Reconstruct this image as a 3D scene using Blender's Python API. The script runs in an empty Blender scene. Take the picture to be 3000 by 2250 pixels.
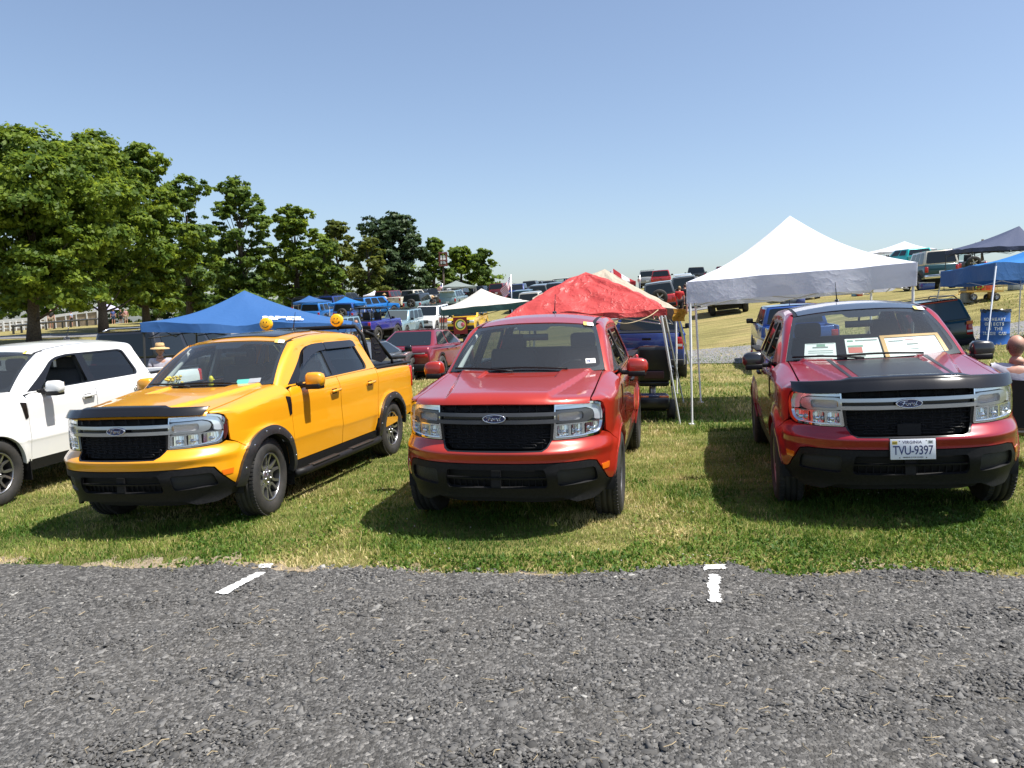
import bpy, bmesh, math, random
import numpy as np
from mathutils import Vector, Matrix
R = math.radians
random.seed(7)
rng = np.random.default_rng(11)
SC = bpy.context.scene
COL = SC.collection

# ------------------------------------------------------------------ camera, sky, sun, exposure
FPX, CX, CY = 2246.6, 1500.0, 1125.0
CAMH = 1.73
_p, _r = R(5.19), R(-0.838)
_r0 = np.array([1.0, 0, 0]); _u0 = np.array([0, math.sin(_p), math.cos(_p)])
CF = np.array([0, math.cos(_p), -math.sin(_p)])
CR = _r0*math.cos(_r) + _u0*math.sin(_r)
CU = _u0*math.cos(_r) - _r0*math.sin(_r)
CAM = np.array([0, 0, CAMH])
cam = bpy.data.cameras.new('camera'); cam.sensor_width = 36; cam.sensor_fit = 'HORIZONTAL'
cam.lens = 36*FPX/3000; cam.clip_start = .05; cam.clip_end = 2000
camo = bpy.data.objects.new('camera', cam); COL.objects.link(camo)
camo.matrix_world = Matrix(((CR[0], CU[0], -CF[0], CAM[0]), (CR[1], CU[1], -CF[1], CAM[1]), (CR[2], CU[2], -CF[2], CAM[2]), (0, 0, 0, 1)))
SC.camera = camo

SUN = np.array([0.46, -0.14, 1.0]); SUN = SUN/np.linalg.norm(SUN)
SUN_EL = math.asin(SUN[2]); SUN_AZ = math.atan2(SUN[0], SUN[1])   # azimuth from +Y towards +X
w = bpy.data.worlds.new('World'); SC.world = w; w.use_nodes = True
nt = w.node_tree
bg = nt.nodes['Background']
sky = nt.nodes.new('ShaderNodeTexSky'); sky.sky_type = 'NISHITA'; sky.sun_disc = False
sky.sun_elevation = SUN_EL; sky.sun_rotation = SUN_AZ
sky.air_density = 1.0; sky.dust_density = 1.5; sky.ozone_density = 3.6; sky.altitude = 150
hs_ = nt.nodes.new('ShaderNodeHueSaturation'); hs_.inputs['Saturation'].default_value = .90
nt.links.new(sky.outputs[0], hs_.inputs['Color']); nt.links.new(hs_.outputs[0], bg.inputs[0]); bg.inputs[1].default_value = 0.104
sl = bpy.data.lights.new('sun', 'SUN'); sl.energy = 5.0; sl.angle = R(0.53); sl.color = (1.0, 0.955, 0.88)
so = bpy.data.objects.new('sun', sl); COL.objects.link(so)
so.rotation_euler = Vector(SUN).to_track_quat('Z', 'Y').to_euler()
so.location = (20, -10, 60)
SC.view_settings.view_transform = 'Standard'; SC.view_settings.look = 'None'
SC.view_settings.exposure = 0.74; SC.view_settings.gamma = 1
SC.view_settings.use_curve_mapping = False
SC.render.engine = 'CYCLES'
SC.cycles.max_bounces = 8; SC.cycles.transparent_max_bounces = 16
SC.cycles.use_denoising = True

# ------------------------------------------------------------------ small helpers
def at(px, py, d):
    """world point seen at photo pixel (3000x2250) at a given depth in metres"""
    return CAM + d*(CF + CR*(px-CX)/FPX + CU*(CY-py)/FPX)
def pix(P):
    v = np.asarray(P, float)-CAM; d = v@CF
    return CX+FPX*(v@CR)/d, CY-FPX*(v@CU)/d, d

def tag(o, label=None, cat=None, group=None, kind=None):
    if label: o['label'] = label
    if cat: o['category'] = cat
    if group: o['group'] = group
    if kind: o['kind'] = kind
    return o
def empty(name, loc=(0, 0, 0), rz=0, label=None, cat=None, group=None):
    o = bpy.data.objects.new(name, None); COL.objects.link(o)
    o.empty_display_size = .2
    o.location = loc; o.rotation_euler = (0, 0, rz)
    return tag(o, label, cat, group)
def link(name, me, mat=None, parent=None, loc=None, rot=None, scale=None):
    o = bpy.data.objects.new(name, me); COL.objects.link(o)
    if mat is not None and len(me.materials) == 0: me.materials.append(mat)
    if mat is not None:
        o.material_slots[0].link = 'OBJECT'; o.material_slots[0].material = mat
    if parent is not None: o.parent = parent
    if loc is not None: o.location = loc
    if rot is not None: o.rotation_euler = rot
    if scale is not None: o.scale = scale
    return o
def kids(o): return [c for c in COL.objects if c.parent == o]
def copy_tree(o, parent=None, cmap=None):
    if cmap is None:
        cmap = {}
        for c in COL.objects: cmap.setdefault(c.parent, []).append(c)
    c = o.copy(); COL.objects.link(c); c.parent = parent
    for ch in cmap.get(o, []): copy_tree(ch, c, cmap)
    return c

class MB:
    """collects simple shapes into one mesh"""
    def __init__(s): s.v = []; s.f = []; s.sm = []; s.m = []; s.mi = 0
    def add(s, vs, fs, smooth=False):
        n = len(s.v); s.v += [tuple(map(float, p)) for p in vs]
        s.f += [tuple(i+n for i in f) for f in fs]; s.sm += [smooth]*len(fs); s.m += [s.mi]*len(fs)
        return s
    def box(s, c, d, rz=0, taper=1.0, M=None):
        x, y, z = d[0]/2, d[1]/2, d[2]/2
        vs = [(-x, -y, -z), (x, -y, -z), (x, y, -z), (-x, y, -z), (-x*taper, -y*taper, z), (x*taper, -y*taper, z), (x*taper, y*taper, z), (-x*taper, y*taper, z)]
        cz, sz = math.cos(rz), math.sin(rz); out = []
        for p in vs:
            if M is not None:
                q = M @ Vector(p); out.append((q[0]+c[0], q[1]+c[1], q[2]+c[2]))
            else: out.append((c[0]+p[0]*cz-p[1]*sz, c[1]+p[0]*sz+p[1]*cz, c[2]+p[2]))
        return s.add(out, [(0, 3, 2, 1), (4, 5, 6, 7), (0, 1, 5, 4), (1, 2, 6, 5), (2, 3, 7, 6), (3, 0, 4, 7)])
    def tube(s, pts, r, n=6, cap=True):
        pts = [np.array(p, float) for p in pts]; m = len(pts)
        rr = r if hasattr(r, '__len__') else [r]*m
        vs = []; up0 = None
        for i, p in enumerate(pts):
            t = pts[min(i+1, m-1)]-pts[max(i-1, 0)]; t = t/(np.linalg.norm(t)+1e-9)
            if up0 is None:
                a = np.array([0, 0, 1.0]) if abs(t[2]) < .9 else np.array([1.0, 0, 0])
            else: a = up0
            u = a-t*(a@t); u = u/(np.linalg.norm(u)+1e-9); up0 = u; v = np.cross(t, u)
            for k in range(n):
                an = 2*math.pi*k/n
                vs.append(p+rr[i]*(math.cos(an)*u+math.sin(an)*v))
        fs = [(i*n+k, i*n+(k+1) % n, (i+1)*n+(k+1) % n, (i+1)*n+k) for i in range(m-1) for k in range(n)]
        if cap: fs += [tuple(range(n-1, -1, -1)), tuple((m-1)*n+k for k in range(n))]
        return s.add(vs, fs, n > 4)
    def lathe(s, prof, n=24, axis='z', c=(0, 0, 0), smooth=True):
        vs = []
        for (r, h) in prof:
            for k in range(n):
                a = 2*math.pi*k/n; x, y = r*math.cos(a), r*math.sin(a)
                p = (x, y, h) if axis == 'z' else ((x, h, y) if axis == 'y' else (h, x, y))
                vs.append((p[0]+c[0], p[1]+c[1], p[2]+c[2]))
        fs = []
        for i in range(len(prof)-1):
            for k in range(n):
                q = (i*n+k, i*n+(k+1) % n, (i+1)*n+(k+1) % n, (i+1)*n+k)
                fs.append(q if axis != 'y' else q[::-1])
        return s.add(vs, fs, smooth)
    def ell(s, c, r, n=12, m=8):
        prof = [(math.sin(math.pi*i/m), -math.cos(math.pi*i/m)) for i in range(m+1)]
        vs = []
        for (a, h) in prof:
            a = max(a, 1e-3)
            for k in range(n):
                t = 2*math.pi*k/n; vs.append((c[0]+r[0]*a*math.cos(t), c[1]+r[1]*a*math.sin(t), c[2]+r[2]*h))
        fs = [(i*n+k, i*n+(k+1) % n, (i+1)*n+(k+1) % n, (i+1)*n+k) for i in range(m) for k in range(n)]
        return s.add(vs, fs, True)
    def poly(s, pts): return s.add(pts, [tuple(range(len(pts)))])
    def prism(s, poly, y0, y1, axis='y'):
        n = len(poly)
        f = (lambda p, y: (p[0], y, p[1])) if axis == 'y' else ((lambda p, y: (y, p[0], p[1])) if axis == 'x' else (lambda p, y: (p[0], p[1], y)))
        vs = [f(p, y0) for p in poly]+[f(p, y1) for p in poly]
        fs = [tuple(range(n)), tuple(range(2*n-1, n-1, -1))]+[(i, n+i, n+(i+1) % n, (i+1) % n) for i in range(n)]
        return s.add(vs, fs)
    def mesh(s, name, fixn=False, bevel=0, seg=2):
        me = bpy.data.meshes.new(name); me.from_pydata(s.v, [], s.f)
        me.polygons.foreach_set('use_smooth', s.sm)
        if max(s.m, default=0) > 0: me.polygons.foreach_set('material_index', s.m)
        if fixn or bevel:
            bm = bmesh.new(); bm.from_mesh(me)
            if bevel:
                es = [e for e in bm.edges if len(e.link_faces) == 2 and e.calc_face_angle(0) > .5]
                bmesh.ops.bevel(bm, geom=es, offset=bevel, segments=seg, profile=.5, affect='EDGES', clamp_overlap=True)
                for f in bm.faces: f.smooth = True
            bmesh.ops.recalc_face_normals(bm, faces=bm.faces[:])
            bm.to_mesh(me); bm.free()
        me.update(); return me
    def build(s, name, mat, parent=None, fixn=False, bevel=0, seg=2, loc=None, rot=None):
        me = s.mesh(name, fixn, bevel, seg)
        mats = mat if isinstance(mat, (list, tuple)) else [mat]
        for m in mats: me.materials.append(m)
        o = bpy.data.objects.new(name, me); COL.objects.link(o)
        if parent is not None: o.parent = parent
        if loc is not None: o.location = loc
        if rot is not None: o.rotation_euler = rot
        return o

def text_mesh(txt, size, depth=.001, shear=0, bold=0, align='CENTER', space=1.0):
    cu = bpy.data.curves.new('lettering', 'FONT'); cu.body = txt; cu.size = size; cu.extrude = depth
    cu.align_x = align; cu.align_y = 'CENTER'; cu.shear = shear; cu.offset = bold; cu.resolution_u = 3; cu.space_character = space
    o = bpy.data.objects.new('lettering', cu); COL.objects.link(o)
    dg = bpy.context.evaluated_depsgraph_get()
    me = bpy.data.meshes.new_from_object(o.evaluated_get(dg))
    bpy.data.objects.remove(o); bpy.data.curves.remove(cu)
    me.name = 'lettering'; me.materials.clear()
    return me

# ------------------------------------------------------------------ materials
MATS = {}
def mat(name, col=(.5, .5, .5), rough=.5, metal=0, coat=0, spec=.5, **k):
    if name in MATS: return MATS[name]
    m = bpy.data.materials.new(name); m.use_nodes = True
    b = m.node_tree.nodes['Principled BSDF']
    b.inputs['Base Color'].default_value = (*col, 1); b.inputs['Roughness'].default_value = rough
    b.inputs['Metallic'].default_value = metal; b.inputs['Coat Weight'].default_value = coat
    b.inputs['Coat Roughness'].default_value = k.get('coat_rough', .04)
    b.inputs['Specular IOR Level'].default_value = spec
    if 'em' in k:
        b.inputs['Emission Color'].default_value = (*col, 1); b.inputs['Emission Strength'].default_value = k['em']
    MATS[name] = m
    return m
def nodes(m): return m.node_tree.nodes, m.node_tree.links, m.node_tree.nodes['Principled BSDF']
def noise_col(m, c1, c2, scale=8, detail=4, fac=(.35, .65), coord='Object', bump=0, bscale=None, rough=.6):
    N, L, b = nodes(m)
    tc = N.new('ShaderNodeTexCoord'); nz = N.new('ShaderNodeTexNoise'); nz.inputs['Scale'].default_value = scale; nz.inputs['Detail'].default_value = detail
    L.new(tc.outputs[coord], nz.inputs['Vector'])
    cr = N.new('ShaderNodeValToRGB'); cr.color_ramp.elements[0].position = fac[0]; cr.color_ramp.elements[1].position = fac[1]
    cr.color_ramp.elements[0].color = (*c1, 1); cr.color_ramp.elements[1].color = (*c2, 1)
    L.new(nz.outputs[0], cr.inputs[0]); L.new(cr.outputs[0], b.inputs['Base Color'])
    if bump:
        n2 = N.new('ShaderNodeTexNoise'); n2.inputs['Scale'].default_value = bscale or scale*4; n2.inputs['Detail'].default_value = 5
        L.new(tc.outputs[coord], n2.inputs['Vector'])
        bp = N.new('ShaderNodeBump'); bp.inputs['Strength'].default_value = bump; bp.inputs['Distance'].default_value = .02
        L.new(n2.outputs[0], bp.inputs['Height']); L.new(bp.outputs[0], b.inputs['Normal'])
    b.inputs['Roughness'].default_value = rough
    return m
def paint(name, col, flake=.06, metal=.25, rough=.32):
    if name in MATS: return MATS[name]
    m = mat(name, col, rough, metal, 1.0, .5, coat_rough=.03)
    N, L, b = nodes(m)
    tc = N.new('ShaderNodeTexCoord')
    nz = N.new('ShaderNodeTexNoise'); nz.inputs['Scale'].default_value = 900; nz.inputs['Detail'].default_value = 1
    L.new(tc.outputs['Object'], nz.inputs['Vector'])
    d = N.new('ShaderNodeTexNoise'); d.inputs['Scale'].default_value = 2.2; d.inputs['Detail'].default_value = 6; d.inputs['Roughness'].default_value = .65
    L.new(tc.outputs['Object'], d.inputs['Vector'])
    mx = N.new('ShaderNodeMix'); mx.data_type = 'RGBA'
    mx.inputs[6].default_value = (*[c*(1-flake*3) for c in col], 1); mx.inputs[7].default_value = (*[min(1, c*(1+flake*3)) for c in col], 1)
    L.new(nz.outputs[0], mx.inputs[0]); L.new(mx.outputs[2], b.inputs['Base Color'])
    mr = N.new('ShaderNodeMapRange'); mr.inputs[1].default_value = .4; mr.inputs[2].default_value = .8; mr.inputs[3].default_value = .015; mr.inputs[4].default_value = .13
    L.new(d.outputs[0], mr.inputs[0]); L.new(mr.outputs[0], b.inputs['Coat Roughness'])   # thin film of dust
    return m
def glass(name, tint=(.62, .72, .70), ior=1.5, rough=0.0, sky_veil=0.0, floor=0.0):
    if name in MATS: return MATS[name]
    m = bpy.data.materials.new(name); m.use_nodes = True; MATS[name] = m
    N, L = m.node_tree.nodes, m.node_tree.links
    N.remove(N['Principled BSDF'])
    lw = N.new('ShaderNodeLayerWeight'); lw.inputs[0].default_value = .5          # facing term: the same from both sides of the pane
    pw = N.new('ShaderNodeMath'); pw.operation = 'POWER'; pw.inputs[1].default_value = 4.5; L.new(lw.outputs['Facing'], pw.inputs[0])
    r0 = ((ior-1)/(ior+1))**2*1.6
    ma = N.new('ShaderNodeMath'); ma.operation = 'MULTIPLY_ADD'; ma.inputs[1].default_value = 1-r0; ma.inputs[2].default_value = r0; ma.use_clamp = True; L.new(pw.outputs[0], ma.inputs[0])
    t = N.new('ShaderNodeBsdfTransparent'); t.inputs[0].default_value = (*tint, 1)
    g = N.new('ShaderNodeBsdfGlossy'); g.inputs['Roughness'].default_value = rough
    df = N.new('ShaderNodeBsdfDiffuse'); df.inputs[0].default_value = (.55, .58, .58, 1)  # sky reflection put into the pane as a pale diffuse colour
    m0 = N.new('ShaderNodeMixShader'); m0.inputs[0].default_value = sky_veil
    L.new(t.outputs[0], m0.inputs[1]); L.new(df.outputs[0], m0.inputs[2]); t = m0
    mx = N.new('ShaderNodeMixShader')
    m2 = N.new('ShaderNodeMath'); m2.operation = 'MAXIMUM'; m2.inputs[1].default_value = floor
    L.new(ma.outputs[0], m2.inputs[0]); L.new(m2.outputs[0], mx.inputs[0]); L.new(t.outputs[0], mx.inputs[1]); L.new(g.outputs[0], mx.inputs[2])
    L.new(mx.outputs[0], N['Material Output'].inputs[0])
    return m

P_ORANGE = paint('orange_paint', (.84, .36, .008), .05, .1)
P_RED = paint('pepper_red_paint', (.41, .026, .010), .08, .25)
P_CRIM = paint('crimson_paint', (.30, .006, .015), .08, .25)
P_WHITE = paint('white_paint', (.78, .78, .77), .0, 0)
P_BLACK = paint('black_paint', (.012, .012, .014), .02, 0)
M_PLAS = noise_col(mat('black_plastic', spec=.22), (.008, .008, .009), (.014, .014, .015), 60, 3, bump=.06, bscale=700, rough=.5)
M_TRIM = mat('gloss_black_trim', (.010, .010, .011), .18)
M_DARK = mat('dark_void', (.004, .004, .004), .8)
M_SILV = mat('satin_silver', (.52, .53, .54), .28, .85)
M_GREYBAR = mat('dark_grey_bar', (.085, .085, .09), .4, .3)
M_CHROME = mat('chrome', (.78, .79, .80), .07, 1.0)
M_GLASS = glass('clear_glass', (.82, .90, .90), 1.55, sky_veil=.035, floor=.085)
M_TINT = glass('tinted_glass', (.26, .30, .30), 1.55, sky_veil=.012)
M_LENS = glass('lamp_lens', (.96, .98, .99), 1.40)
M_AMBER = mat('amber_lens', (.75, .16, .01), .15, coat=1)
M_REDL = mat('red_lens', (.45, .008, .008), .12, coat=1)
M_WHITEL = mat('white_lens', (.7, .7, .7), .15, coat=1)
M_TYRE = noise_col(mat('tyre_rubber'), (.016, .016, .016), (.035, .032, .029), 9, 5, bump=.1, bscale=120, rough=.75)
M_RIMD = mat('rim_dark', (.012, .012, .013), .4, .3)
M_RIMS = mat('rim_machined', (.42, .42, .43), .28, .9)
M_RIMG = mat('rim_grey', (.28, .28, .28), .35, .8)
M_SEAT = noise_col(mat('seat_cloth'), (.045, .047, .052), (.065, .067, .072), 90, 3, bump=.1, rough=.85)
M_DASH = mat('dash_plastic', (.02, .021, .023), .6)
M_LINER = mat('headliner', (.42, .43, .42), .9)
M_OVAL = mat('blue_badge', (.006, .018, .09), .2, coat=1)
M_PLATE = mat('plate_white', (.80, .82, .86), .4)
M_NAVY = mat('navy_ink', (.02, .035, .14), .5)
M_INK = mat('black_ink', (.015, .015, .015), .6)
M_PAPER = mat('paper', (.80, .80, .74), .8)
M_YTAG = mat('yellow_sticker', (.85, .62, .10), .6)
M_ALU = mat('aluminium_pole', (.60, .61, .62), .4, .5)
M_WPOLE = mat('white_pole', (.70, .71, .72), .4)
M_BPOLE = mat('dark_pole', (.03, .03, .03), .5)
# ------------------------------------------------------------------ poses of the four front trucks (x, y, z, yaw, pitch, roll)
POSE = {'C': (0.059, 6.681, -1.734+CAMH, -102.11, .25, .87), 'R': (3.212, 6.502, -1.641+CAMH, -104.24, .16, 2.90),
        'Y': (-3.147, 7.328, -1.887+CAMH, -103.02, .14, 2.01), 'W': (-6.424, 8.326, -2.022+CAMH, -100.12, 1.14, 1.67)}
def posemat(k):
    x, y, z, a, p, r = POSE[k]
    a, p, r = R(a), R(p), R(r)
    M = Matrix.Rotation(a, 3, 'Z') @ Matrix.Rotation(p, 3, 'Y') @ Matrix.Rotation(r, 3, 'X')
    return Matrix.Translation((x, y, z)) @ M.to_4x4()
# ------------------------------------------------------------------ terrain: a smooth surface through known ground points
_ctl = []
for k in POSE:
    M = posemat(k)
    for lx in (0, -3.076):
        for ly in (-.8, .8): _ctl.append(tuple(M @ Vector((lx, ly, 0))))
for (px, py, d) in [(2913, 1006, 19), (2024, 1110, 19.2), (2300, 1100, 20), (2757, 1030, 21), (2028, 1243, 11.3), (2053, 1179, 13.6), (2100, 1064, 23.6), (2100, 1021, 30),
                    (2960, 987, 21), (2960, 952, 26), (1151, 999, 46), (1200, 961, 57), (1380, 982, 49), (2130, 914, 42), (2745, 846, 43), (2870, 870, 30),
                    (1185, 897, 90), (1560, 870, 92), (1960, 838, 88), (2090, 835, 90), (115, 1001, 48), (294, 973, 58), (396, 956, 66), (1250, 1118, 21), (480, 1180, 18.6),
                    (30, 988, 108), (150, 978, 108), (270, 962, 110), (700, 925, 95), (950, 905, 95), (2700, 795, 80), (2960, 790, 70)]:
    _ctl.append(tuple(at(px, py, d)))
_ctl += [(-6, 2, -.30), (0, 1, .0), (6, 1, .24), (0, 3, .0), (-3.5, 4, -.16), (4, 4, .10), (-14, 8, -.6), (14, 8, .62), (-20, 20, -.55), (25, 20, 1.6),
         (0, 125, 3.0), (30, 120, 4.9), (60, 100, 6.0), (70, 50, 4.5), (-40, 130, .3), (-80, 120, -1.5), (-90, 60, -2.0), (-60, 30, -1.2), (0, 160, 1.0), (60, 160, 2.5), (-60, 170, -2)]
_c = np.array(_ctl); _S = 30.0
def _phi(r2): return np.where(r2 > 1e-9, .5*r2*np.log(np.maximum(r2, 1e-9)), 0)
_n = len(_c); _xy = _c[:, :2]/_S
_K = _phi(((_xy[:, None]-_xy[None])**2).sum(2)) + .0025*np.eye(_n)
_Pm = np.c_[np.ones(_n), _xy]
_sol = np.linalg.solve(np.block([[_K, _Pm], [_Pm.T, np.zeros((3, 3))]]), np.r_[_c[:, 2], 0, 0, 0])
def H(x, y):
    x = np.asarray(x, float); y = np.asarray(y, float); sh = np.broadcast(x, y).shape
    q = np.stack([np.broadcast_to(x, sh).ravel(), np.broadcast_to(y, sh).ravel()], 1)
    q = np.clip(q, [-110, -8], [90, 165])/_S
    out = np.empty(len(q))
    for i in range(0, len(q), 20000):
        b = q[i:i+20000]
        out[i:i+20000] = _phi(((b[:, None]-_xy[None])**2).sum(2))@_sol[:_n] + _sol[_n] + b@_sol[_n+1:]
    return out.reshape(sh)
def h1(x, y): return float(H(x, y))
def gp(px, d):
    """ground point under photo column px at depth d"""
    py = 950
    for _ in range(12):
        P = at(px, py, d); z = h1(P[0], P[1]); py = pix((P[0], P[1], z))[1]
        P = at(px, py, d)
    return np.array([P[0], P[1], h1(P[0], P[1])])
def hit(px, py):
    """where the ray through a photo pixel meets the ground"""
    lo, hi = 1.0, 3.0
    f = lambda d: at(px, py, d)[2]-h1(*at(px, py, d)[:2])
    while f(hi) > 0 and hi < 150: lo = hi; hi *= 1.15
    for _ in range(30):
        m = (lo+hi)/2
        if f(m) > 0: lo = m
        else: hi = m
    P = at(px, py, hi); return np.array([P[0], P[1], h1(P[0], P[1])])
def grid_mesh(name, xs, ys, zf, dz=0):
    X, Y = np.meshgrid(xs, ys); Z = zf(X, Y)+dz
    V = np.stack([X.ravel(), Y.ravel(), Z.ravel()], 1); nx, ny = len(xs), len(ys)
    i = np.arange(nx-1)[None]+np.arange(ny-1)[:, None]*nx
    F = np.stack([i, i+1, i+nx+1, i+nx], 2).reshape(-1, 4)
    me = bpy.data.meshes.new(name); me.from_pydata(V.tolist(), [], F.tolist()); me.polygons.foreach_set('use_smooth', [True]*len(F)); me.update()
    return me
def _sp(segs):
    out = []
    for a, b, st in segs: out += list(np.arange(a, b, st))
    return np.array(out+[segs[-1][1]], float)

# ground material: mown grass, dry straw patches
m_gr = mat('mown_grass', (.1, .12, .03), .9)
N, L, b = nodes(m_gr)
tc = N.new('ShaderNodeTexCoord')
def nz(scale, det=5, vec=None, rough=.6, sx=None):
    n = N.new('ShaderNodeTexNoise'); n.inputs['Scale'].default_value = scale; n.inputs['Detail'].default_value = det; n.inputs['Roughness'].default_value = rough
    if sx:
        mp = N.new('ShaderNodeMapping'); mp.inputs['Scale'].default_value = sx; mp.inputs['Rotation'].default_value = (0, 0, R(12)); L.new(tc.outputs['Object'], mp.inputs['Vector']); L.new(mp.outputs[0], n.inputs['Vector'])
    else: L.new(tc.outputs['Object'], n.inputs['Vector'])
    return n
def ramp(src, stops):
    r = N.new('ShaderNodeValToRGB'); e = r.color_ramp.elements
    while len(e) < len(stops): e.new(.5)
    for i, (p, c) in enumerate(stops): e[i].position = p; e[i].color = (*c, 1)
    L.new(src, r.inputs[0]); return r
def mixc(f, a, b_):
    m = N.new('ShaderNodeMix'); m.data_type = 'RGBA'
    for i, s in ((0, f), (6, a), (7, b_)):
        if hasattr(s, 'node'): L.new(s, m.inputs[i])
        elif i == 0: m.inputs[0].default_value = s
        else: m.inputs[i].default_value = (*s, 1)
    return m.outputs[2]
big = nz(.22, 6); rows = nz(.5, 5, sx=(.35, 2.2, 1)); fine = nz(22, 6); mid = nz(2.2, 6)
green = ramp(fine.outputs[0], [(.3, (.065, .10, .018)), (.7, (.16, .19, .045))]).outputs[0]
straw = ramp(fine.outputs[0], [(.3, (.25, .205, .08)), (.7, (.46, .37, .17))]).outputs[0]
f1 = ramp(rows.outputs[0], [(.42, (0, 0, 0)), (.62, (1, 1, 1))]).outputs[0]
f2 = ramp(big.outputs[0], [(.40, (0, 0, 0)), (.58, (1, 1, 1))]).outputs[0]
# the far field is drier than the strip under the trucks
sep = N.new('ShaderNodeSeparateXYZ'); L.new(tc.outputs['Object'], sep.inputs[0])
far = N.new('ShaderNodeMapRange'); far.inputs[1].default_value = 16; far.inputs[2].default_value = 26; far.inputs[3].default_value = .12; far.inputs[4].default_value = .55
L.new(sep.outputs[1], far.inputs[0])
ad = N.new('ShaderNodeMath'); ad.operation = 'MULTIPLY'; L.new(f1, ad.inputs[0]); L.new(f2, ad.inputs[1])
ad2 = N.new('ShaderNodeMath'); ad2.operation = 'ADD'; ad2.use_clamp = True; L.new(far.outputs[0], ad2.inputs[0])
ad3 = N.new('ShaderNodeMath'); ad3.operation = 'MULTIPLY'; ad3.inputs[1].default_value = .6; L.new(ad.outputs[0], ad3.inputs[0]); L.new(ad3.outputs[0], ad2.inputs[1])
ad4 = N.new('ShaderNodeMath'); ad4.operation = 'MULTIPLY_ADD'; L.new(ramp(mid.outputs[0], [(.3, (-.3,)*3), (.7, (.3,)*3)]).outputs[0], ad4.inputs[0]); ad4.inputs[1].default_value = .5; L.new(ad2.outputs[0], ad4.inputs[2]); ad4.use_clamp = True
streak = nz(1.6, 4, sx=(.16, 2.6, 1)); st2 = ramp(streak.outputs[0], [(.42, (.55, .55, .55)), (.60, (1.12, 1.12, 1.12))]).outputs[0]
mul = N.new('ShaderNodeMix'); mul.data_type = 'RGBA'; mul.blend_type = 'MULTIPLY'; mul.inputs[0].default_value = .75
L.new(mixc(ad4.outputs[0], green, straw), mul.inputs[6]); L.new(st2, mul.inputs[7]); L.new(mul.outputs[2], b.inputs['Base Color'])
bp = N.new('ShaderNodeBump'); bp.inputs['Strength'].default_value = .9; bp.inputs['Distance'].default_value = .05
bn = nz(38, 4); L.new(bn.outputs[0], bp.inputs['Height']); L.new(bp.outputs[0], b.inputs['Normal'])
b.inputs['Specular IOR Level'].default_value = .1

xs = _sp([(-400, -120, 40), (-120, -40, 8), (-40, -14, 1.5), (-14, 16, .4), (16, 40, 1.5), (40, 120, 8), (120, 400, 40)])
ys = _sp([(-60, -8, 8), (-8, 3, 1), (3, 14, .3), (14, 40, .8), (40, 130, 2.5), (130, 200, 8), (200, 700, 50)])
me = grid_mesh('ground', xs, ys, H)
tag(link('ground', me, m_gr), kind='structure')

# gravel lot in the foreground, with a ragged edge against the grass
EDGE = np.array([hit(px, py)[:2] for px, py in [(-900, 1640), (-300, 1650), (0, 1657), (250, 1662), (480, 1668), (640, 1664), (760, 1668), (900, 1672), (1200, 1676), (1400, 1684), (1600, 1688), (1800, 1685), (1930, 1672), (2010, 1662), (2160, 1664), (2230, 1684), (2350, 1690), (2480, 1672), (2700, 1680), (3000, 1690), (3600, 1698)]])
def edge_y(x):
    x = np.asarray(x, float)
    e = np.interp(x, EDGE[:, 0], EDGE[:, 1])
    return e + .014*np.sin(x*5.1+1)+.014*np.sin(x*13.7+.4)+.012*np.sin(x*31.3)+.010*np.sin(x*71)
def bumpy(X, Y): return H(X, Y)+.006*np.sin(X*7.3+Y*3.1)+.006*np.sin(Y*9.7-X*2.2)
gx = np.concatenate([np.arange(-30, -6, 1.0), np.arange(-6, 6, .04), np.arange(6, 30.1, 1.0)])
gt = np.concatenate([np.linspace(0, .25, 5), np.linspace(.3, .9, 10), np.linspace(.92, 1, 8)])
V = []; 
ey = edge_y(gx)
for t in gt:
    yy = -20+(ey+20)*t if t < .25 else None
    yy = -20 + (ey+20)*t
    V.append(np.stack([gx, yy, bumpy(gx, yy)+.012], 1))
V = np.concatenate(V); nx = len(gx)
i = np.arange(nx-1)[None]+np.arange(len(gt)-1)[:, None]*nx
F = np.stack([i, i+1, i+nx+1, i+nx], 2).reshape(-1, 4)
me = bpy.data.meshes.new('gravel_lot'); me.from_pydata(V.tolist(), [], F.tolist()); me.polygons.foreach_set('use_smooth', [True]*len(F))
m_gv = mat('gravel', (.06, .06, .062), .85)
N, L, b = nodes(m_gv); tc = N.new('ShaderNodeTexCoord')
def voro(scale, feat='F1'):
    v = N.new('ShaderNodeTexVoronoi'); v.inputs['Scale'].default_value = scale; v.feature = feat; L.new(tc.outputs['Object'], v.inputs['Vector']); return v
v1, v2, v3 = voro(55), voro(110), voro(26)
hs = N.new('ShaderNodeSeparateColor'); L.new(v1.outputs['Color'], hs.inputs[0])
c1 = ramp(hs.outputs[0], [(0, (.040, .039, .037)), (.5, (.086, .083, .079)), (.85, (.135, .131, .124)), (1, (.24, .23, .215))]).outputs[0]
dn = nz(.9, 5); tan = ramp(dn.outputs[0], [(.45, (0,)*3), (.8, (.25,)*3)]).outputs[0]
L.new(mixc(tan, c1, (.13, .115, .09)), b.inputs['Base Color'])
bp = N.new('ShaderNodeBump'); bp.inputs['Strength'].default_value = 1; bp.inputs['Distance'].default_value = .012; bp.invert = True
sm = N.new('ShaderNodeMath'); sm.operation = 'MULTIPLY_ADD'; L.new(v2.outputs['Distance'], sm.inputs[0]); sm.inputs[1].default_value = .5; L.new(v1.outputs['Distance'], sm.inputs[2])
L.new(sm.outputs[0], bp.inputs['Height']); L.new(bp.outputs[0], b.inputs['Normal'])
b.inputs['Specular IOR Level'].default_value = .25
tag(link('gravel_lot', me, m_gv), kind='structure')

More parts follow.
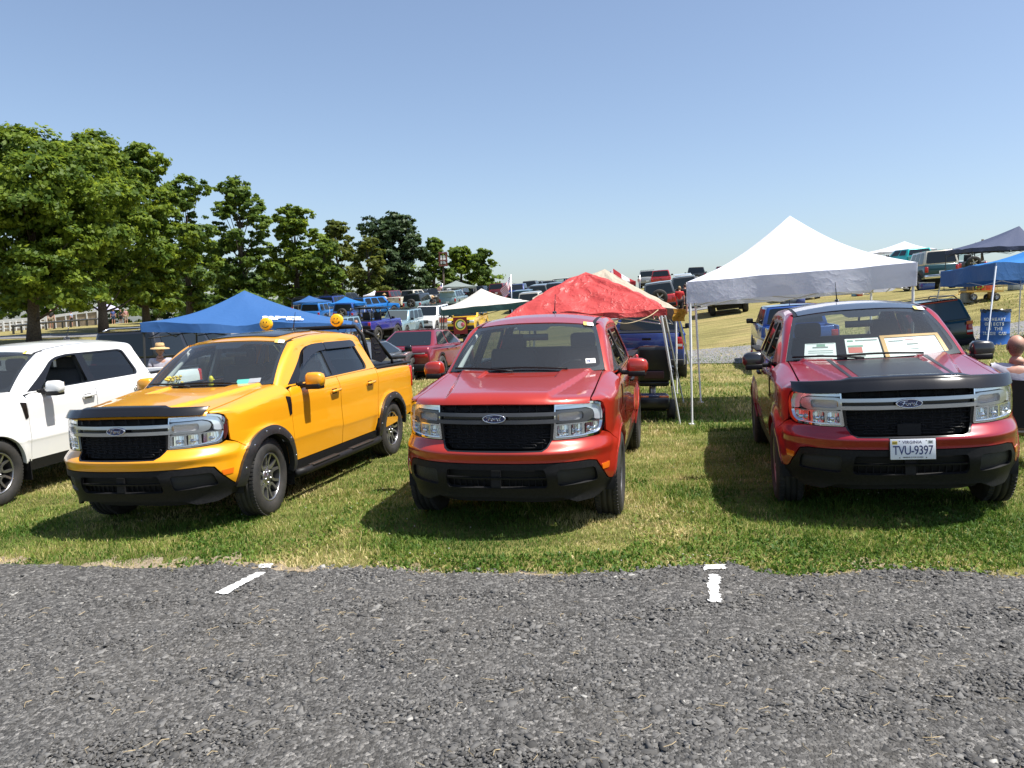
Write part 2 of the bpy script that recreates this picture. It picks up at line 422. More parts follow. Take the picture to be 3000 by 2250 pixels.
def strip(name, pts_lo, pts_hi, material, dz=.02, nx=80, ny=6):
    lo = np.array(pts_lo); hi = np.array(pts_hi); V = []
    t = np.linspace(0, 1, nx)
    li = np.stack([np.interp(t, np.linspace(0, 1, len(lo)), lo[:, k]) for k in (0, 1)], 1)
    hj = np.stack([np.interp(t, np.linspace(0, 1, len(hi)), hi[:, k]) for k in (0, 1)], 1)
    rag = rng.normal(0, .05, (2, nx, 1))
    for s in np.linspace(0, 1, ny):
        p = li*(1-s)+hj*s
        if s in (0, 1): p = p+rag[int(s)]*(1 if s else -1)
        V.append(np.c_[p, H(p[:, 0], p[:, 1])+dz])
    V = np.concatenate(V)
    i = np.arange(nx-1)[None]+np.arange(ny-1)[:, None]*nx
    F = np.stack([i, i+1, i+nx+1, i+nx], 2).reshape(-1, 4)
    me = bpy.data.meshes.new(name); me.from_pydata(V.tolist(), [], F.tolist()); me.polygons.foreach_set('use_smooth', [True]*len(F))
    return tag(link(name, me, material), kind='structure')
m_gv2 = noise_col(mat('path_gravel'), (.10, .10, .105), (.24, .235, .23), 9, 8, (.3, .7), bump=.6, bscale=30, rough=.9)
A = [gp(-900, 34)[:2], gp(400, 30)[:2], gp(1200, 27)[:2], gp(2100, 23.6)[:2], gp(2500, 22)[:2], gp(2960, 21)[:2], gp(3900, 22)[:2]]
B = [gp(-900, 39)[:2], gp(400, 35)[:2], gp(1200, 32)[:2], gp(2100, 30)[:2], gp(2500, 28)[:2], gp(2960, 26)[:2], gp(3900, 27)[:2]]
strip('gravel_path', A, B, m_gv2)
A = [gp(0, 52)[:2], gp(700, 51.5)[:2], gp(1200, 50.8)[:2], gp(1700, 50)[:2], gp(2030, 47)[:2], gp(2600, 52)[:2]]
B = [gp(0, 57)[:2], gp(700, 56)[:2], gp(1200, 55)[:2], gp(1700, 54)[:2], gp(2030, 51)[:2], gp(2600, 56)[:2]]
strip('lane', A, B, m_gv2, dz=.03)
# ------------------------------------------------------------------ body surface of the four front trucks
def smooth(a, b, x):
    t = np.clip((np.asarray(x, float)-a)/(b-a), 0, 1); return t*t*(3-2*t)
def catmull(P, n=10):
    P = np.array(P, float); Q = np.vstack([2*P[0]-P[1], P, 2*P[-1]-P[-2]]); out = []
    for i in range(1, len(Q)-2):
        for t in np.linspace(0, 1, n, endpoint=False):
            a, b_, c, d = Q[i-1:i+3]
            out.append(.5*((2*b_)+(-a+c)*t+(2*a-5*b_+4*c-d)*t*t+(-a+3*b_-3*c+d)*t**3))
    out.append(P[-1]); return np.array(out)
_UP = [(.868, -.2), (.870, 0), (.868, .2), (.84, .36), (.812, .45), (.767, .55), (.697, .65), (.628, .72), (.56, .77), (.507, .80), (.435, .83), (.355, .852), (.26, .868), (.15, .878), (0, .885), (-.3, .887), (-1, .888), (-2, .888), (-3, .885), (-3.7, .872), (-3.95, .858), (-4.02, .85)]
_LO = [(.978, -.2), (.982, 0), (.978, .2), (.955, .36), (.93, .45), (.882, .55), (.818, .64), (.748, .71), (.68, .765), (.615, .805), (.535, .84), (.445, .862), (.33, .876), (.2, .883), (0, .888), (-.3, .889), (-1, .889), (-2, .889), (-3, .886), (-3.7, .872), (-3.95, .858), (-4.02, .85)]
_pu = catmull(_UP)[10:]; _pl = catmull(_LO)[10:]
_pu[0, 1] = _pl[0, 1] = 0
_tt = np.r_[0, np.cumsum(np.hypot(*np.diff(_pu, axis=0).T))]
_tt = np.r_[_tt]
WX = (0.0, -3.076); WR = .363
_pv = [.28, .42, .55, .60, .625, .70, .85, 1.0, 1.06, 1.10, 1.13, 1.155, 1.20]
_pd = [-.042, -.026, -.010, -.003, .003, .001, -.004, 0, -.004, -.011, -.021, -.035, -.055]
_hx = np.linspace(-.7, 1.0, 700)
_hz = np.interp(_hx, [-.6, -.45, -.2, .2, .55, .70, .78, .82, .845, .866, .90], [1.214, 1.205, 1.187, 1.155, 1.125, 1.111, 1.103, 1.096, 1.084, 1.058, .97])
_hz = np.convolve(np.r_[[_hz[0]]*12, _hz, [_hz[-1]]*12], np.hanning(27)[1:-1]/np.hanning(27).sum(), 'same')[12:-12]
def hood_z(x, y):
    x = np.asarray(x, float); ay = np.abs(y)
    off = .868-np.interp(ay, _pu[:150, 1], _pu[:150, 0])
    xp = x+off*smooth(-.5, .3, x)
    z = np.interp(xp, _hx, _hz) if True else np.interp(xp, [-.6, -.45, -.2, .2, .55, .70, .78, .82, .845, .866, .90], [1.214, 1.205, 1.187, 1.155, 1.125, 1.111, 1.103, 1.096, 1.084, 1.058, .97])
    z = z - .022*(ay/.71)**2*smooth(-.4, .6, x)
    yr = .40+.20*np.clip((.7-x)/1.1, 0, 1.2)
    z = z + .026*(1-smooth(yr-.012, yr+.034, ay))*smooth(.862, .73, xp)
    z = z - .018*(1-smooth(.325, .352, ay))*smooth(.08, .0, x)
    return z
def body(t, v):
    t = np.asarray(t, float); v = np.asarray(v, float)
    s = np.where(t < 0, -1., 1.); a = np.abs(t)
    w = .22+.78*smooth(.675, .775, v)
    x = np.interp(a, _tt, _pl[:, 0])*(1-w)+np.interp(a, _tt, _pu[:, 0])*w
    y = np.interp(a, _tt, _pl[:, 1])*(1-w)+np.interp(a, _tt, _pu[:, 1])*w
    fr = smooth(.15, .5, x)
    x = x-fr*.022*smooth(.685, .615, v)
    x = x+fr*(-.07*smooth(.54, .30, v)-.016*smooth(.93, 1.07, v))
    vc = v+np.where(v < .85, .02*np.clip(-x-1.5, -1.2, 1.5), 0)
    y = y+(1-fr)*np.interp(vc, _pv, _pd)
    y = y - fr*.03*smooth(.50, .30, v)*smooth(0, .4, y)
    z = v.copy()
    fm = x > -.56
    ze = hood_z(np.minimum(x, .59), .715)-.003; z0 = ze-.09
    vt = z0+.22; k_ = smooth(.34, .47, x); z0 = z0*(1-k_)+np.minimum(1.046, ze-.010)*k_
    q = np.clip((v-z0)/np.maximum(vt-z0, .02), 0, 1)
    ys = y-(y-np.minimum(.715, y))*(1-np.cos(q*np.pi/2)); zs = z0+(ze-z0)*np.sin(q*np.pi/2)
    m = fm & (v > z0) & (x < .66)
    y = np.where(m, ys, y); z = np.where(m, zs, z)
    for xw in WX:
        r = np.hypot(x-xw, v-WR); y = y+.026*(1-smooth(.415, .53, r))*smooth(.30, .42, v)
    return np.stack([x, s*y, z], -1)
def bodyflat(t, v):
    P = body(t, np.maximum(v, .79)); P[..., 2] = v; return P
def _ty(y, v):
    P = body(_tt[:170], np.full(170, v)); return float(np.interp(abs(y), P[:, 1], _tt[:170]))*(1 if y >= 0 else -1)
def _tx(x, v):
    P = body(_tt, np.full(len(_tt), min(v, .9))); return float(np.interp(-x, -P[:, 0], _tt))
def roof_c(x): return np.interp(x, [-2.95, -2.72, -2.6, -2.3, -1.9, -1.5, -1.2, -.95, -.7], [1.60, 1.672, 1.695, 1.72, 1.730, 1.722, 1.695, 1.648, 1.57])
def roof_z(x, y): return roof_c(x)-.050*(np.abs(y)/.57)**2.3
def yg(x, z):
    return .68+.42*(1.56-z)-.055*smooth(-1.0, -.40, x)-.02*smooth(-2.2, -2.8, x)
def gh(x, v):
    x = np.asarray(x, float); v = np.asarray(v, float)
    zt = roof_z(x, .585); z0 = zt-.085; q = np.clip((v-z0)/.17, 0, 1)
    y0 = yg(x, np.minimum(v, z0))
    y = np.where(v > z0, y0-(y0-.585)*(1-np.cos(q*np.pi/2)), y0)
    z = np.where(v > z0, z0+.085*np.sin(q*np.pi/2), v)
    return np.stack([x, y, z], -1)
def wsh(a, q):
    a = np.asarray(a, float); q = np.asarray(q, float)
    y = a*(.735+(.598-.735)*q)
    xb = -.27-.17*(np.abs(a))**2.2; zb = 1.182+.022*a*a
    yt = a*.598; xt = -.935-.085*np.abs(a)**2.2; zt = roof_z(xt, yt)-.004
    bl = .028*np.sin(np.pi*np.clip(q, 0, 1))
    return np.stack([xb+(xt-xb)*q+bl*.5, y, zb+(zt-zb)*q+bl], -1)
def hoodm(x, y): return np.stack([np.asarray(x, float), np.asarray(y, float), hood_z(x, y)], -1)
def roofm(x, y): return np.stack([np.asarray(x, float), np.asarray(y, float), roof_z(x, y)], -1)
def rearm(y, v): return np.stack([-2.80+.40*(np.asarray(v)-1.17)-.0*np.asarray(y)-.06*(np.asarray(y)/.8)**2*-1, np.asarray(y, float), np.asarray(v, float)], -1)

def resample(P, step):
    out = []
    for i in range(len(P)):
        a, b_ = np.array(P[i], float), np.array(P[(i+1) % len(P)], float)
        n = max(1, int(math.ceil(np.linalg.norm(b_-a)/step)))
        for k in range(n): out.append(a+(b_-a)*k/n)
    return out
def rnd(P, r, n=5):
    P = [np.array(p, float) for p in P]; out = []; m = len(P)
    rr = r if hasattr(r, '__len__') else [r]*m
    for i in range(m):
        a, b_, c = P[i-1], P[i], P[(i+1) % m]
        l1, l2 = np.linalg.norm(a-b_), np.linalg.norm(c-b_); d = min(rr[i], l1*.48, l2*.48)
        if d < 1e-4: out.append(b_); continue
        p, q = b_+(a-b_)/l1*d, b_+(c-b_)/l2*d
        for t in np.linspace(0, 1, n): out.append((1-t)**2*p+2*t*(1-t)*b_+t*t*q)
    return out
def arc(cx, cz, r, a0, a1, n=16):
    return [(cx+r*math.cos(R(a)), cz+r*math.sin(R(a))) for a in np.linspace(a0, a1, n)]

PC = {}
def panel(key, loops, fmap, hint, step=.06, thick=.012, off=0.0):
    if key in PC: return PC[key]
    bm = bmesh.new()
    for lp in loops:
        vs = [bm.verts.new((p[0], p[1], 0)) for p in lp]
        for i in range(len(vs)): bm.edges.new((vs[i], vs[(i+1) % len(vs)]))
    bmesh.ops.triangle_fill(bm, use_beauty=True, use_dissolve=False, edges=bm.edges[:])
    A = np.array(loops[0]); lo, hi = A.min(0), A.max(0)
    st = step if hasattr(step, '__len__') else (step, step)
    for ax in (0, 1):
        for g in np.arange(math.ceil(lo[ax]/st[ax])*st[ax], hi[ax], st[ax]):
            co = [0, 0, 0]; no = [0, 0, 0]; co[ax] = g+1e-5; no[ax] = 1
            bmesh.ops.bisect_plane(bm, geom=bm.verts[:]+bm.edges[:]+bm.faces[:], dist=1e-6, plane_co=co, plane_no=no)
    bmesh.ops.dissolve_degenerate(bm, dist=1e-5, edges=bm.edges[:])
    bm.verts.index_update()
    U = np.array([v.co[:2] for v in bm.verts]); F = [[v.index for v in f.verts] for f in bm.faces]
    be = []
    for e in bm.edges:
        if len(e.link_faces) == 1:
            f = e.link_faces[0]; l = [l for l in f.loops if l.edge == e][0]
            be.append((l.vert.index, l.link_loop_next.vert.index))
    bm.free()
    P = fmap(U[:, 0], U[:, 1]); e = 4e-3
    n = np.cross(fmap(U[:, 0]+e, U[:, 1])-fmap(U[:, 0]-e, U[:, 1]), fmap(U[:, 0], U[:, 1]+e)-fmap(U[:, 0], U[:, 1]-e))
    n /= np.linalg.norm(n, axis=1)[:, None]+1e-12
    hv = hint(P) if callable(hint) else np.broadcast_to(np.array(hint, float), P.shape)
    if (n*hv).sum() < 0: n = -n
    P = P+n*off
    f0 = F[len(F)//2]; sgn = 0
    for f in F[::max(1, len(F)//40)]:
        fn = np.cross(P[f[1]]-P[f[0]], P[f[2]]-P[f[0]]); sgn += np.sign(fn@n[f[0]])
    if sgn < 0: F = [f[::-1] for f in F]; be = [(b_, a) for a, b_ in be]
    V = list(P); NN = list(n)
    if thick:
        for a, b_ in be:
            d = P[b_]-P[a]; fn = np.cross(d, n[a]); fn = fn/(np.linalg.norm(fn)+1e-9)
            k = len(V)
            V += [P[a], P[b_], P[b_]-n[b_]*thick, P[a]-n[a]*thick]; NN += [fn]*4
            F.append([k+1, k, k+3, k+2])
    PC[key] = (np.array(V), F, np.array(NN)); return PC[key]
MC = {}
def pobj(name, loops, fmap, hint, m, parent, sides=(1,), key=None, **k):
    key = key or (name, tuple(np.round(np.array(loops[0][:3]).ravel(), 4)), len(loops), k.get('off', 0))
    out = []
    for s in sides:
        if (key, s) not in MC:
            V, F, NN = panel(key, loops, fmap, hint, **k)
            if s < 0:
                V = V*[1, -1, 1]; NN = NN*[1, -1, 1]; F = [f[::-1] for f in F]
            me = bpy.data.meshes.new(name); me.from_pydata(V.tolist(), [], [list(map(int, f)) for f in F])
            me.polygons.foreach_set('use_smooth', [True]*len(F)); me.update()
            if len(me.vertices) == len(NN): me.normals_split_custom_set_from_vertices(NN.tolist())
            MC[(key, s)] = me
        out.append(link(name, MC[(key, s)], m, parent))
    return out
HB = lambda P: np.stack([np.maximum(P[:, 0]-.3, 0)*2.2, P[:, 1], 0*P[:, 0]], -1)
def conv(pts, step=.03, close=True):
    """mixed front ('y',y,v) and side ('x',x,v) outline points into (t,v)"""
    out = [( _ty(p[1], p[2]) if p[0] == 'y' else _tx(p[1], p[2])*(1 if p[0] == 'x' else -1), p[2]) for p in pts]
    return resample(out, step)
def sym(half):
    """half outline (y>=0, starts and ends on the centre line) into the full loop"""
    h = conv(half)[:]; pts = []
    t = [( _ty(p[1], p[2]) if p[0] == 'y' else _tx(p[1], p[2]), p[2]) for p in half]
    full = t+[(-a, b_) for a, b_ in t[::-1] if abs(a) > 1e-6]
    if abs(t[0][0]) < 1e-6: full = t+[(-a, b_) for a, b_ in t[-2:0:-1]]
    return resample(full, .03)
Yf = lambda *p: [('y', a, b_) for a, b_ in p]
Xf = lambda *p: [('x', a, b_) for a, b_ in p]
def front(pts, r=0, step=.03):
    q = rnd(pts, r) if r else pts
    return resample([( _ty(a, b_), b_) for a, b_ in q], step)
def side(pts, r=0, step=.03):
    q = rnd(pts, r) if r else pts
    return resample([( _tx(a, b_), b_) for a, b_ in q], step)
belt = lambda x: 1.160+.014*(-x-.5)

# ------------------------------------------------------------------ wheel
def tyre_mesh(r=WR, w_=.225, rim=.225, n=56):
    mb = MB(); h = w_/2
    prof = [(rim, -h*.78), (rim+.02, -h*.95), (rim+.06, -h*1.03), (r-.035, -h*.98), (r-.012, -h*.86), (r, -h*.74)]
    g = .008
    for c in (-.42, 0, .42):
        prof += [(r, h*(c-.06)), (r-g, h*(c-.05)), (r-g, h*(c+.05)), (r, h*(c+.06))]
    prof += [(r, h*.74), (r-.012, h*.86), (r-.035, h*.98), (rim+.06, h*1.03), (rim+.02, h*.95), (rim, h*.78)]
    mb.lathe(prof, n, 'y')
    # lateral tread blocks along both shoulders
    for k in range(64):
        a = 2*math.pi*k/64
        for s in (-1, 1):
            M = Matrix.Rotation(-a, 3, 'Y')
            c = M @ Vector((r-.001, s*h*.66, 0))
            mb.box(c, (.010, h*.34, .020), M=M)
    return mb.mesh('wheel')
def rim_mesh(style, rim=.228):
    """outer face at +y; materials: 0 dark barrel, 1 spoke face"""
    mb = MB(); mb.mi = 0
    mb.lathe([(rim, -.08), (rim, .085), (rim-.012, .09), (rim-.02, .07), (rim-.03, .02), (rim-.035, -.07), (.05, -.075)], 40, 'y')
    mb.mi = 1
    mb.lathe([(rim+.002, .078), (rim+.002, .094), (rim-.010, .096), (rim-.016, .085)], 40, 'y')
    ns = 6 if style == 'u' else 5
    for k in range(ns):
        a = 2*math.pi*k/ns+.3
        ca, sa = math.cos(a), math.sin(a)
        def P(r_, o, y): return (ca*r_-sa*o, y, sa*r_+ca*o)
        if style == 'u':
            path = [(rim-.012, .062), (.15, .052), (.115, .042), (.092, .020), (.092, -.020), (.115, -.042), (.15, -.052), (rim-.012, -.062)]
            for i in range(len(path)-1):
                (r1, o1), (r2, o2) = path[i], path[i+1]
                d = np.array([r2-r1, o2-o1]); d = d/np.linalg.norm(d); nn = np.array([-d[1], d[0]])*.0125
                f = lambda r_: .060+.028*(r_/rim)**2
                q = [(r1+nn[0], o1+nn[1]), (r2+nn[0], o2+nn[1]), (r2-nn[0], o2-nn[1]), (r1-nn[0], o1-nn[1])]
                vs = [P(p[0], p[1], f(p[0])) for p in q]+[P(p[0], p[1], f(p[0])-.035) for p in q]
                mb.add(vs, [(0, 1, 2, 3), (7, 6, 5, 4), (0, 4, 5, 1), (1, 5, 6, 2), (2, 6, 7, 3), (3, 7, 4, 0)])
        else:
            for o in (-.028, .028):
                q = [(.05, o*.6-.016), (rim-.01, o*1.5-.014), (rim-.01, o*1.5+.014), (.05, o*.6+.016)]
                f = lambda r_: .060+.028*(r_/rim)**2
                vs = [P(p[0], p[1], f(p[0])) for p in q]+[P(p[0], p[1], f(p[0])-.035) for p in q]
                mb.add(vs, [(0, 1, 2, 3), (7, 6, 5, 4), (0, 4, 5, 1), (1, 5, 6, 2), (2, 6, 7, 3), (3, 7, 4, 0)])
    mb.lathe([(.085, .02), (.085, .058), (.07, .066), (.034, .066), (.032, .072), (.001, .072)], 24, 'y')
    for k in range(5):
        a = 2*math.pi*k/5; mb.lathe([(.010, .05), (.010, .080), (.001, .080)], 8, 'y', (.055*math.cos(a), 0, .055*math.sin(a)))
    me = mb.mesh('rim', fixn=True); return me
TYRE = tyre_mesh(); RIM = {'u': rim_mesh('u'), 'v': rim_mesh('v')}
for k in RIM: RIM[k].materials.append(M_RIMD); RIM[k].materials.append(M_RIMS)
TYRE.materials.append(M_TYRE)

SCRIPT = [  # a flowing hand-lettered word as pen strokes, x 0..1, z 0..1
    [(.02, .62), (.06, .78), (.16, .86), (.30, .90), (.42, .94)], [(.24, .90), (.21, .60), (.16, .25), (.08, .10), (.03, .18)], [(.12, .50), (.22, .54), (.32, .60)],
    [(.40, .55), (.34, .45), (.33, .28), (.39, .20), (.46, .30), (.47, .48), (.41, .56), (.44, .50), (.52, .52)],
    [(.55, .58), (.56, .40), (.54, .20)], [(.55, .40), (.60, .54), (.66, .56), (.68, .48)],
    [(.84, .50), (.77, .54), (.71, .42), (.71, .26), (.77, .19), (.83, .30), (.88, .60), (.93, .92), (.88, .60), (.85, .30), (.87, .20), (.95, .28)]]
def badge_mesh(wd=.185, ht=.072):
    mb = MB(); n = 40
    ring = lambda k, x: [(x, wd/2*k*math.cos(2*math.pi*i/n), ht/2*(1-(1-k)*wd/ht*.9)*math.sin(2*math.pi*i/n)) for i in range(n)]
    R_ = [ring(1.0, 0), ring(1.0, .012), ring(.94, .018), ring(.90, .014)]
    vs = sum(R_, []); mb.mi = 0
    mb.add(vs, [(j*n+i, j*n+(i+1) % n, (j+1)*n+(i+1) % n, (j+1)*n+i) for j in range(3) for i in range(n)], True)
    mb.mi = 1; mb.add(ring(.905, .0145), [tuple(range(n))])
    mb.mi = 0
    for st in SCRIPT:
        p = catmull(np.array(st), 4)
        mb.tube([(.0165, -(.5-a)*-wd*.70*1.0 if False else (a-.5)*wd*.68, (b_-.5)*ht*.62) for a, b_ in p], .0022, 4)
    return mb.mesh('badge')
BADGE = badge_mesh(); BADGE.materials.append(M_CHROME); BADGE.materials.append(M_OVAL)

def lower_front(t, bar, deflector, S2):
    """front end: bumper, grille, bars, lamps"""
    pm = t['paint']; r = t['root']
    A = arc(0, WR, .41, 7, 50, 8)
    half = Yf((0, .607), (.70, .607), (.757, .592), (.80, .50), (.832, .417))+Xf((.43, .41))+Xf(*A)+Xf((.33, .715), (.43, .775))+Yf((.803, .795), (.775, .777), (.60, .767), (.434, .767), (.427, .75), (.408, .718), (.37, .695), (0, .692))
    pobj('bumper_cover', [sym(half)], body, HB, pm, r, step=(.05, .012), thick=.02)
    # black lower bumper with centre opening and two pockets
    half = Yf((0, .600), (.70, .600), (.750, .585), (.793, .495), (.825, .412))+Xf((.425, .402), (.43, .33))+Yf((.72, .275), (.60, .27), (.50, .315), (0, .33))
    hole = front([(-.385, .405), (.385, .405), (.40, .43), (.385, .555), (-.385, .555), (-.40, .43)], .02)
    pk = [(.475, .415), (.76, .425), (.745, .545), (.475, .55)]
    pk1 = front(pk, .03); pk2 = front([(-a, b_) for a, b_ in pk[::-1]], .03)
    bb = pobj('lower_bumper', [sym(half), hole, pk1, pk2], body, HB, M_PLAS, r, step=(.05, .03), thick=.03)[0]
    pobj('bumper_pocket', [front([(.47, .41), (.765, .42), (.75, .55), (.47, .555)], .03)], body, HB, S2['pocket'], bb, (1, -1), off=-.022, thick=0)
    pobj('intake_back', [front([(-.41, .39), (.41, .39), (.41, .57), (-.41, .57)])], body, HB, M_DARK, bb, off=-.06, thick=0)
    pobj('intake_bar', [front([(-.40, .474), (.40, .474), (.40, .486), (-.40, .486)])], body, HB, M_PLAS, bb, off=-.012, thick=.02)
    mb = MB()
    for k in range(15):
        y = -.35+.05*k
        for z in (.44, .52): mb.box((.86-.28*y*y, y, z), (.02, .004, .055))
    mb.box((.875, 0, .475), (.03, .075, .13)); tag(mb.build('intake_mesh', M_PLAS, bb), kind='stuff')
    pobj('undertray', [sym(Yf((0, .33), (.55, .32), (.70, .28), (.62, .25), (.45, .25), (0, .26)))], body, HB, M_DARK, r, off=-.16, thick=.02)
    # grille
    gl = pobj('lower_grille', [front([(-.448, .90), (.448, .90), (.436, .765), (.405, .715), (.365, .697), (-.365, .697), (-.405, .715), (-.436, .765)], .012)], bodyflat, HB, M_DARK, r, off=-.05, thick=0)[0]
    mb = MB()
    def rbar(y0, z0, y1, z1, d=.009, xo=-.02):
        za, zb = max(z0, .79), max(z1, .79); P = body(np.array([_ty(y0, za), _ty(y1, zb)]), np.array([za, zb])); P[0, 2] = z0; P[1, 2] = z1; mb.tube([P[0]+[xo, 0, 0], P[1]+[xo, 0, 0]], d, 4)
    def cell(yc, zc, w_, h_):
        y0, y1, z0, z1 = yc-w_/2, yc+w_/2, zc-h_/2, zc+h_/2; e = h_*.45
        pts = [(y0+e, z0), (y1-e, z0), (y1, zc-h_*.2), (y1, zc+h_*.2), (y1-e, z1), (y0+e, z1), (y0, zc+h_*.2), (y0, zc-h_*.2)]
        for i in range(8): rbar(*pts[i], *pts[(i+1) % 8], .0045)
    rows_ = 5
    for j in range(rows_):
        z = .725+.0375*j; lim = .36+.08*min(1, (z-.70)/.06)
        o = .065 if j % 2 else 0
        for k in range(-4, 5):
            yc = k*.13+o
            if abs(yc)+.05 < lim+.02: cell(yc, z, .105, .024)
        for k in range(-7, 8):
            y = k*.065+.0325
            if abs(y) < lim-.01: rbar(y, z-.016, y, z+.016, .004)
        rbar(-lim, z+.0185, lim, z+.0185, .0035)
    mb.build('grille_mesh', M_PLAS, gl)
    if S2.get('sensor'):
        MB().box((.855, 0, .745), (.02, .16, .085)).build('radar_cover', M_PLAS, gl)
    pobj('grille_frame', [front([(-.452, .905), (.452, .905), (.44, .762), (.408, .712), (.367, .693), (-.367, .693), (-.408, .712), (-.44, .762)], .012),
                          front([(-.432, .895), (.432, .895), (.422, .766), (.396, .724), (.36, .708), (-.36, .708), (-.396, .724), (-.422, .766)], .012)], body, HB, M_TRIM, gl, off=-.006, thick=.05)
    ug = pobj('upper_grille', [front([(-.452, .975), (.452, .975), (.452, 1.046), (-.452, 1.046)])], body, HB, M_DARK, r, off=-.045, thick=0)[0]
    mb = MB()
    for k in range(-3, 4):
        cell(k*.128, 1.012, .108, .040)
    for k in range(-4, 4): rbar(k*.128+.064, .985, k*.128+.064, 1.04, .006)
    rbar(-.45, 1.038, .45, 1.038, .007); rbar(-.45, .987, .45, .987, .007)
    mb.build('grille_mesh', M_PLAS, ug)
    mg = pobj('grille_gap', [front([(-.455, .925), (.455, .925), (.455, .965), (-.455, .965)])], body, HB, M_TRIM, r, off=-.03, thick=0)[0]
    pobj('grille_bar', [front([(-.47, .957), (.47, .957), (.47, .985), (-.47, .985)])], body, HB, bar, r, off=.006, thick=.04)
    pobj('grille_bar', [front([(-.47, .900), (.47, .900), (.47, .929), (-.47, .929)])], body, HB, bar, r, off=.006, thick=.04)
    # lamps
    outl = front([(.455, 1.044), (.60, 1.048), (.735, 1.047), (.790, 1.022), (.808, .965), (.808, .875), (.797, .815), (.765, .783), (.60, .773), (.440, .773), (.452, .89)], [.006, 0, .03, .03, .03, .02, .03, .03, 0, .012, 0], .02)
    inner = [(.463, 1.028), (.60, 1.032), (.725, 1.031), (.774, 1.012), (.790, .962), (.790, .877), (.78, .828), (.755, .80), (.60, .788), (.456, .788), (.463, .89)]
    for s in (1, -1):
        hl = pobj('headlight', [outl, front(inner, .015, .02)], body, HB, M_CHROME, r, (s,), off=.002, thick=.02, step=.03)[0]
        pobj('lamp_back', [outl], body, HB, S2['lampback'], hl, (s,), off=-.055, thick=0, step=.04)
        # upper light guide, running along the top and down the outer side
        pobj('light_guide', [front([(.463, 1.003), (.69, 1.005), (.735, .985), (.748, .95), (.748, .905), (.79, .895), (.79, .965), (.774, 1.012), (.725, 1.030), (.463, 1.028)], .012, .02)], body, HB, S2['guide'], hl, (s,), off=-.016, thick=.03, step=.03)
        # bar arms wrapping the turn lamp
        pobj('bar_arm', [front([(.462, .957+.03), (.50, .995), (.68, .997), (.722, .980), (.735, .95), (.722, .915), (.68, .896), (.50, .893), (.462, .902)], .012, .02),
                         front([(.478, .965), (.505, .976), (.655, .976), (.665, .955), (.66, .918), (.505, .912), (.478, .925)], .008, .02)], body, HB, bar, hl, (s,), off=.0, thick=.035, step=.03)
        pobj('turn_lamp', [front([(.478, .91), (.67, .91), (.67, .98), (.478, .98)], .006, .02)], body, HB, S2['turn'], hl, (s,), off=-.03, thick=0)
        mb = MB()
        for k in range(9): 
            z0 = .916+.0075*k; P = body(np.array([_ty(.485, z0), _ty(.655, z0)]), np.array([z0, z0])); mb.tube([P[0]*[1, s, 1]-[.022, 0, 0], P[1]*[1, s, 1]-[.022, 0, 0]], .0022, 4)
        mb.build('turn_ribs', M_WHITEL, hl)
        # three reflectors under it
        cells = [((.475, .796), (.562, .796), (.562, .878), (.478, .878)), ((.578, .796), (.658, .796), (.658, .880), (.578, .880)), ((.674, .800), (.752, .808), (.772, .845), (.772, .885), (.674, .882))]
        pobj('reflector_frame', [front([(.456, .788), (.60, .788), (.755, .80), (.78, .828), (.79, .877), (.79, .893), (.74, .893), (.68, .892), (.50, .889), (.463, .89)], .01, .02)]+[front(list(c), .012, .02) for c in cells], body, HB, M_LAMPF, hl, (s,), off=-.012, thick=.04, step=.03)
        for c in cells:
            c = np.array(c); m_ = c.mean(0)
            mb = MB(); P = lambda y, z, o: tuple((body(np.array([_ty(y, z)]), np.array([z]))[0]+[o, 0, 0])*[1, s, 1])
            y0, y1, z0, z1 = c[:, 0].min(), c[:, 0].max(), c[:, 1].min(), c[:, 1].max()
            for a in range(6):
                f0, f1 = a/6, (a+1)/6; b0, b1 = -.02-.03*math.sin(math.pi*f0), -.02-.03*math.sin(math.pi*f1)
                yy0, yy1 = y0+(y1-y0)*f0, y0+(y1-y0)*f1
                mb.add([P(yy0, z0, b0), P(yy1, z0, b1), P(yy1, z1, b1-.01), P(yy0, z1, b0-.01)], [(0, 1, 2, 3)])
                if a: mb.tube([P(yy0, z0, b0+.004), P(yy0, z1, b0+.004)], .0012, 3)
            mb.ell(P(m_[0], m_[1]-.01, -.02), (.016, .020, .018), 10, 6)
            mb.build('reflector', M_CHROME, hl, fixn=True)
        pobj('lamp_lens', [outl], body, HB, M_LENS, hl, (s,), off=.004, thick=0, step=.03, key=('lens', s))
    bd = link('badge', BADGE, M_CHROME, r, loc=(.876, 0, .943))
    bd.material_slots[1].link = 'OBJECT'; bd.material_slots[1].material = M_OVAL
    for s in (1, -1):
        pobj('side_marker', [side([(.50, .505), (.585, .505), (.60, .55), (.49, .555)], .008, .02)], body, HB, M_AMBER, r, (s,), off=.004, thick=.01)
    if deflector:
        def dmap(a, q):
            a = np.asarray(a, float); q = np.asarray(q, float)
            off = .868-np.interp(np.abs(a), _pu[:150, 1], _pu[:150, 0]); xx = .775+.105*q-off*.97
            zz = hood_z(np.minimum(xx, .835-off), a)+.028+.012*np.sin(np.pi*q)-.150*np.clip(q-.45, 0, 1)**1.25
            return np.stack([xx+.02*q, a, zz], -1)
        if deflector == 'big':
            o = [(-.79, .0), (-.70, -.08), (-.55, -.12), (.55, -.12), (.70, -.08), (.79, 0), (.79, .92), (.70, 1.0), (-.70, 1.0), (-.79, .92)]
        else:
            o = [(-.72, .30), (-.60, .22), (-.46, .20), (-.42, -.05), (.42, -.05), (.46, .20), (.60, .22), (.72, .30), (.70, .88), (-.70, .88)]
        pobj('hood_deflector', [resample(rnd(o, .05), .03)], dmap, (.5, 0, 1), S2['defl'], r, thick=.006, step=.05)

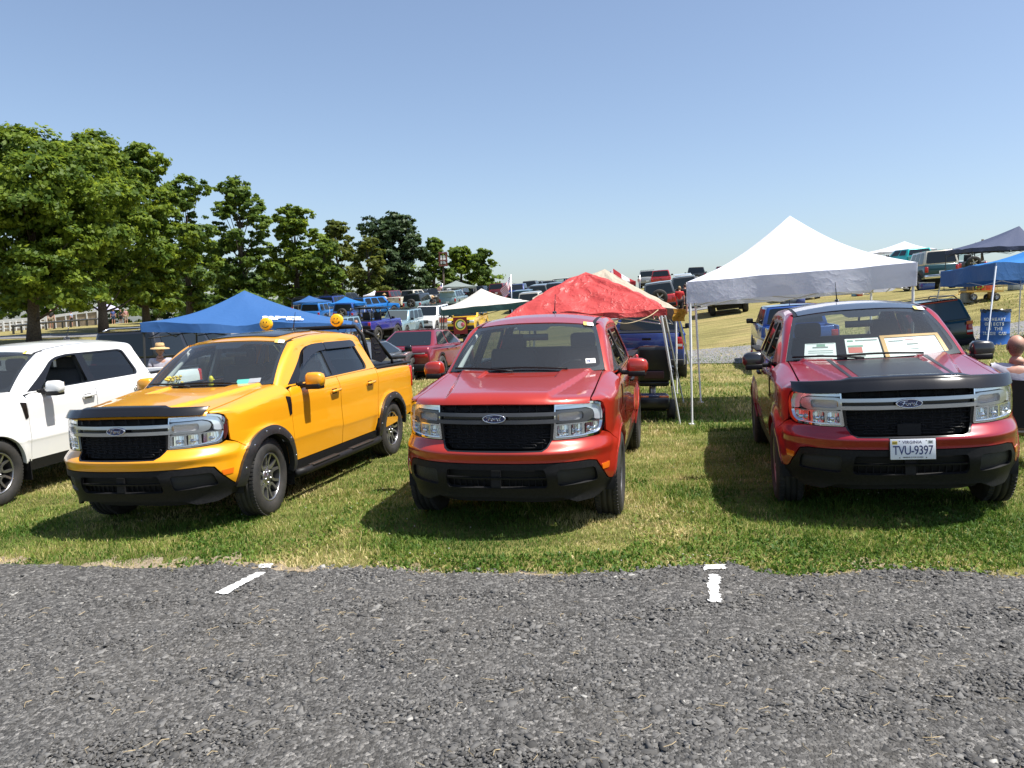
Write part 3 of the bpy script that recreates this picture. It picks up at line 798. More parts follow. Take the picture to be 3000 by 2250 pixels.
def make_truck(key, paintm, bar, rimstyle, rimmat, opts):
    root = empty('pickup_truck'); t = {'paint': paintm, 'root': root}
    lower_front(t, bar, opts.get('deflector'), opts['S2'])
    # fenders
    F = [(.263, .677)]+arc(0, WR, .41, 50, 174, 22)[1:]+[(-.50, .40), (-.50, 1.10)]
    # upper edge follows the hood line (v is a wrap coordinate above the shoulder)
    top = []
    for x in np.linspace(-.50, .628, 16):
        top.append((x, hood_z(min(x, .59), .715)-.003-.09+.215))
    pts = [( _tx(x, v), v) for x, v in F]+[( _tx(x, .9), v) for x, v in top]
    pts += [(_ty(.725, 1.058), 1.058), (_ty(.765, 1.048), 1.048), (_ty(.797, 1.025), 1.025), (_ty(.813, .97), .97), (_ty(.813, .87), .87), (_tx(.47, .80), .80), (_tx(.43, .782), .782), (_tx(.33, .722), .722)]
    pobj('fender', [resample(pts, .03)], body, HB, paintm, root, (1, -1), step=(.05, .025), thick=.02)
    # hood
    xr = lambda y: -.315-.135*(abs(y)/.71)**2
    xf = lambda y: float(np.interp(abs(y), _pu[:150, 1], _pu[:150, 0]))-.003
    ys = np.linspace(-.708, .708, 40)
    hood = [(xf(y), y) for y in ys]+[(xr(y), y) for y in ys[::-1]]
    hd = pobj('hood', [resample(hood, .03)], hoodm, (0, 0, 1), paintm, root, step=(.014, .020), thick=.02)[0]
    MB().box((.10, 0, .86), (.9, 1.16, .26)).box((-.36, 0, 1.08), (.20, 1.40, .10)).build('engine_bay', M_DARK, root)
    pobj('cowl', [resample([(a, q) for a, q in [(-1, -.20), (-.5, -.28), (.5, -.28), (1, -.20), (1, .03), (-1, .03)]], .05)], wsh, (1, 0, .6), M_PLAS, root, off=-.012, thick=.02, step=.1)
    # doors and bed sides
    d1 = [(-.505, .415), (-.505, 1.10)]+[(x, belt(x)) for x in np.linspace(-.53, -1.61, 8)]+[(-1.61, .415)]
    d2 = [(-1.62, .415)]+[(x, belt(x)) for x in np.linspace(-1.62, -2.742, 8)]+[(-2.665, .75), (-2.60, .50), (-2.56, .415)]
    bs = [(-2.752, belt(-2.75)), (-2.675, .75), (-2.63, .56)]+[p for p in arc(-3.076, WR, .41, 164, 4, 24)]+[(-3.60, .45), (-3.98, .50), (-4.0, .62), (-4.015, 1.188)]
    sl_ = [(-.45, .29), (-.42, .408)]+[(-2.60, .408), (-2.645, .29)]
    for s in (1, -1):
        for pts, hx in ((d1, -1.46), (d2, -2.44)):
            dr = pobj('door', [side(pts)], body, HB, paintm, root, (s,), step=(.06, .025), thick=.02)[0]
            P = body(np.array([_tx(hx, 1.03)]), np.array([1.03]))[0]
            mb = MB(); mb.tube([(hx-.10, P[1]+.012, 1.035), (hx-.085, P[1]+.036, 1.037), (hx+.085, P[1]+.036, 1.031), (hx+.10, P[1]+.012, 1.03)], [.012, .016, .016, .012], 8)
            mb.v = [(x, y*s, z) for x, y, z in mb.v]
            mb.build('door_handle', paintm if opts.get('painted_handles', True) else M_PLAS, dr, fixn=True)
            pobj('handle_cup', [side([(hx-.07, 1.0), (hx+.07, 1.0), (hx+.07, 1.055), (hx-.07, 1.055)], .025)], body, HB, M_TRIM, dr, (s,), off=.0025, thick=0)
        pobj('bed_side', [side(bs)], body, HB, paintm, root, (s,), step=(.06, .025), thick=.02)
        pobj('rocker_panel', [side(sl_)], body, HB, M_PLAS, root, (s,), off=-.004, thick=.03)
        pobj('side_vent', [side([(-.40, 1.085), (-.485, 1.07), (-.495, .90), (-.455, .885)], .012)], body, HB, M_TRIM, root, (s,), off=.006, thick=.01)
        # mud flap
        MB().box((-.455, s*.80, .31), (.012, .17, .24)).build('mud_flap', M_PLAS, root)
        if opts.get('flares'):
            for xw in WX:
                a0, a1 = (4, 182) if xw == 0 else (-2, 176)
                o_ = arc(xw, WR, .476, a0, a1, 30); i_ = arc(xw, WR, .405, a1, a0, 30)
                fl = pobj('fender_flare', [resample([( _tx(x, v), v) for x, v in o_+i_], .03)], body, HB, S2_FLARE, root, (s,), off=.045, thick=.06, step=(.04, .03))[0]
                for a in np.linspace(a0+18, a1-18, 6):
                    x, z = xw+.455*math.cos(R(a)), WR+.455*math.sin(R(a)); P = body(np.array([_tx(x, z)]), np.array([z]))[0]
                    mb = MB(); mb.ell((x, s*(P[1]+.046), z), (.011, .007, .011), 8, 5); mb.build('rivet', M_CHROME, fl)
        else:
            for xw in WX:
                o_ = arc(xw, WR, .422, 4, 176, 30); i_ = arc(xw, WR, .402, 176, 4, 30)
                pobj('wheel_lip', [resample([( _tx(x, v), v) for x, v in o_+i_], .03)], body, HB, paintm, root, (s,), off=.005, thick=.05, step=(.04, .03))
        # wheel house
        for xw in WX:
            mb = MB(); n = 18; vs = []
            for a in np.linspace(-8, 188, n): vs += [(xw+.425*math.cos(R(a)), s*.45, WR+.425*math.sin(R(a))), (xw+.425*math.cos(R(a)), s*.872, WR+.425*math.sin(R(a)))]
            mb.add(vs, [(2*i, 2*i+1, 2*i+3, 2*i+2) for i in range(n-1)], True)
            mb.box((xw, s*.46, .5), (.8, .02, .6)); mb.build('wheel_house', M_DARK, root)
            wh = link('wheel', TYRE, M_TYRE, root, loc=(xw, s*.795, WR), rot=(0, R(random.uniform(0, 360)), (0 if xw < 0 else R(opts.get('steer', 0)))))
            rm = link('rim', RIM[rimstyle], M_RIMD, wh, rot=(0, 0, 0 if s > 0 else math.pi))
            rm.material_slots[1].link = 'OBJECT'; rm.material_slots[1].material = rimmat
        # mirror
        mb = MB()
        prof = [(0, .0), (.03, .45), (.10, .86), (.20, 1.0), (.5, 1.0), (.75, .96), (.92, .80), (1.0, .42)]
        n = 14; vs = []; sec = []
        mc = np.array([-.80, .955, 1.205])
        for f, k in prof:
            y = .90+.205*f; ring = []
            for i in range(n):
                a = 2*math.pi*i/n; cx_, cz_ = math.cos(a), math.sin(a); e = .55
                ring.append((mc[0]+.065*k*np.sign(cx_)*abs(cx_)**e, s*y, mc[2]+.004*f+.082*(.55+.45*k)*k*np.sign(cz_)*abs(cz_)**e))
            sec += ring
        fs = [(j*n+i, j*n+(i+1) % n, (j+1)*n+(i+1) % n, (j+1)*n+i) for j in range(len(prof)-1) for i in range(n)]+[tuple((len(prof)-1)*n+i for i in range(n))]
        mb.add(sec, fs, True)
        mi = mb.build('side_mirror', opts.get('mirror', paintm), root, fixn=True)
        mb = MB(); mb.box((mc[0]+.004, s*1.0, mc[2]-.062), (.128, .16, .055)).box((-.775, s*.89, 1.155), (.07, .14, .04)).box((-.76, s*.845, 1.175), (.11, .03, .05))
        mb.build('mirror_base', M_PLAS, mi, bevel=.012)
        MB().box((mc[0]-.066, s*1.0, mc[2]+.01), (.006, .15, .10)).build('mirror_glass', M_CHROME, mi)
        # greenhouse
        Ls = [(x, 1.165+(x+.50)/(-1.10+.50)*(roof_z(-1.10, .585)-.085+.10-1.165)) for x in np.linspace(-.47, -1.09, 10)]
        top = [(x, roof_z(x, .585)-.085+.165) for x in np.linspace(-1.12, -2.63, 16)]
        rear = [(-2.66, 1.60), (-2.76, 1.30), (-2.80, belt(-2.8)+.004)]
        bot = [(x, belt(x)+.004) for x in np.linspace(-2.7, -.60, 14)]
        dlo = [(-.60, 1.178), (-1.10, 1.508), (-1.22, 1.545), (-1.40, 1.566), (-2.36, 1.566), (-2.45, 1.545), (-2.55, 1.27), (-2.545, 1.225), (-2.50, 1.203)]
        dl = resample(rnd(dlo, [.01, .06, .02, .02, .05, .05, .04, .03, .03]), .04)
        cs = pobj('cab_side', [resample(Ls+top+rear+bot, .04), dl], gh, (0, 1, .3), paintm if not opts.get('black_cab_side') else P_BLACK, root, (s,), step=(.05, .03), thick=.015)[0]
        g1 = resample(rnd([(-.80, 1.196), (-1.14, 1.492), (-1.28, 1.532), (-1.42, 1.546), (-1.555, 1.548), (-1.565, 1.206)], .02), .04)
        g2 = resample(rnd([(-1.685, 1.208), (-1.675, 1.549), (-2.34, 1.549), (-2.43, 1.53), (-2.52, 1.27), (-2.49, 1.222)], .03), .04)
        wf = pobj('window_frame', [resample(rnd(dlo, [.01, .06, .02, .02, .05, .05, .04, .03, .03]), .04), g1, g2], gh, (0, 1, .3), M_TRIM, cs, (s,), off=-.006, thick=.03, step=(.05, .03))[0]
        if not opts.get('open_front'): pobj('side_window', [g1], gh, (0, 1, .3), M_GLASS if opts.get('clear_side') else M_TINT, cs, (s,), off=-.016, thick=0, step=.06)
        pobj('side_window', [g2], gh, (0, 1, .3), M_TINT, cs, (s,), off=-.016, thick=0, step=.06)
        if opts.get('visors'):
            for vz in ([(-.95, 1.33), (-1.12, 1.50), (-1.28, 1.545), (-1.42, 1.562), (-1.63, 1.566), (-1.63, 1.485), (-1.45, 1.475), (-1.25, 1.44)], [(-1.64, 1.485), (-1.64, 1.566), (-2.36, 1.566), (-2.44, 1.55), (-2.47, 1.485)]):
                pobj('rain_guard', [resample(rnd(vz, .02), .04)], gh, (0, 1, .3), M_VISOR, cs, (s,), off=.02, thick=.004, step=.06)
        # windscreen pillar, bridging side and windscreen
        q = np.linspace(0, 1, 14); W_ = wsh(np.full(14, 1.0), q)
        Lx = -.47+(-1.12+.47)*q; Lv = 1.165+(Lx+.50)/(-1.10+.50)*(roof_z(-1.10, .585)-.085+.10-1.165)
        Lg = gh(Lx, Lv)
        cols = []
        for f in np.linspace(0, 1, 7):
            p = W_*(1-f)+Lg*f; bul = math.sin(math.pi*f)*.016
            cols.append(p+np.array([.55, .6, .5])*bul)
        G = np.stack(cols, 1); V = (G*[1, s, 1]).reshape(-1, 3)
        Fp = [(i*7+j, i*7+j+1, (i+1)*7+j+1, (i+1)*7+j) for i in range(13) for j in range(6)]
        mb = MB(); mb.add(V, Fp, True); mb.build('windscreen_pillar', paintm, root, fixn=True)
        ip = gh(np.linspace(-.55, -1.05, 8), 1.165+(np.linspace(-.47, -1.04, 8)+.50)/(-.60)*(roof_z(-1.10, .585)-.085+.10-1.165))
        mb = MB(); mb.tube([(p[0]-.05, s*(p[1]-.06), p[2]-.02) for p in ip], .032, 8); mb.build('pillar_trim', M_LINER, root)
        mb = MB()
        for xa, xb in ((-1.62, -1.60),): mb.box((-1.61, s*.70, 1.36), (.09, .03, .42), M=Matrix.Rotation(s*R(22), 3, 'X'))
        mb.build('inner_pillar', M_LINER if opts.get('clear_side') else M_DASH, root); mb = MB()
        mb.box((-2.62, s*.70, 1.36), (.10, .03, .42), M=Matrix.Rotation(s*R(22), 3, 'X')); mb.build('inner_pillar', M_LINER if opts.get('clear_side') else M_DASH, root)
        # roof channel strip
        xs_ = np.linspace(-1.03, -2.66, 14); mb = MB(); vs = []
        for x in xs_: vs += [(x, s*.553, float(roof_z(x, .56))-.006), (x, s*.592, float(roof_z(x, .585))-.007)]
        mb.add(vs, [(2*i, 2*i+1, 2*i+3, 2*i+2) for i in range(13)], True); mb.build('roof_strip', M_PLAS, root, fixn=True)
    # roof, windscreen
    fx = lambda y: -.935-.085*(abs(y)/.598)**2.2
    ys = np.linspace(-.555, .555, 24)
    rf = [(fx(y), y) for y in ys]+[(-2.68+.03*(y/.55)**2, y) for y in ys[::-1]]
    rfo = pobj('roof', [resample(rf, .04)], roofm, (0, 0, 1), opts.get('roof', paintm), root, step=(.06, .05), thick=.015)[0]
    wsl = resample([(-1, .015), (1, .015), (1, .985), (-1, .985)], .06)
    inn = resample(rnd([(-.955, .085), (-.5, .06), (.5, .06), (.955, .085), (.945, .90), (.28, .93), (.22, .82), (-.22, .82), (-.28, .93), (-.945, .90)], [.08, .02, .02, .08, .08, .03, .05, .05, .03, .08]), .05)
    ws = pobj('windscreen', [wsl], wsh, (1, 0, .6), M_GLASS, root, off=.0, thick=0, step=.08)[0]
    pobj('windscreen_border', [wsl, inn], wsh, (1, 0, .6), M_TRIM, ws, off=-.004, thick=0, step=.08)
    def wpt(a, q, o=.01):
        P = wsh(np.array([a, a+.01, a]), np.array([q, q, q+.01])); n = np.cross(P[1]-P[0], P[2]-P[0]); n /= np.linalg.norm(n); n = n if n[2] > 0 else -n
        return P[0]+n*o
    for a0, a1, q0 in ((.55, -.42, .05), (-.12, -.92, .03)):
        mb = MB(); mb.tube([wpt(a0+(a1-a0)*f, q0+.03*math.sin(f*math.pi)+.02*f, .022) for f in np.linspace(0, 1, 8)], .010, 5); mb.build('wiper', M_PLAS, root)
    pobj('windscreen_tag', [resample([(.80, .945), (.955, .945), (.955, 1.03), (.80, 1.03)], .1)], wsh, (1, 0, .6), M_PAPER, root, off=.012, thick=.002)
    pobj('windscreen_tag_band', [resample([(.80, .945), (.855, .945), (.855, 1.03), (.80, 1.03)], .1)], wsh, (1, 0, .6), M_YTAG, root, off=.0135, thick=.0)
    for stq in opts.get('stickers', []):
        a0, a1, q0, q1, m_ = stq
        pobj('windscreen_sticker', [resample([(a0, q0), (a1, q0), (a1, q1), (a0, q1)], .1)], wsh, (1, 0, .6), m_, root, off=.002, thick=0)
    # rear of the cab with its window
    rw = [(-.80, belt(-2.8)), (.80, belt(-2.8)), (.60, 1.64), (-.60, 1.64)]
    rg = rnd([(-.66, 1.25), (.66, 1.25), (.56, 1.58), (-.56, 1.58)], .05)
    pobj('cab_back', [resample(rw, .06), resample(rg, .06)], rearm, (-1, 0, 0), paintm, root, thick=.01)
    pobj('rear_window', [resample(rg, .06)], rearm, (-1, 0, 0), M_GLASS if opts.get('clear_rear') else M_TINT, root, off=-.004, thick=0)
    MB().box((-2.76, 0, .80), (.03, 1.6, .74)).build('cab_back_panel', M_DASH, root)
    # cabin
    mb = MB(); mb.box((-1.65, 0, .50), (2.4, 1.60, .06)).build('cabin_floor', M_DASH, root)
    mb = MB(); mb.box((-.62, 0, 1.02), (.50, 1.50, .30)).build('dashboard', M_DASH, root, bevel=.05)
    mb = MB(); mb.box((-1.80, 0, 1.61), (1.3, 1.02, .02)).build('headliner', M_LINER, root)
    for y in (-.38, .38):
        mb = MB(); mb.box((-1.42, y, .78), (.50, .50, .18)).box((-1.68, y, 1.08), (.16, .50, .56), M=Matrix.Rotation(R(-10), 3, 'Y'))
        se = mb.build('seat', M_SEAT, root, bevel=.05, seg=3)
        mb = MB(); mb.box((-1.755, y, 1.43), (.10, .27, .17)); mb.build('head_rest', M_SEAT, se, bevel=.04)
    mb = MB(); mb.box((-2.40, 0, .80), (.45, 1.35, .18)).box((-2.64, 0, 1.08), (.14, 1.35, .50)).build('rear_seat', M_SEAT, root, bevel=.05)
    mb = MB(); n = 28; Ms = Matrix.Rotation(R(66), 3, 'Y')
    pts = [tuple(Ms @ Vector((.185*math.cos(2*math.pi*i/n), .185*math.sin(2*math.pi*i/n), 0))) for i in range(n+1)]
    mb.tube([(p[0]-.98, p[1]+.38, p[2]+1.09) for p in pts], .016, 6); mb.tube([(-.98, .2, 1.09), (-.98, .56, 1.09)], .02, 6); mb.box((-.95, .38, 1.08), (.10, .14, .10)); mb.build('steering_wheel', M_DASH, root)
    mb = MB(); mb.box((-.99, 0, 1.50), (.03, .25, .065)).tube([(-.99, 0, 1.53), (-.93, 0, 1.585)], .012).build('rear_view_mirror', M_TRIM, root, bevel=.012)
    # bed
    mb = MB(); mb.box((-3.40, 0, .72), (1.24, 1.5, .04))
    for s in (1, -1): mb.box((-3.40, s*.745, .95), (1.24, .03, .46))
    mb.box((-2.84, 0, .95), (.03, 1.5, .46)).build('bed', M_PLAS, root)
    for s in (1, -1):
        MB().box((-3.40, s*.795, 1.188), (1.25, .115, .026)).build('bed_rail_cap', M_PLAS, root, bevel=.01)
        MB().box((-3.99, s*.80, .99), (.075, .125, .30)).build('tail_light', M_REDL, root, bevel=.02)
    MB().box((-4.02, 0, .93), (.05, 1.46, .50)).build('tailgate', paintm, root, bevel=.015)
    MB().box((-4.04, 0, .53), (.12, 1.72, .20)).build('rear_bumper', M_PLAS, root, bevel=.03)
    if opts.get('tonneau'): MB().box((-3.40, 0, 1.205), (1.20, 1.48, .02)).build('bed_cover', M_PLAS, root, bevel=.006)
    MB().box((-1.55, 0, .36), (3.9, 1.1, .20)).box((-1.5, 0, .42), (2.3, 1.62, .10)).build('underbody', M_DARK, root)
    # antenna
    mb = MB(); mb.ell((-2.25, 0, 1.735), (.06, .025, .022), 10, 6).tube([(-2.25, 0, 1.74), (-2.33, 0, 1.95)], [.007, .003], 6).build('antenna', M_TRIM, root)
    root.matrix_world = posemat(key)
    return root
S2_FLARE = noise_col(mat('flare_plastic'), (.016, .016, .017), (.026, .026, .027), 60, 3, bump=.05, bscale=900, rough=.38)
M_VISOR = mat('smoked_acrylic', (.016, .016, .02), .15)
def pocket_mat():
    m = mat('ribbed_plastic', (.016, .016, .017), .5); N, L, b = nodes(m)
    tc = N.new('ShaderNodeTexCoord'); mp = N.new('ShaderNodeMapping'); mp.inputs['Rotation'].default_value = (R(45), 0, 0)
    wv = N.new('ShaderNodeTexWave'); wv.bands_direction = 'Z'; wv.inputs['Scale'].default_value = 42
    L.new(tc.outputs['Object'], mp.inputs[0]); L.new(mp.outputs[0], wv.inputs['Vector'])
    bp = N.new('ShaderNodeBump'); bp.inputs['Strength'].default_value = .6; bp.inputs['Distance'].default_value = .004; L.new(wv.outputs[0], bp.inputs['Height']); L.new(bp.outputs[0], b.inputs['Normal']); return m
M_POCK = pocket_mat()
M_LAMPF = mat('lamp_chrome_frame', (.80, .83, .86), .16, .95)
M_GUIDE = mat('light_guide', (.80, .85, .90), .14, .5, coat=1)
M_TURN = mat('turn_lamp', (.55, .50, .45), .12, .7)
M_TURNA = mat('turn_lamp_amber', (.62, .42, .27), .15, .6)
S2b = dict(pocket=M_POCK, lampback=mat('lamp_bowl', (.05, .052, .055), .15, .6), guide=M_GUIDE, turn=M_TURNA)
M_GREENST = mat('green_sticker', (.10, .42, .35), .5); M_GREYST = mat('grey_sticker', (.30, .32, .34), .5); M_PINKST = mat('pale_sticker', (.75, .65, .78), .5); M_ORST = mat('orange_sticker', (.8, .2, .04), .5)
trC = make_truck('C', P_RED, M_GREYBAR, 'v', M_RIMG, dict(S2=dict(S2b, defl=M_TRIM), steer=0, stickers=[(.78, .90, .14, .22, M_PAPER), (.795, .835, .155, .205, M_NAVY), (.85, .885, .155, .205, M_PINKST)], painted_handles=False))
tag(trC, 'red pickup truck without a front plate, in the middle in front of the red tarp', 'pickup truck', 'front row of pickups')
trR = make_truck('R', P_CRIM, M_SILV, 'v', M_RIMG, dict(S2=dict(S2b, defl=M_TRIM, sensor=True), steer=0, deflector='big', roof=P_BLACK, mirror=P_BLACK, clear_rear=True, painted_handles=False))
tag(trR, 'crimson pickup truck with black roof and a white licence plate', 'pickup truck', 'front row of pickups')
trY = make_truck('Y', P_ORANGE, M_SILV, 'u', M_RIMS, dict(S2=dict(S2b, defl=M_TRIM), steer=6, deflector='small', flares=True, visors=True, tonneau=True, clear_side=True, stickers=[(.52, .68, .06, .14, M_GREENST), (.68, .83, .065, .145, M_GREYST)]))
tag(trY, 'orange yellow pickup truck with black wheel flares and smiley lamp covers', 'pickup truck', 'front row of pickups')
trW = make_truck('W', P_WHITE, M_SILV, 'u', M_RIMS, dict(S2=dict(S2b, defl=M_TRIM), steer=4, open_front=True, stickers=[(.5, .68, .05, .13, M_ORST)]))
tag(trW, 'white pickup truck cut off by the left edge of the view', 'pickup truck', 'front row of pickups')
# ------------------------------------------------------------------ extras on the front trucks
M_DECAL = mat('matte_black_vinyl', (.020, .020, .023), .34)
# licence plate of the crimson truck
def plate(parent, x, z):
    pl = MB().box((x, 0, z), (.006, .305, .152)).build('licence_plate', M_PLATE, parent, bevel=.0018)
    pl2 = MB().box((x-.010, 0, z), (.012, .318, .165)).build('plate_holder', M_PLAS, parent, bevel=.003)
    Rm = (R(90), 0, R(90))
    for txt, sz, y, dz, m_, sp, b_ in (('TVU-9397', .083, .0, -.010, M_NAVY, .93, .0005), ('VIRGINIA', .030, -.005, .052, M_NAVY, 1.05, .0004), ('VIRGINIA IS FOR LOVERS', .0125, 0, -.060, M_INK, 1.0, 0), ('23', .020, .118, .052, M_INK, 1, .0005), ('OCT', .015, -.122, .048, M_INK, 1, .0004)):
        o = link('plate_lettering', text_mesh(txt, sz, .0008, bold=b_, space=sp), m_, pl, loc=(x+.0042, y, z+dz), rot=Rm)
        if txt[0] == 'T': o.scale = (.82, 1.15, 1)
    MB().box((x+.0034, -.122, z+.050), (.001, .036, .026)).build('month_sticker', M_YTAG, pl)
    MB().box((x+.0034, .118, z+.052), (.001, .036, .026)).build('year_sticker', M_PAPER, pl)
    for y in (-.09, .09):
        for dz in (.062, -.062): MB().lathe([(.004, 0), (.004, .003), (.0005, .0035)], 8, 'x', (x+.003, y, z+dz)).build('plate_bolt', M_INK, pl, fixn=True)
plate(trR, float(body(np.array([0.]), np.array([.62]))[0, 0])+.022, .612)
# hood decal
dec = [(.70, -.30), (.70, .30), (-.26, .335), (-.26, -.335)]
pobj('hood_decal', [resample(rnd(dec, .05), .03)], hoodm, (0, 0, 1), M_DECAL, trR, off=.0025, thick=0, step=(.03, .02))
for s in (1, -1):
    st_ = [(.72, s*.365), (.72, s*.345), (-.27, s*.375), (-.27, s*.415)]
    pobj('decal_stripe', [resample(st_, .03)], hoodm, (0, 0, 1), M_DECAL, trR, off=.0025, thick=0, step=(.03, .02))
# papers shown behind the windscreens
def paper(truck, a0, a1, q0, q1, label, lines, framed=False, key=0):
    root = pobj('framed_certificate' if framed else 'certificate', [resample([(a0, q0), (a1, q0), (a1, q1), (a0, q1)], .05)], wsh, (1, 0, .6), M_PAPER if not framed else mat('white_card', (.85, .85, .84), .6), None, off=-.03, thick=.003)[0]
    root.matrix_world = posemat(truck)
    tag(root, label, 'certificate', 'papers shown on the crimson truck dashboard')
    if framed:
        e = .05
        pobj('frame', [resample([(a0, q0), (a1, q0), (a1, q1), (a0, q1)], .05), resample([(a0+e, q0+e*.8), (a1-e, q0+e*.8), (a1-e, q1-e*.8), (a0+e, q1-e*.8)], .05)], wsh, (1, 0, .6), mat('gilt_frame', (.50, .27, .08), .35, .2), root, off=-.022, thick=.012)
    for (f0, f1, g0, g1, m_) in lines:
        pobj('print', [resample([(a0+(a1-a0)*f0, q0+(q1-q0)*g0), (a0+(a1-a0)*f1, q0+(q1-q0)*g0), (a0+(a1-a0)*f1, q0+(q1-q0)*g1), (a0+(a1-a0)*f0, q0+(q1-q0)*g1)], .05)], wsh, (1, 0, .6), m_, root, off=-.028, thick=0)
M_PRT = mat('faded_print', (.25, .25, .22), .8); M_PRTR = mat('red_print', (.55, .12, .08), .7); M_PRTG = mat('green_print', (.20, .32, .22), .7)
paper('R', -.80, -.42, .05, .36, 'cream certificate behind the windscreen, nearest the passenger mirror', [(.25, .75, .72, .80, M_PRT), (.38, .66, .80, .93, M_PRTG), (.12, .9, .55, .58, M_PRT), (.12, .9, .44, .47, M_PRT), (.4, .6, .33, .36, M_PRT), (.03, .97, .95, .965, M_PRT)])
paper('R', -.30, .12, .07, .42, 'white printed sheet with a red picture, middle paper behind the windscreen', [(.06, .24, .84, .92, M_PRTG), (.30, .95, .86, .92, M_PRT), (.06, .46, .30, .56, M_PRTR), (.05, .5, .58, .66, M_PRTG), (.14, .52, .14, .25, M_PRT)])
paper('R', .14, .90, .04, .44, 'white document in a gilt wooden frame behind the windscreen', [(.12, .36, .72, .77, M_PRT), (.40, .55, .76, .79, M_PRTR), (.40, .58, .55, .61, M_PRT), (.42, .56, .36, .39, M_PRT)], framed=True)
for i, (a0, a1) in enumerate(((-.62, -.28), (-.14, .22))):
    o = pobj('paper_sheet', [resample([(a0, .035), (a1, .035), (a1, .065), (a0, .06)], .05)], wsh, (1, 0, .6), M_PAPER, None, off=-.03, thick=.002)[0]
    o.matrix_world = posemat('C'); tag(o, ['white paper on the red truck dashboard, passenger side of the wiper', 'white paper on the red truck dashboard, near its steering wheel'][i], 'paper', 'papers on the red truck dashboard')
# ---- yellow truck: glass roof, sport bar, lamps with smiley covers, side steps, dashboard toys
rt = trY
pobj('roof_glass', [resample(rnd([(-1.12, -.42), (-1.12, .42), (-1.95, .42), (-1.95, -.42)], .08), .05)], roofm, (0, 0, 1), M_VISOR, rt, off=.012, thick=.012, step=.08)
for s in (1, -1):
    mb = MB(); mb.tube([(-.45, s*.90, .30), (-.60, s*.93, .30), (-1.5, s*.93, .30), (-2.45, s*.93, .30), (-2.58, s*.90, .30)], .042, 10)
    st = mb.build('side_step', M_PLAS, rt, fixn=True)
    for xa in (-1.02, -1.98): MB().box((xa, s*.935, .338), (.62, .075, .014)).build('step_pad', S2_FLARE, st, bevel=.004)
sb = MB().tube([(-2.80, -.74, 1.30), (-2.82, -.66, 1.62), (-2.84, -.56, 1.735), (-2.84, .56, 1.735), (-2.82, .66, 1.62), (-2.80, .74, 1.30)], .028, 8).build('sport_bar', M_PLAS, rt, fixn=True)
for s in (1, -1):
    MB().tube([(-2.83, s*.70, 1.66), (-2.98, s*.72, 1.62), (-3.45, s*.77, 1.285), (-3.98, s*.77, 1.265)], .026, 8).build('bar_leg', M_PLAS, sb, fixn=True)
    pp = [(-2.86, 1.58), (-2.98, 1.58), (-3.36, 1.30), (-3.16, 1.24), (-2.86, 1.30)]
    mb = MB(); mb.prism(pp, s*.755-.004, s*.755+.004); pl = mb.build('louvre_plate', M_TRIM, sb, fixn=True)
    for k in range(3): MB().box((-3.00-.02*k, s*.762, 1.50-.06*k), (.16, .012, .018)).build('louvre_slot', M_DARK, pl)
    MB().tube([(-3.50, s*.77, 1.20), (-3.50, s*.77, 1.28)], .02, 6).build('bar_foot', M_PLAS, sb)
M_SMILE = mat('yellow_vinyl', (.85, .47, .012), .35)
def smiley(y, words):
    lamp = MB().lathe([(.05, -.05), (.074, -.02), (.078, .0), (.078, .03)], 24, 'x').tube([(-.01, 0, -.07), (-.01, 0, -.13)], .014, 6).build('roof_lamp', M_PLAS, rt, loc=(-2.76, y, 1.825), rot=(0, 0, R(8)), fixn=True)
    cov = MB().lathe([(.081, -.01), (.083, .03), (.080, .045), (.072, .052), (.001, .054)], 32, 'x').build('lamp_cover', M_SMILE, lamp, fixn=True)
    for dy in (-.020, .020): MB().ell((.0545, dy, .024), (.002, .0065, .011), 10, 6).build('eye', M_INK, lamp)
    if words:
        t_ = 'DAYLIGHTER'
        for i, ch in enumerate(t_):
            a = R(-90+(i-(len(t_)-1)/2)*13.5); r_ = .050
            link('mouth_letter', text_mesh(ch, .021, .0008, bold=.0009), M_INK, lamp, loc=(.055, r_*math.cos(a), r_*math.sin(a)+.004), rot=(R(90)+0, 0, R(90)))
            o = COL.objects[-1]; o.rotation_euler = (Matrix.Rotation(a+R(90), 3, 'X') @ Matrix(((0, 0, 1), (1, 0, 0), (0, 1, 0)))).to_euler()
    mb = MB(); mb.tube([(.0545, .050*math.cos(a), .050*math.sin(a)+.004) for a in np.linspace(R(-155), R(-25), 14)], [.001]+[.0045 if not words else .0022]*12+[.001], 5); mb.build('mouth', M_INK, lamp)
smiley(-.66, False); smiley(.35, True)
def inside(truck, x, y, z): return posemat(truck) @ Vector((x, y, z))
mb = MB(); mb.ell((0, 0, .025), (.03, .026, .026)).ell((.004, 0, .075), (.024, .022, .036)).ell((.03, 0, .07), (.012, .008, .006)); 
tag(mb.build('toy_figure', mat('bright_yellow', (.75, .62, .02), .4), loc=inside('Y', -.52, -.02, 1.195)), 'small bright yellow toy figure standing on the orange truck dashboard', 'toy')
fl = empty('flower_bunch', inside('Y', -.53, -.46, 1.18), label='bunch of small yellow flowers in the corner of the orange truck windscreen', cat='flowers')
mb = MB(); m2 = MB()
for k in range(26):
    p = np.array([random.uniform(-.05, .05), random.uniform(-.14, .12), random.uniform(.03, .14)]); mb.ell(p, (.018, .018, .014), 6, 4); m2.tube([(0, p[1]*.5, 0), p], .003, 3)
mb.build('petals', mat('flower_yellow', (.72, .48, .05), .6), fl)['kind'] = 'stuff'; m2.build('stems', mat('stem_green', (.06, .10, .03), .7), fl)['kind'] = 'stuff'
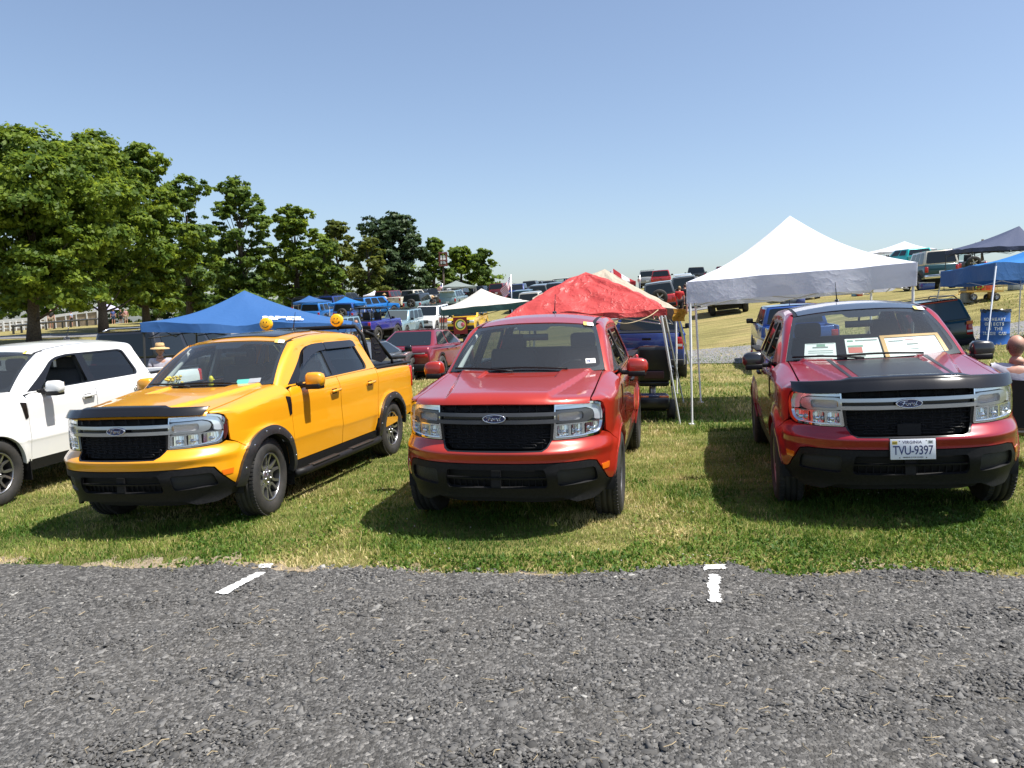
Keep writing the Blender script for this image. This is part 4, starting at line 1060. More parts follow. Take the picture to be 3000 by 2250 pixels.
# ------------------------------------------------------------------ the other vehicles: a parametric builder
M_FGL = mat('far_window', (.012, .016, .02), .08, spec=.45)
M_FGL2 = mat('far_window_pale', (.075, .09, .095), .08)
WCACHE = {}
def far_wheel(r, wd, big=False):
    k = (round(r, 2), round(wd, 2))
    if k in WCACHE: return WCACHE[k]
    mb = MB(); h = wd/2
    mb.lathe([(r*.60, -h), (r*.9, -h*1.02), (r, -h*.8), (r, h*.8), (r*.9, h*1.02), (r*.60, h)], 22, 'y'); ty = mb.mesh('wheel', fixn=True); ty.materials.append(M_TYRE)
    mb = MB(); mb.mi = 0; mb.lathe([(r*.60, -h), (r*.61, h*.9), (r*.55, h*.6), (r*.02, h*.35)], 20, 'y')
    mb.mi = 1
    for i in range(5):
        a = 2*math.pi*i/5; M = Matrix.Rotation(-a, 3, 'Y'); c = M @ Vector((r*.34, h*.68, 0)); mb.box(c, (r*.48, h*.2, r*.15), M=M)
    mb.lathe([(r*.16, h*.5), (r*.15, h*.85), (r*.01, h*.85)], 12, 'y')
    rm = mb.mesh('rim', fixn=True); rm.materials.append(M_RIMD); rm.materials.append(M_RIMS)
    WCACHE[k] = (ty, rm); return WCACHE[k]

def vehicle(px, d, yaw, kind, pm, label, cat=None, L=4.6, W=1.86, Ht=1.8, group=None, roofm_=None, wheel=.37, clear=.22, hood=1.05, belt_=1.12, name=None, hl=1.25, wb=None, opt=(), pos=None, name_part=None, rake=.55, plate_=True, cabl=None, lift=0, dz=0):
    P = gp(px, d) if pos is None else pos
    name = name or {'pickup': 'pickup_truck', 'suv': 'suv', 'sedan': 'sedan_car', 'open': 'open_top_truck'}[kind]
    cat = cat or {'pickup': 'pickup truck', 'suv': 'suv', 'sedan': 'car', 'open': 'off-road truck'}[kind]
    root = empty(name, (0, 0, 0), 0, label, cat, group)
    # stand on the slope
    a = R(yaw); e = 1.3
    f = Vector((math.cos(a), math.sin(a), 0)); l = Vector((-math.sin(a), math.cos(a), 0))
    zf = h1(P[0]+f[0]*e, P[1]+f[1]*e); zb = h1(P[0]-f[0]*e, P[1]-f[1]*e); zl = h1(P[0]+l[0]*.8, P[1]+l[1]*.8); zr = h1(P[0]-l[0]*.8, P[1]-l[1]*.8)
    f = (f*2*e+Vector((0, 0, zf-zb))).normalized(); l = (l*1.6+Vector((0, 0, zl-zr))).normalized(); u = f.cross(l).normalized(); l = u.cross(f)
    M = Matrix((f, l, u)).transposed().to_4x4(); M.translation = (P[0], P[1], (zf+zb+zl+zr)/4+dz)
    x1, x0 = L/2, -L/2; wb = wb or L*.60; xf = wb/2+L*.015; xr = -wb/2+L*.015
    ar = wheel*1.16; g = clear+lift; wz = wheel
    hood += lift; belt_ += lift; Ht += lift
    xc = x1-hl                       # cowl
    deck = belt_ if kind in ('suv',) else (belt_-.02 if kind == 'sedan' else belt_-.30)
    cabx = xc-(cabl or (2.25 if kind == 'pickup' else 99))
    prof = [(x1-.16, g+.04), (x1-.03, g+.16), (x1, hood-.30), (x1-.04, hood-.10), (x1-.16, hood), (xc, belt_)]
    if kind == 'pickup': prof += [(cabx, belt_), (cabx-.01, deck), (x0+.04, deck), (x0, deck-.05), (x0, g+.30), (x0+.06, g+.18)]
    elif kind == 'sedan': prof += [(x0+.55, belt_+.02), (x0+.06, belt_+.0), (x0, belt_-.10), (x0+.02, g+.3), (x0+.10, g+.10)]
    elif kind == 'open': prof += [(x0+.03, belt_-.06), (x0, belt_-.10), (x0, g+.20), (x0+.06, g+.10)]
    else: prof += [(x0+.03, belt_), (x0, belt_-.06), (x0, g+.30), (x0+.08, g+.10)]
    an = lambda xw: [(xw+ar*math.cos(t), wz+ar*math.sin(t)) for t in np.linspace(math.pi*1.0, 0, 12) if wz+ar*math.sin(t) > g+.03]
    prof += an(xr)+[(p[0], p[1]) for p in an(xf)]
    mb = MB(); mb.prism(prof, -W/2, W/2); 
    me = mb.mesh('body', fixn=True, bevel=.045, seg=2)
    co = np.array([v.co[:] for v in me.vertices])
    zm = .62*belt_; k = 1-.10*np.clip((co[:, 2]-zm)/(belt_-zm+.01), 0, 1.2)**2*.5-.05*np.clip((zm-co[:, 2])/zm, 0, 1)**2-.10*np.clip((np.abs(co[:, 0])-L*.40)/(L*.10), 0, 1)**2*.8
    co[:, 1] *= k; me.vertices.foreach_set('co', co.ravel()); me.materials.append(pm)
    me.polygons.foreach_set('use_smooth', [True]*len(me.polygons))
    try: me.set_sharp_from_angle(angle=R(32))
    except Exception: pass
    bo = bpy.data.objects.new('body', me); COL.objects.link(bo); bo.parent = root
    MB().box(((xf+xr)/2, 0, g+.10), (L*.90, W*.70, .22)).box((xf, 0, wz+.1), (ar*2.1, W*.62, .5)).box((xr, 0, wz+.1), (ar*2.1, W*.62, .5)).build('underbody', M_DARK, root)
    # cabin
    if kind != 'open':
        wb_ = W*.47; wt = W*(.385 if kind != 'sedan' else .33); zt = Ht
        if kind == 'suv': b0, b1, t0, t1 = xc+.05, x0+.06, xc-rake, x0+.16+(.18 if 'slant' in opt else 0)
        elif kind == 'sedan': b0, b1, t0, t1 = xc+.10, x0+.42, xc-.80, x0+1.30
        else: b0, b1, t0, t1 = xc+.05, cabx+.02, xc-rake, cabx+.12
        zb_ = belt_-.02
        c = {}
        for s in (1, -1):
            c['fb', s] = np.array([b0, s*wb_*.97, zb_]); c['rb', s] = np.array([b1, s*wb_, zb_]); c['ft', s] = np.array([t0, s*wt, zt-.03]); c['rt', s] = np.array([t1, s*wt, zt-.02])
        mb = MB()
        V = [c['fb', 1], c['fb', -1], c['rb', -1], c['rb', 1], c['ft', 1], c['ft', -1], c['rt', -1], c['rt', 1]]
        mb.add(V, [(0, 1, 2, 3), (4, 7, 6, 5), (0, 4, 5, 1), (1, 5, 6, 2), (2, 6, 7, 3), (3, 7, 4, 0)])
        mb.build('cabin', pm if 'roofcabin' not in opt else (roofm_ or pm), root, fixn=True, bevel=.05, seg=2)
        # roof skin
        mb = MB(); nx_ = 6; ny_ = 5; vs = []
        for i in range(nx_):
            for j in range(ny_):
                fx, fy = i/(nx_-1), j/(ny_-1)*2-1
                vs.append((t0-.01+(t1-t0+.02)*fx, fy*(wt-.015), zt-.022+.035*(1-fy*fy)*math.sin(math.pi*(.1+.8*fx))+.004))
        mb.add(vs, [(i*ny_+j, i*ny_+j+1, (i+1)*ny_+j+1, (i+1)*ny_+j) for i in range(nx_-1) for j in range(ny_-1)], True)
        mb.build('roof', roofm_ or pm, root, fixn=True)
        def win(nm, A, B, C, D, u0, u1, v0, v1, m_=M_FGL, off=.008):
            q = lambda u, v: (A*(1-u)+B*u)*(1-v)+(D*(1-u)+C*u)*v
            n = np.cross(B-A, D-A); n = n/np.linalg.norm(n); cen = (A+B+C+D)/4-np.array([(b0+b1)/2, 0, zb_]); n = n if n@cen > 0 else -n
            loop = rnd([(u0, v0), (u1, v0), (u1, v1), (u0, v1)], .06, 3)
            MB().poly([q(u, v)+n*off for u, v in loop]).build(nm, m_, root, fixn=False)
        win('windscreen', c['fb', 1], c['fb', -1], c['ft', -1], c['ft', 1], .05, .95, .08, .93, M_FGL2 if 'pale' in opt else M_FGL)
        if 'norear' not in opt: win('rear_window', c['rb', 1], c['rb', -1], c['rt', -1], c['rt', 1], .06, .94, .10, .90, M_FGL2 if 'paler' in opt else M_FGL)
        for s in (1, -1):
            if kind == 'suv': cuts = [(.10, .36), (.40, .66), (.70, .93)]
            else: cuts = [(.12, .52), (.56, .90)]
            for u0, u1 in cuts: win('side_window', c['fb', s], c['rb', s], c['rt', s], c['ft', s], u0, u1, .12, .88)
    if kind == 'pickup':
        for s in (1, -1): MB().box(((cabx+x0)/2, s*(W*.445), (deck+belt_)/2), (cabx-x0-.02, .08, belt_-deck)).build('bed_side', pm, root, bevel=.02)
        MB().box((x0+.035, 0, (deck+belt_)/2-.12), (.06, W*.80, belt_-deck+.24)).build('tailgate', pm, root, bevel=.015)
        MB().box(((cabx+x0)/2, 0, deck+.006), (cabx-x0-.1, W*.84, .01)).build('bed_floor', M_DARK, root)
        if 'cover' in opt: MB().box(((cabx+x0)/2, 0, belt_+.012), (cabx-x0-.03, W*.84, .03)).build('bed_cover', M_PLAS, root)
        if 'topper' in opt: MB().prism([(cabx-.02, belt_), (cabx-.02, Ht-.04), (x0+.25, Ht-.04), (x0+.05, belt_)], -W*.42, W*.42).build('bed_topper', roofm_ or M_TRIM, root, fixn=True, bevel=.04)
        MB().box((x0+.002, 0, belt_-.14), (.012, .22, .05)).build('tailgate_handle', M_TRIM, root)
    # bumpers, lamps, grille
    MB().box((x1-.03, 0, g+.20), (.16, W*.92, .22)).build('front_bumper', M_PLAS if 'chromebumper' not in opt else M_CHROME, root, bevel=.03)
    MB().box((x0+.03, 0, g+.24), (.16, W*.92, .20)).build('rear_bumper', M_PLAS if 'chromebumper' not in opt else M_CHROME, root, bevel=.03)
    gm = MB().box((x1-.005, 0, hood-.24), (.05, W*.60, .22)).build('grille', M_TRIM, root, bevel=.01)
    MB().box((x1+.022, 0, hood-.24), (.012, W*.56, .03)).build('grille_bar', M_SILV, gm)
    for s in (1, -1):
        MB().box((x1-.035, s*W*.385, hood-.23), (.07, W*.16, .17)).build('headlight', M_WHITEL, root, bevel=.02)
        tz = belt_-.20 if kind != 'sedan' else belt_-.20
        tl = MB().box((x0+.03, s*(W*.405 if kind != 'sedan' else W*.33), tz-.05), (.08, W*.09 if kind != 'sedan' else W*.20, .30 if kind != 'sedan' else .10)).build('tail_light', M_REDL, root, bevel=.015)
        if 'whitetail' in opt: MB().box((x0-.011, s*W*.405, tz-.10), (.008, W*.075, .06)).build('reverse_lamp', M_WHITEL, tl)
        mb = MB(); mb.box((xc-.25, s*(W*.5+.10), belt_+.08), (.10, .20, .15)); mm = mb.build('side_mirror', pm if 'paintmirror' in opt else M_TRIM, root, bevel=.03)
        MB().box((xc-.24, s*(W*.5-.02), belt_+.02), (.06, .14, .05)).build('mirror_arm', M_TRIM, mm)
        for hx in ((xc-.95, xc-1.85) if kind in ('suv', 'sedan') or L > 4.9 else (xc-.95,)): MB().box((hx, s*(W*.492), belt_-.12), (.18, .03, .04)).build('door_handle', pm, root, bevel=.008)
        MB().box(((xf+xr)/2, s*W*.475, g+.06), (wb-2*ar+.05, .07, .13)).build('rocker_panel', M_PLAS, root, bevel=.02)
        for xw in (xf, xr):
            wd = wheel*.68; ty, rm = far_wheel(wheel, wd)
            o = link('wheel', ty, M_TYRE, root, loc=(xw, s*(W*.5-wd*.48), wheel))
            link('rim', rm, M_RIMD, o, rot=(0, 0, 0 if s > 0 else math.pi))
            mb = MB(); n = 14; vs = []; rr = ar
            for t in np.linspace(math.pi*1.02, -.02*math.pi, n):
                for (q, y) in ((rr-.01, W*.488), (rr+.055, W*.500), (rr+.055, W*.46)): vs.append((xw+q*math.cos(t), s*y, wz+q*math.sin(t)))
            mb.add(vs, [(3*i+k, 3*i+k+1, 3*i+k+4, 3*i+k+3) for i in range(n-1) for k in (0, 1)], True); mb.build('wheel_arch_trim', M_PLAS if 'paintarch' not in opt else pm, root, fixn=True)
    if plate_: MB().box((x0-.052, 0, g+.26 if 'lowplate' in opt else belt_-.42), (.008, .30, .15)).build('licence_plate', M_PLATE, root)
    if 'frontplate' in opt: MB().box((x1+.054, 0, g+.22), (.008, .30, .15)).build('licence_plate', M_PLATE, root)
    if 'spare' in opt:
        ty, rm = far_wheel(wheel*.98, wheel*.6)
        o = link('spare_wheel', ty, M_TYRE, root, loc=(x0-.14, 0, belt_-.12), rot=(0, 0, R(90))); link('rim', rm, M_RIMD, o)
    if 'rails' in opt and kind != 'open':
        for s in (1, -1): MB().tube([(t0-.15, s*wt*.92, Ht), (t0-.3, s*wt*.92, Ht+.055), (t1+.35, s*wt*.92, Ht+.055), (t1+.15, s*wt*.92, Ht)], .018, 6).build('roof_rail', M_SILV if 'silverrails' in opt else M_TRIM, root, fixn=True)
        for xx in (t0-.6, t1+.6): MB().box((xx, 0, Ht+.05), (.05, wt*1.8, .018)).build('roof_crossbar', M_TRIM, root)
    if kind == 'open':
        for s in (1, -1):
            MB().tube([(xc, s*W*.40, belt_), (xc-.35, s*W*.37, Ht-.05), (x0+.5, s*W*.37, Ht-.05), (x0+.35, s*W*.40, belt_)], .035, 6).build('roll_bar', M_TRIM, root, fixn=True)
            MB().tube([(xc-1.2, s*W*.37, Ht-.05), (xc-1.25, s*W*.40, belt_-.1)], .035, 6).build('roll_bar', M_TRIM, root, fixn=True)
        MB().tube([(xc-.35, -W*.37, Ht-.05), (xc-.35, W*.37, Ht-.05)], .03, 6).build('roll_bar', M_TRIM, root, fixn=True)
        MB().tube([(xc-1.2, -W*.37, Ht-.05), (xc-1.2, W*.37, Ht-.05)], .03, 6).build('roll_bar', M_TRIM, root, fixn=True)
        mb = MB(); mb.box((xc-.10, 0, (belt_+Ht)/2-.02), (.03, W*.76, Ht-belt_-.10), M=Matrix.Rotation(R(-28), 3, 'Y')); mb.build('windscreen', M_GLASS, root)
        for y in (-.38, .38):
            mb = MB(); mb.box((xc-.95, y, belt_+.12), (.14, .46, .62), M=Matrix.Rotation(R(-10), 3, 'Y')); mb.build('seat', M_DASH, root, bevel=.05)
        MB().box(((xc+x0)/2, 0, belt_-.04), ((xc-x0)*.94, W*.84, .02)).build('cabin_floor', M_DARK, root)
        if 'sunroof' in opt: MB().box((xc-.95, 0, Ht+.02), (1.9, W*.86, .03)).build('hard_top', roofm_ or M_TRIM, root, bevel=.012)
    root.matrix_world = M
    return root
cp = lambda n, c: paint(n, c, .04, .15)
VB1, VB2, VB3, VBP = cp('deep_blue_paint', (.012, .035, .20)), cp('mid_blue_paint', (.015, .07, .30)), cp('sky_blue_paint', (.02, .17, .52)), cp('violet_blue_paint', (.025, .03, .27))
VGR, VGY, VLB, VDK = cp('dark_green_paint', (.012, .030, .024)), cp('grey_paint', (.11, .115, .12)), cp('ice_blue_paint', (.20, .31, .36)), cp('charcoal_paint', (.022, .024, .027))
VMA, VRD, VYE, VTE, VTQ = cp('maroon_paint', (.16, .014, .018)), cp('bright_red_paint', (.42, .014, .014)), cp('lemon_paint', (.78, .46, .012)), cp('teal_paint', (.006, .055, .062)), cp('turquoise_paint', (.01, .52, .50))
VSR = cp('sedan_red_paint', (.20, .010, .022)); VSI = cp('silver_paint', (.35, .36, .37)); VCR = cp('cream_paint', (.62, .58, .48))
RB, FB = 78, -102
sed = vehicle(1256, 24.2, RB, 'sedan', VSR, 'dark red saloon car seen from behind, right of the orange truck', L=4.93, W=1.86, dz=-.05, Ht=1.47, wheel=.34, hood=.92, belt_=.98, clear=.16, hl=1.35, opt=('lowplate',))
MB().box((-4.93/2+.012, 0, .80), (.05, 1.46, .035)).build('tail_strip', M_SILV, sed, bevel=.01); MB().box((-4.93/2+.0, 0, .84), (.03, 1.3, .012)).build('trunk_crease', VSR, sed)
for s in (1, -1): MB().lathe([(.06, 0), (.001, .001)], 12, 'x', (-4.93/2+.66, s*.52, 1.05)).build('window_sticker', M_PAPER, sed)
b1 = vehicle(1905, 21.6, RB, 'pickup', VB1, 'dark blue pickup seen from behind, beside the mobility scooter', L=5.3, W=1.95, Ht=1.76, belt_=1.20, hood=1.12, wheel=.38, cabl=2.4, opt=('cover', 'whitetail', 'lowplate'), wb=3.3)
# tailgate emblem and stickers of the blue pickup
xr_ = -5.3/2
link('tailgate_badge', BADGE, M_CHROME, b1, loc=(xr_-.002, 0, .86), rot=(0, 0, math.pi), scale=(1, 1.35, 1.35))
for s in (-1,): MB().box((xr_+2.0, .5, 1.42), (.01, .14, .16)).build('window_sticker', M_PINKST, b1)
b2 = vehicle(2318, 22.4, RB, 'pickup', VB2, 'bright blue pickup half hidden behind the crimson truck', L=5.07, W=1.84, Ht=1.74, belt_=1.20, hood=1.1, wheel=.37, cabl=2.3, opt=('whitetail',))
MB().tube([(-.1, 0, 1.74), (-.15, 0, 2.05)], [.012, .005], 5).build('antenna', M_TRIM, b2)
ex = vehicle(2685, 23.2, RB, 'suv', VGR, 'dark green estate suv with roof rack and red tail lamps', dz=-.28, L=4.8, W=1.80, Ht=1.66, belt_=1.05, hood=.98, wheel=.36, opt=('rails', 'whitetail', 'lowplate', 'slant', 'paler'))
for s in (1, -1): MB().box((-2.44, s*.735, .98), (.02, .15, .09)).build('turn_signal', M_AMBER, ex)
MB().box((-2.05, 0, 1.61), (.10, 1.2, .03)).build('high_brake_lamp', M_REDL, ex)
bs_ = vehicle(560, 20.6, RB, 'suv', P_BLACK, 'black suv with silver roof rails behind the person in the straw hat', L=5.0, W=1.98, Ht=1.78, belt_=1.12, wheel=.38, opt=('rails', 'silverrails', 'lowplate'))
vehicle(1072, 20.5, RB, 'sedan', VGY, 'grey car low behind the orange truck bed', L=4.4, W=1.80, Ht=1.22, wheel=.32, hood=.80, belt_=.84, clear=.13)
bv = vehicle(1098, 46, 72, 'open', VBP, 'violet blue open off-road truck on oversized tyres with a flat black top', L=4.0, W=1.85, Ht=1.75, belt_=1.05, hood=1.05, wheel=.47, clear=.42, lift=.28, opt=('sunroof',), plate_=False, wb=2.5)
vehicle(1176, 50, FB, 'suv', VLB, 'ice blue suv facing forward beside the white one', L=4.4, W=1.88, Ht=1.78, belt_=1.10, wheel=.37, opt=('rails', 'pale'), roofm_=VDK)
vehicle(1262, 54, FB, 'suv', P_WHITE, 'white suv with black roof facing forward behind the far lane', L=4.4, W=1.90, Ht=1.80, belt_=1.10, wheel=.37, opt=('rails', 'frontplate'), roofm_=VDK)
ye = vehicle(1376, 48, -100, 'suv', VYE, 'yellow off-road suv with a dark red banner over its bonnet', L=4.3, W=1.78, Ht=1.85, belt_=1.15, hood=1.12, wheel=.42, clear=.34, lift=.12, opt=('frontplate',), roofm_=P_WHITE)
vehicle(1232, 72, RB, 'suv', VLB, 'pale blue suv with a spare wheel on its black rear door', L=4.6, W=1.93, Ht=1.85, belt_=1.15, wheel=.40, opt=('spare', 'roofcabin'), roofm_=VDK)
vehicle(1332, 76, RB, 'suv', VLB, 'pale blue suv with its white rear hatch raised', L=4.5, W=1.88, Ht=1.8, belt_=1.12, wheel=.38, opt=('rails', 'norear'), roofm_=VDK)
o = [x for x in COL.objects if x.name.startswith('suv')][-1]
MB().box((-2.35, 0, 1.72), (.75, 1.5, .05), M=Matrix.Rotation(R(12), 3, 'Y')).build('tail_hatch', P_WHITE, o)
vehicle(1148, 84, RB, 'suv', VMA, 'maroon large suv on the hill beside a pale flatbed truck', L=5.4, W=2.0, Ht=1.95, belt_=1.25, hood=1.2, wheel=.42)
vehicle(1205, 82, 60, 'pickup', VCR, 'cream utility truck with long side boxes on the hill', L=5.8, W=2.0, Ht=1.9, belt_=1.25, hood=1.2, wheel=.42)
vehicle(1245, 96, 70, 'pickup', P_WHITE, 'white pickup with a black bed topper high on the hill', L=5.6, W=2.0, Ht=1.9, belt_=1.25, hood=1.2, wheel=.40, opt=('topper',))
vehicle(1278, 92, FB, 'suv', VDK, 'charcoal suv facing forward below the grey gazebo', L=4.7, W=1.95, Ht=1.9, belt_=1.2, hood=1.15, wheel=.42)
vehicle(1345, 98, FB, 'suv', VDK, 'charcoal suv parked under the grey gazebo', L=4.7, W=1.95, Ht=1.85, belt_=1.15, wheel=.40)
vehicle(1405, 97, 75, 'pickup', VDK, 'dark pickup parked right of the grey gazebo', L=5.6, W=2.0, Ht=1.9, belt_=1.2, wheel=.40)
vehicle(1103, 70, 52, 'suv', VB3, 'sky blue suv parked side on near the blue gazebo', L=4.4, W=1.88, Ht=1.82, belt_=1.15, wheel=.40, roofm_=VDK)
vehicle(1040, 62, RB, 'suv', VB2, 'blue suv with a covered spare wheel under the blue gazebo', L=4.4, W=1.88, Ht=1.82, belt_=1.15, wheel=.40, opt=('spare',), roofm_=VDK)
vehicle(945, 64, RB, 'suv', VB3, 'sky blue suv behind the front blue gazebo, partly hidden', L=4.4, W=1.88, Ht=1.75, belt_=1.1, wheel=.38)
vehicle(972, 40, FB, 'suv', VLB, 'ice blue suv just right of the big blue canopy', L=4.4, W=1.88, Ht=1.72, belt_=1.08, wheel=.38, roofm_=VDK)
vehicle(1165, 100, 30, 'pickup', VRD, 'bright red pickup behind the maroon suv', L=5.4, W=1.95, Ht=1.85, belt_=1.2, wheel=.40)
vehicle(1058, 96, 40, 'pickup', P_WHITE, 'white pickup left of the white gazebo on the hill', L=5.4, W=1.95, Ht=1.85, belt_=1.2, wheel=.40)
vehicle(1022, 88, 60, 'suv', VDK, 'charcoal suv behind the small blue gazebos', L=4.7, W=1.95, Ht=1.85, belt_=1.2, wheel=.40)
vehicle(1470, 94, RB, 'suv', VMA, 'dark red large suv on the ridge left of the flag', L=5.3, W=2.0, Ht=1.95, belt_=1.22, wheel=.40)
vehicle(1556, 92, RB, 'pickup', VGY, 'grey pickup with roof lamps on the ridge right of the flag', L=5.8, W=2.0, Ht=1.95, belt_=1.25, wheel=.42, opt=('cover',))
vehicle(1522, 84, FB, 'pickup', VB1, 'blue striped pickup facing forward right of the flag', L=4.8, W=1.75, Ht=1.7, belt_=1.05, wheel=.36)
vehicle(1590, 72, RB, 'suv', VGY, 'grey suv with an exposed spare wheel left of the red tarp', L=4.4, W=1.93, Ht=1.85, belt_=1.15, wheel=.42, opt=('spare',))
vehicle(1536, 66, RB, 'pickup', VTE, 'slate blue pickup tailgate beside the flag pole', L=5.2, W=1.9, Ht=1.75, belt_=1.2, wheel=.40)
vehicle(1648, 84, RB, 'open', VB1, 'blue open off-road truck above the red tarp', L=4.2, W=1.85, Ht=1.85, belt_=1.1, hood=1.1, wheel=.42, opt=('sunroof',), roofm_=P_WHITE)
vehicle(1938, 78, RB, 'pickup', VRD, 'bright red pickup alone on the ridge', L=5.8, W=2.03, Ht=1.95, belt_=1.30, hood=1.2, wheel=.42)
vehicle(2003, 66, RB, 'suv', P_WHITE, 'white square suv with a dark rear window on the slope', L=4.3, W=1.85, Ht=1.85, belt_=1.2, wheel=.42)
vehicle(2040, 84, RB, 'pickup', VDK, 'charcoal pickup on the ridge left of the white canopy', L=5.8, W=2.03, Ht=1.95, belt_=1.28, hood=1.2, wheel=.42)
vehicle(2118, 88, RB, 'suv', VMA, 'dark red suv on the ridge, half behind the white canopy', L=5.2, W=2.0, Ht=1.95, belt_=1.25, wheel=.42)
jp = vehicle(1942, 44, RB, 'suv', VRD, 'red off-road suv with grey hard top and big spare wheel', L=4.2, W=1.86, Ht=1.85, belt_=1.15, wheel=.46, clear=.35, lift=.30, opt=('spare', 'roofcabin'), roofm_=VGY)
vehicle(2010, 52, RB, 'suv', VGY, 'grey suv behind the red off-road suv, beside the white canopy', L=4.4, W=1.86, Ht=1.95, belt_=1.15, wheel=.42, lift=.2, opt=('roofcabin',))
vehicle(2132, 42, RB, 'suv', VDK, 'dark suv under the white canopy edge with only its tyres showing', L=4.5, W=1.95, Ht=1.9, belt_=1.2, wheel=.42, clear=.34, lift=.1)
vehicle(2340, 46, RB, 'suv', VRD, 'red suv behind the white canopy skirt, lower body showing', L=4.5, W=1.95, Ht=1.9, belt_=1.2, wheel=.42, clear=.34)
vehicle(2515, 48, RB, 'suv', VDK, 'dark suv behind the white canopy, beside the red bucket', L=4.5, W=1.95, Ht=1.9, belt_=1.2, wheel=.42, clear=.34)
te = vehicle(2722, 42, RB, 'suv', VTE, 'teal off-road suv with a white roof and open rear window', L=4.3, W=1.80, Ht=1.95, belt_=1.20, hood=1.1, wheel=.42, clear=.34, lift=.1, opt=('roofcabin', 'chromebumper'), roofm_=VCR)
vehicle(2668, 52, 95, 'pickup', VTQ, 'turquoise pickup behind the teal suv', L=4.8, W=1.95, Ht=2.0, belt_=1.55, hood=1.2, wheel=.42, lift=.45)
vehicle(2815, 52, RB, 'open', P_BLACK, 'black open off-road truck with a spare wheel beside the navy canopy', L=4.3, W=1.88, Ht=1.9, belt_=1.15, wheel=.44, clear=.34, lift=.2, opt=('spare',))
vehicle(1440,100, RB, 'pickup', VDK, 'charcoal pickup at the far end of the ridge, right of the last tree', L=5.6, W=1.95, Ht=1.9, belt_=1.2, wheel=.40, opt=('cover',))
vehicle(1500,100, RB, 'suv', VGY, 'grey suv on the ridge behind the large flag', L=4.8, W=1.95, Ht=1.9, belt_=1.2, wheel=.40, opt=('rails',))
vehicle(1540,102, RB, 'suv', P_WHITE, 'white suv on the ridge, just right of the large flag', L=4.8, W=1.95, Ht=1.9, belt_=1.2, wheel=.40, opt=('rails',))
vehicle(1580,98, RB, 'suv', VDK, 'charcoal suv on the ridge between the grey pickup and the blue open truck', L=4.8, W=1.95, Ht=1.9, belt_=1.2, wheel=.40, opt=('rails',))
vehicle(1612,96, RB, 'pickup', VSI, 'silver pickup on the ridge left of the blue open truck', L=5.5, W=1.95, Ht=1.9, belt_=1.2, wheel=.40, opt=('cover',))
vehicle(1680,95, RB, 'suv', VB1, 'navy suv on the ridge just above the red tarp peak', L=4.8, W=1.95, Ht=1.9, belt_=1.2, wheel=.40, opt=('rails',))
vehicle(1640,72, RB, 'suv', VDK, 'charcoal suv on the slope just above the red tarp\'s left slope', L=4.6, W=1.95, Ht=1.9, belt_=1.2, wheel=.40, opt=('rails',))
vehicle(1560,60, RB, 'pickup', VCR, 'cream flatbed truck lower on the slope beside the flag', L=5.2, W=1.95, Ht=1.9, belt_=1.2, wheel=.40, opt=('cover',))
vehicle(1010,104, RB, 'suv', VSI, 'silver suv at the far left of the hilltop rows', L=4.7, W=1.95, Ht=1.9, belt_=1.2, wheel=.40, opt=('rails',))
vehicle(1190,104, RB, 'pickup', VGY, 'grey pickup at the top of the hill behind the cream utility truck', L=5.5, W=1.95, Ht=1.9, belt_=1.2, wheel=.40, opt=('cover',))
vehicle(1310,100, RB, 'suv', P_WHITE, 'white suv at the hilltop behind the pole lamp', L=4.7, W=1.95, Ht=1.9, belt_=1.2, wheel=.40, opt=('rails',))
vehicle(985,74, RB, 'suv', VB1, 'navy suv between the two small blue gazebos', L=4.6, W=1.95, Ht=1.9, belt_=1.2, wheel=.40, opt=('rails',))
vehicle(915,72, RB, 'suv', VDK, 'charcoal suv under the darker blue small gazebo', L=4.6, W=1.95, Ht=1.9, belt_=1.2, wheel=.40, opt=('rails',))
vehicle(1900,86, RB, 'suv', VSI, 'silver suv on the ridge left of the bright red pickup', L=4.7, W=1.95, Ht=1.9, belt_=1.2, wheel=.40, opt=('rails',))
# banner on the yellow suv
M_BAN = mat('banner_maroon', (.20, .012, .02), .7)
bn = empty('banner', label='dark red banner with a round green and gold emblem hung over the yellow suv', cat='banner')
mb = MB(); vs = []
for i in range(9):
    z = 1.30-1.0*i/8
    for j in range(7): vs.append((2.24+.02*math.sin(j*1.7+i), -.42+.84*j/6, z))
mb.add(vs, [(i*7+j, i*7+j+1, (i+1)*7+j+1, (i+1)*7+j) for i in range(8) for j in range(6)], True)
mb.build('cloth', M_BAN, bn)
for r_, m_, x in ((.34, M_YTAG, 2.275), (.27, mat('banner_green', (.05, .25, .06), .7), 2.28), (.20, M_PAPER, 2.285)):
    MB().lathe([(r_, 0), (.001, .001)], 20, 'x', (x, .02, .86)).build('emblem', m_, bn)
MB().ell((2.29, .16, .86), (.01, .12, .13), 10, 6).build('emblem', mat('banner_pink', (.6, .12, .2), .7), bn)
bn.matrix_world = ye.matrix_world.copy()
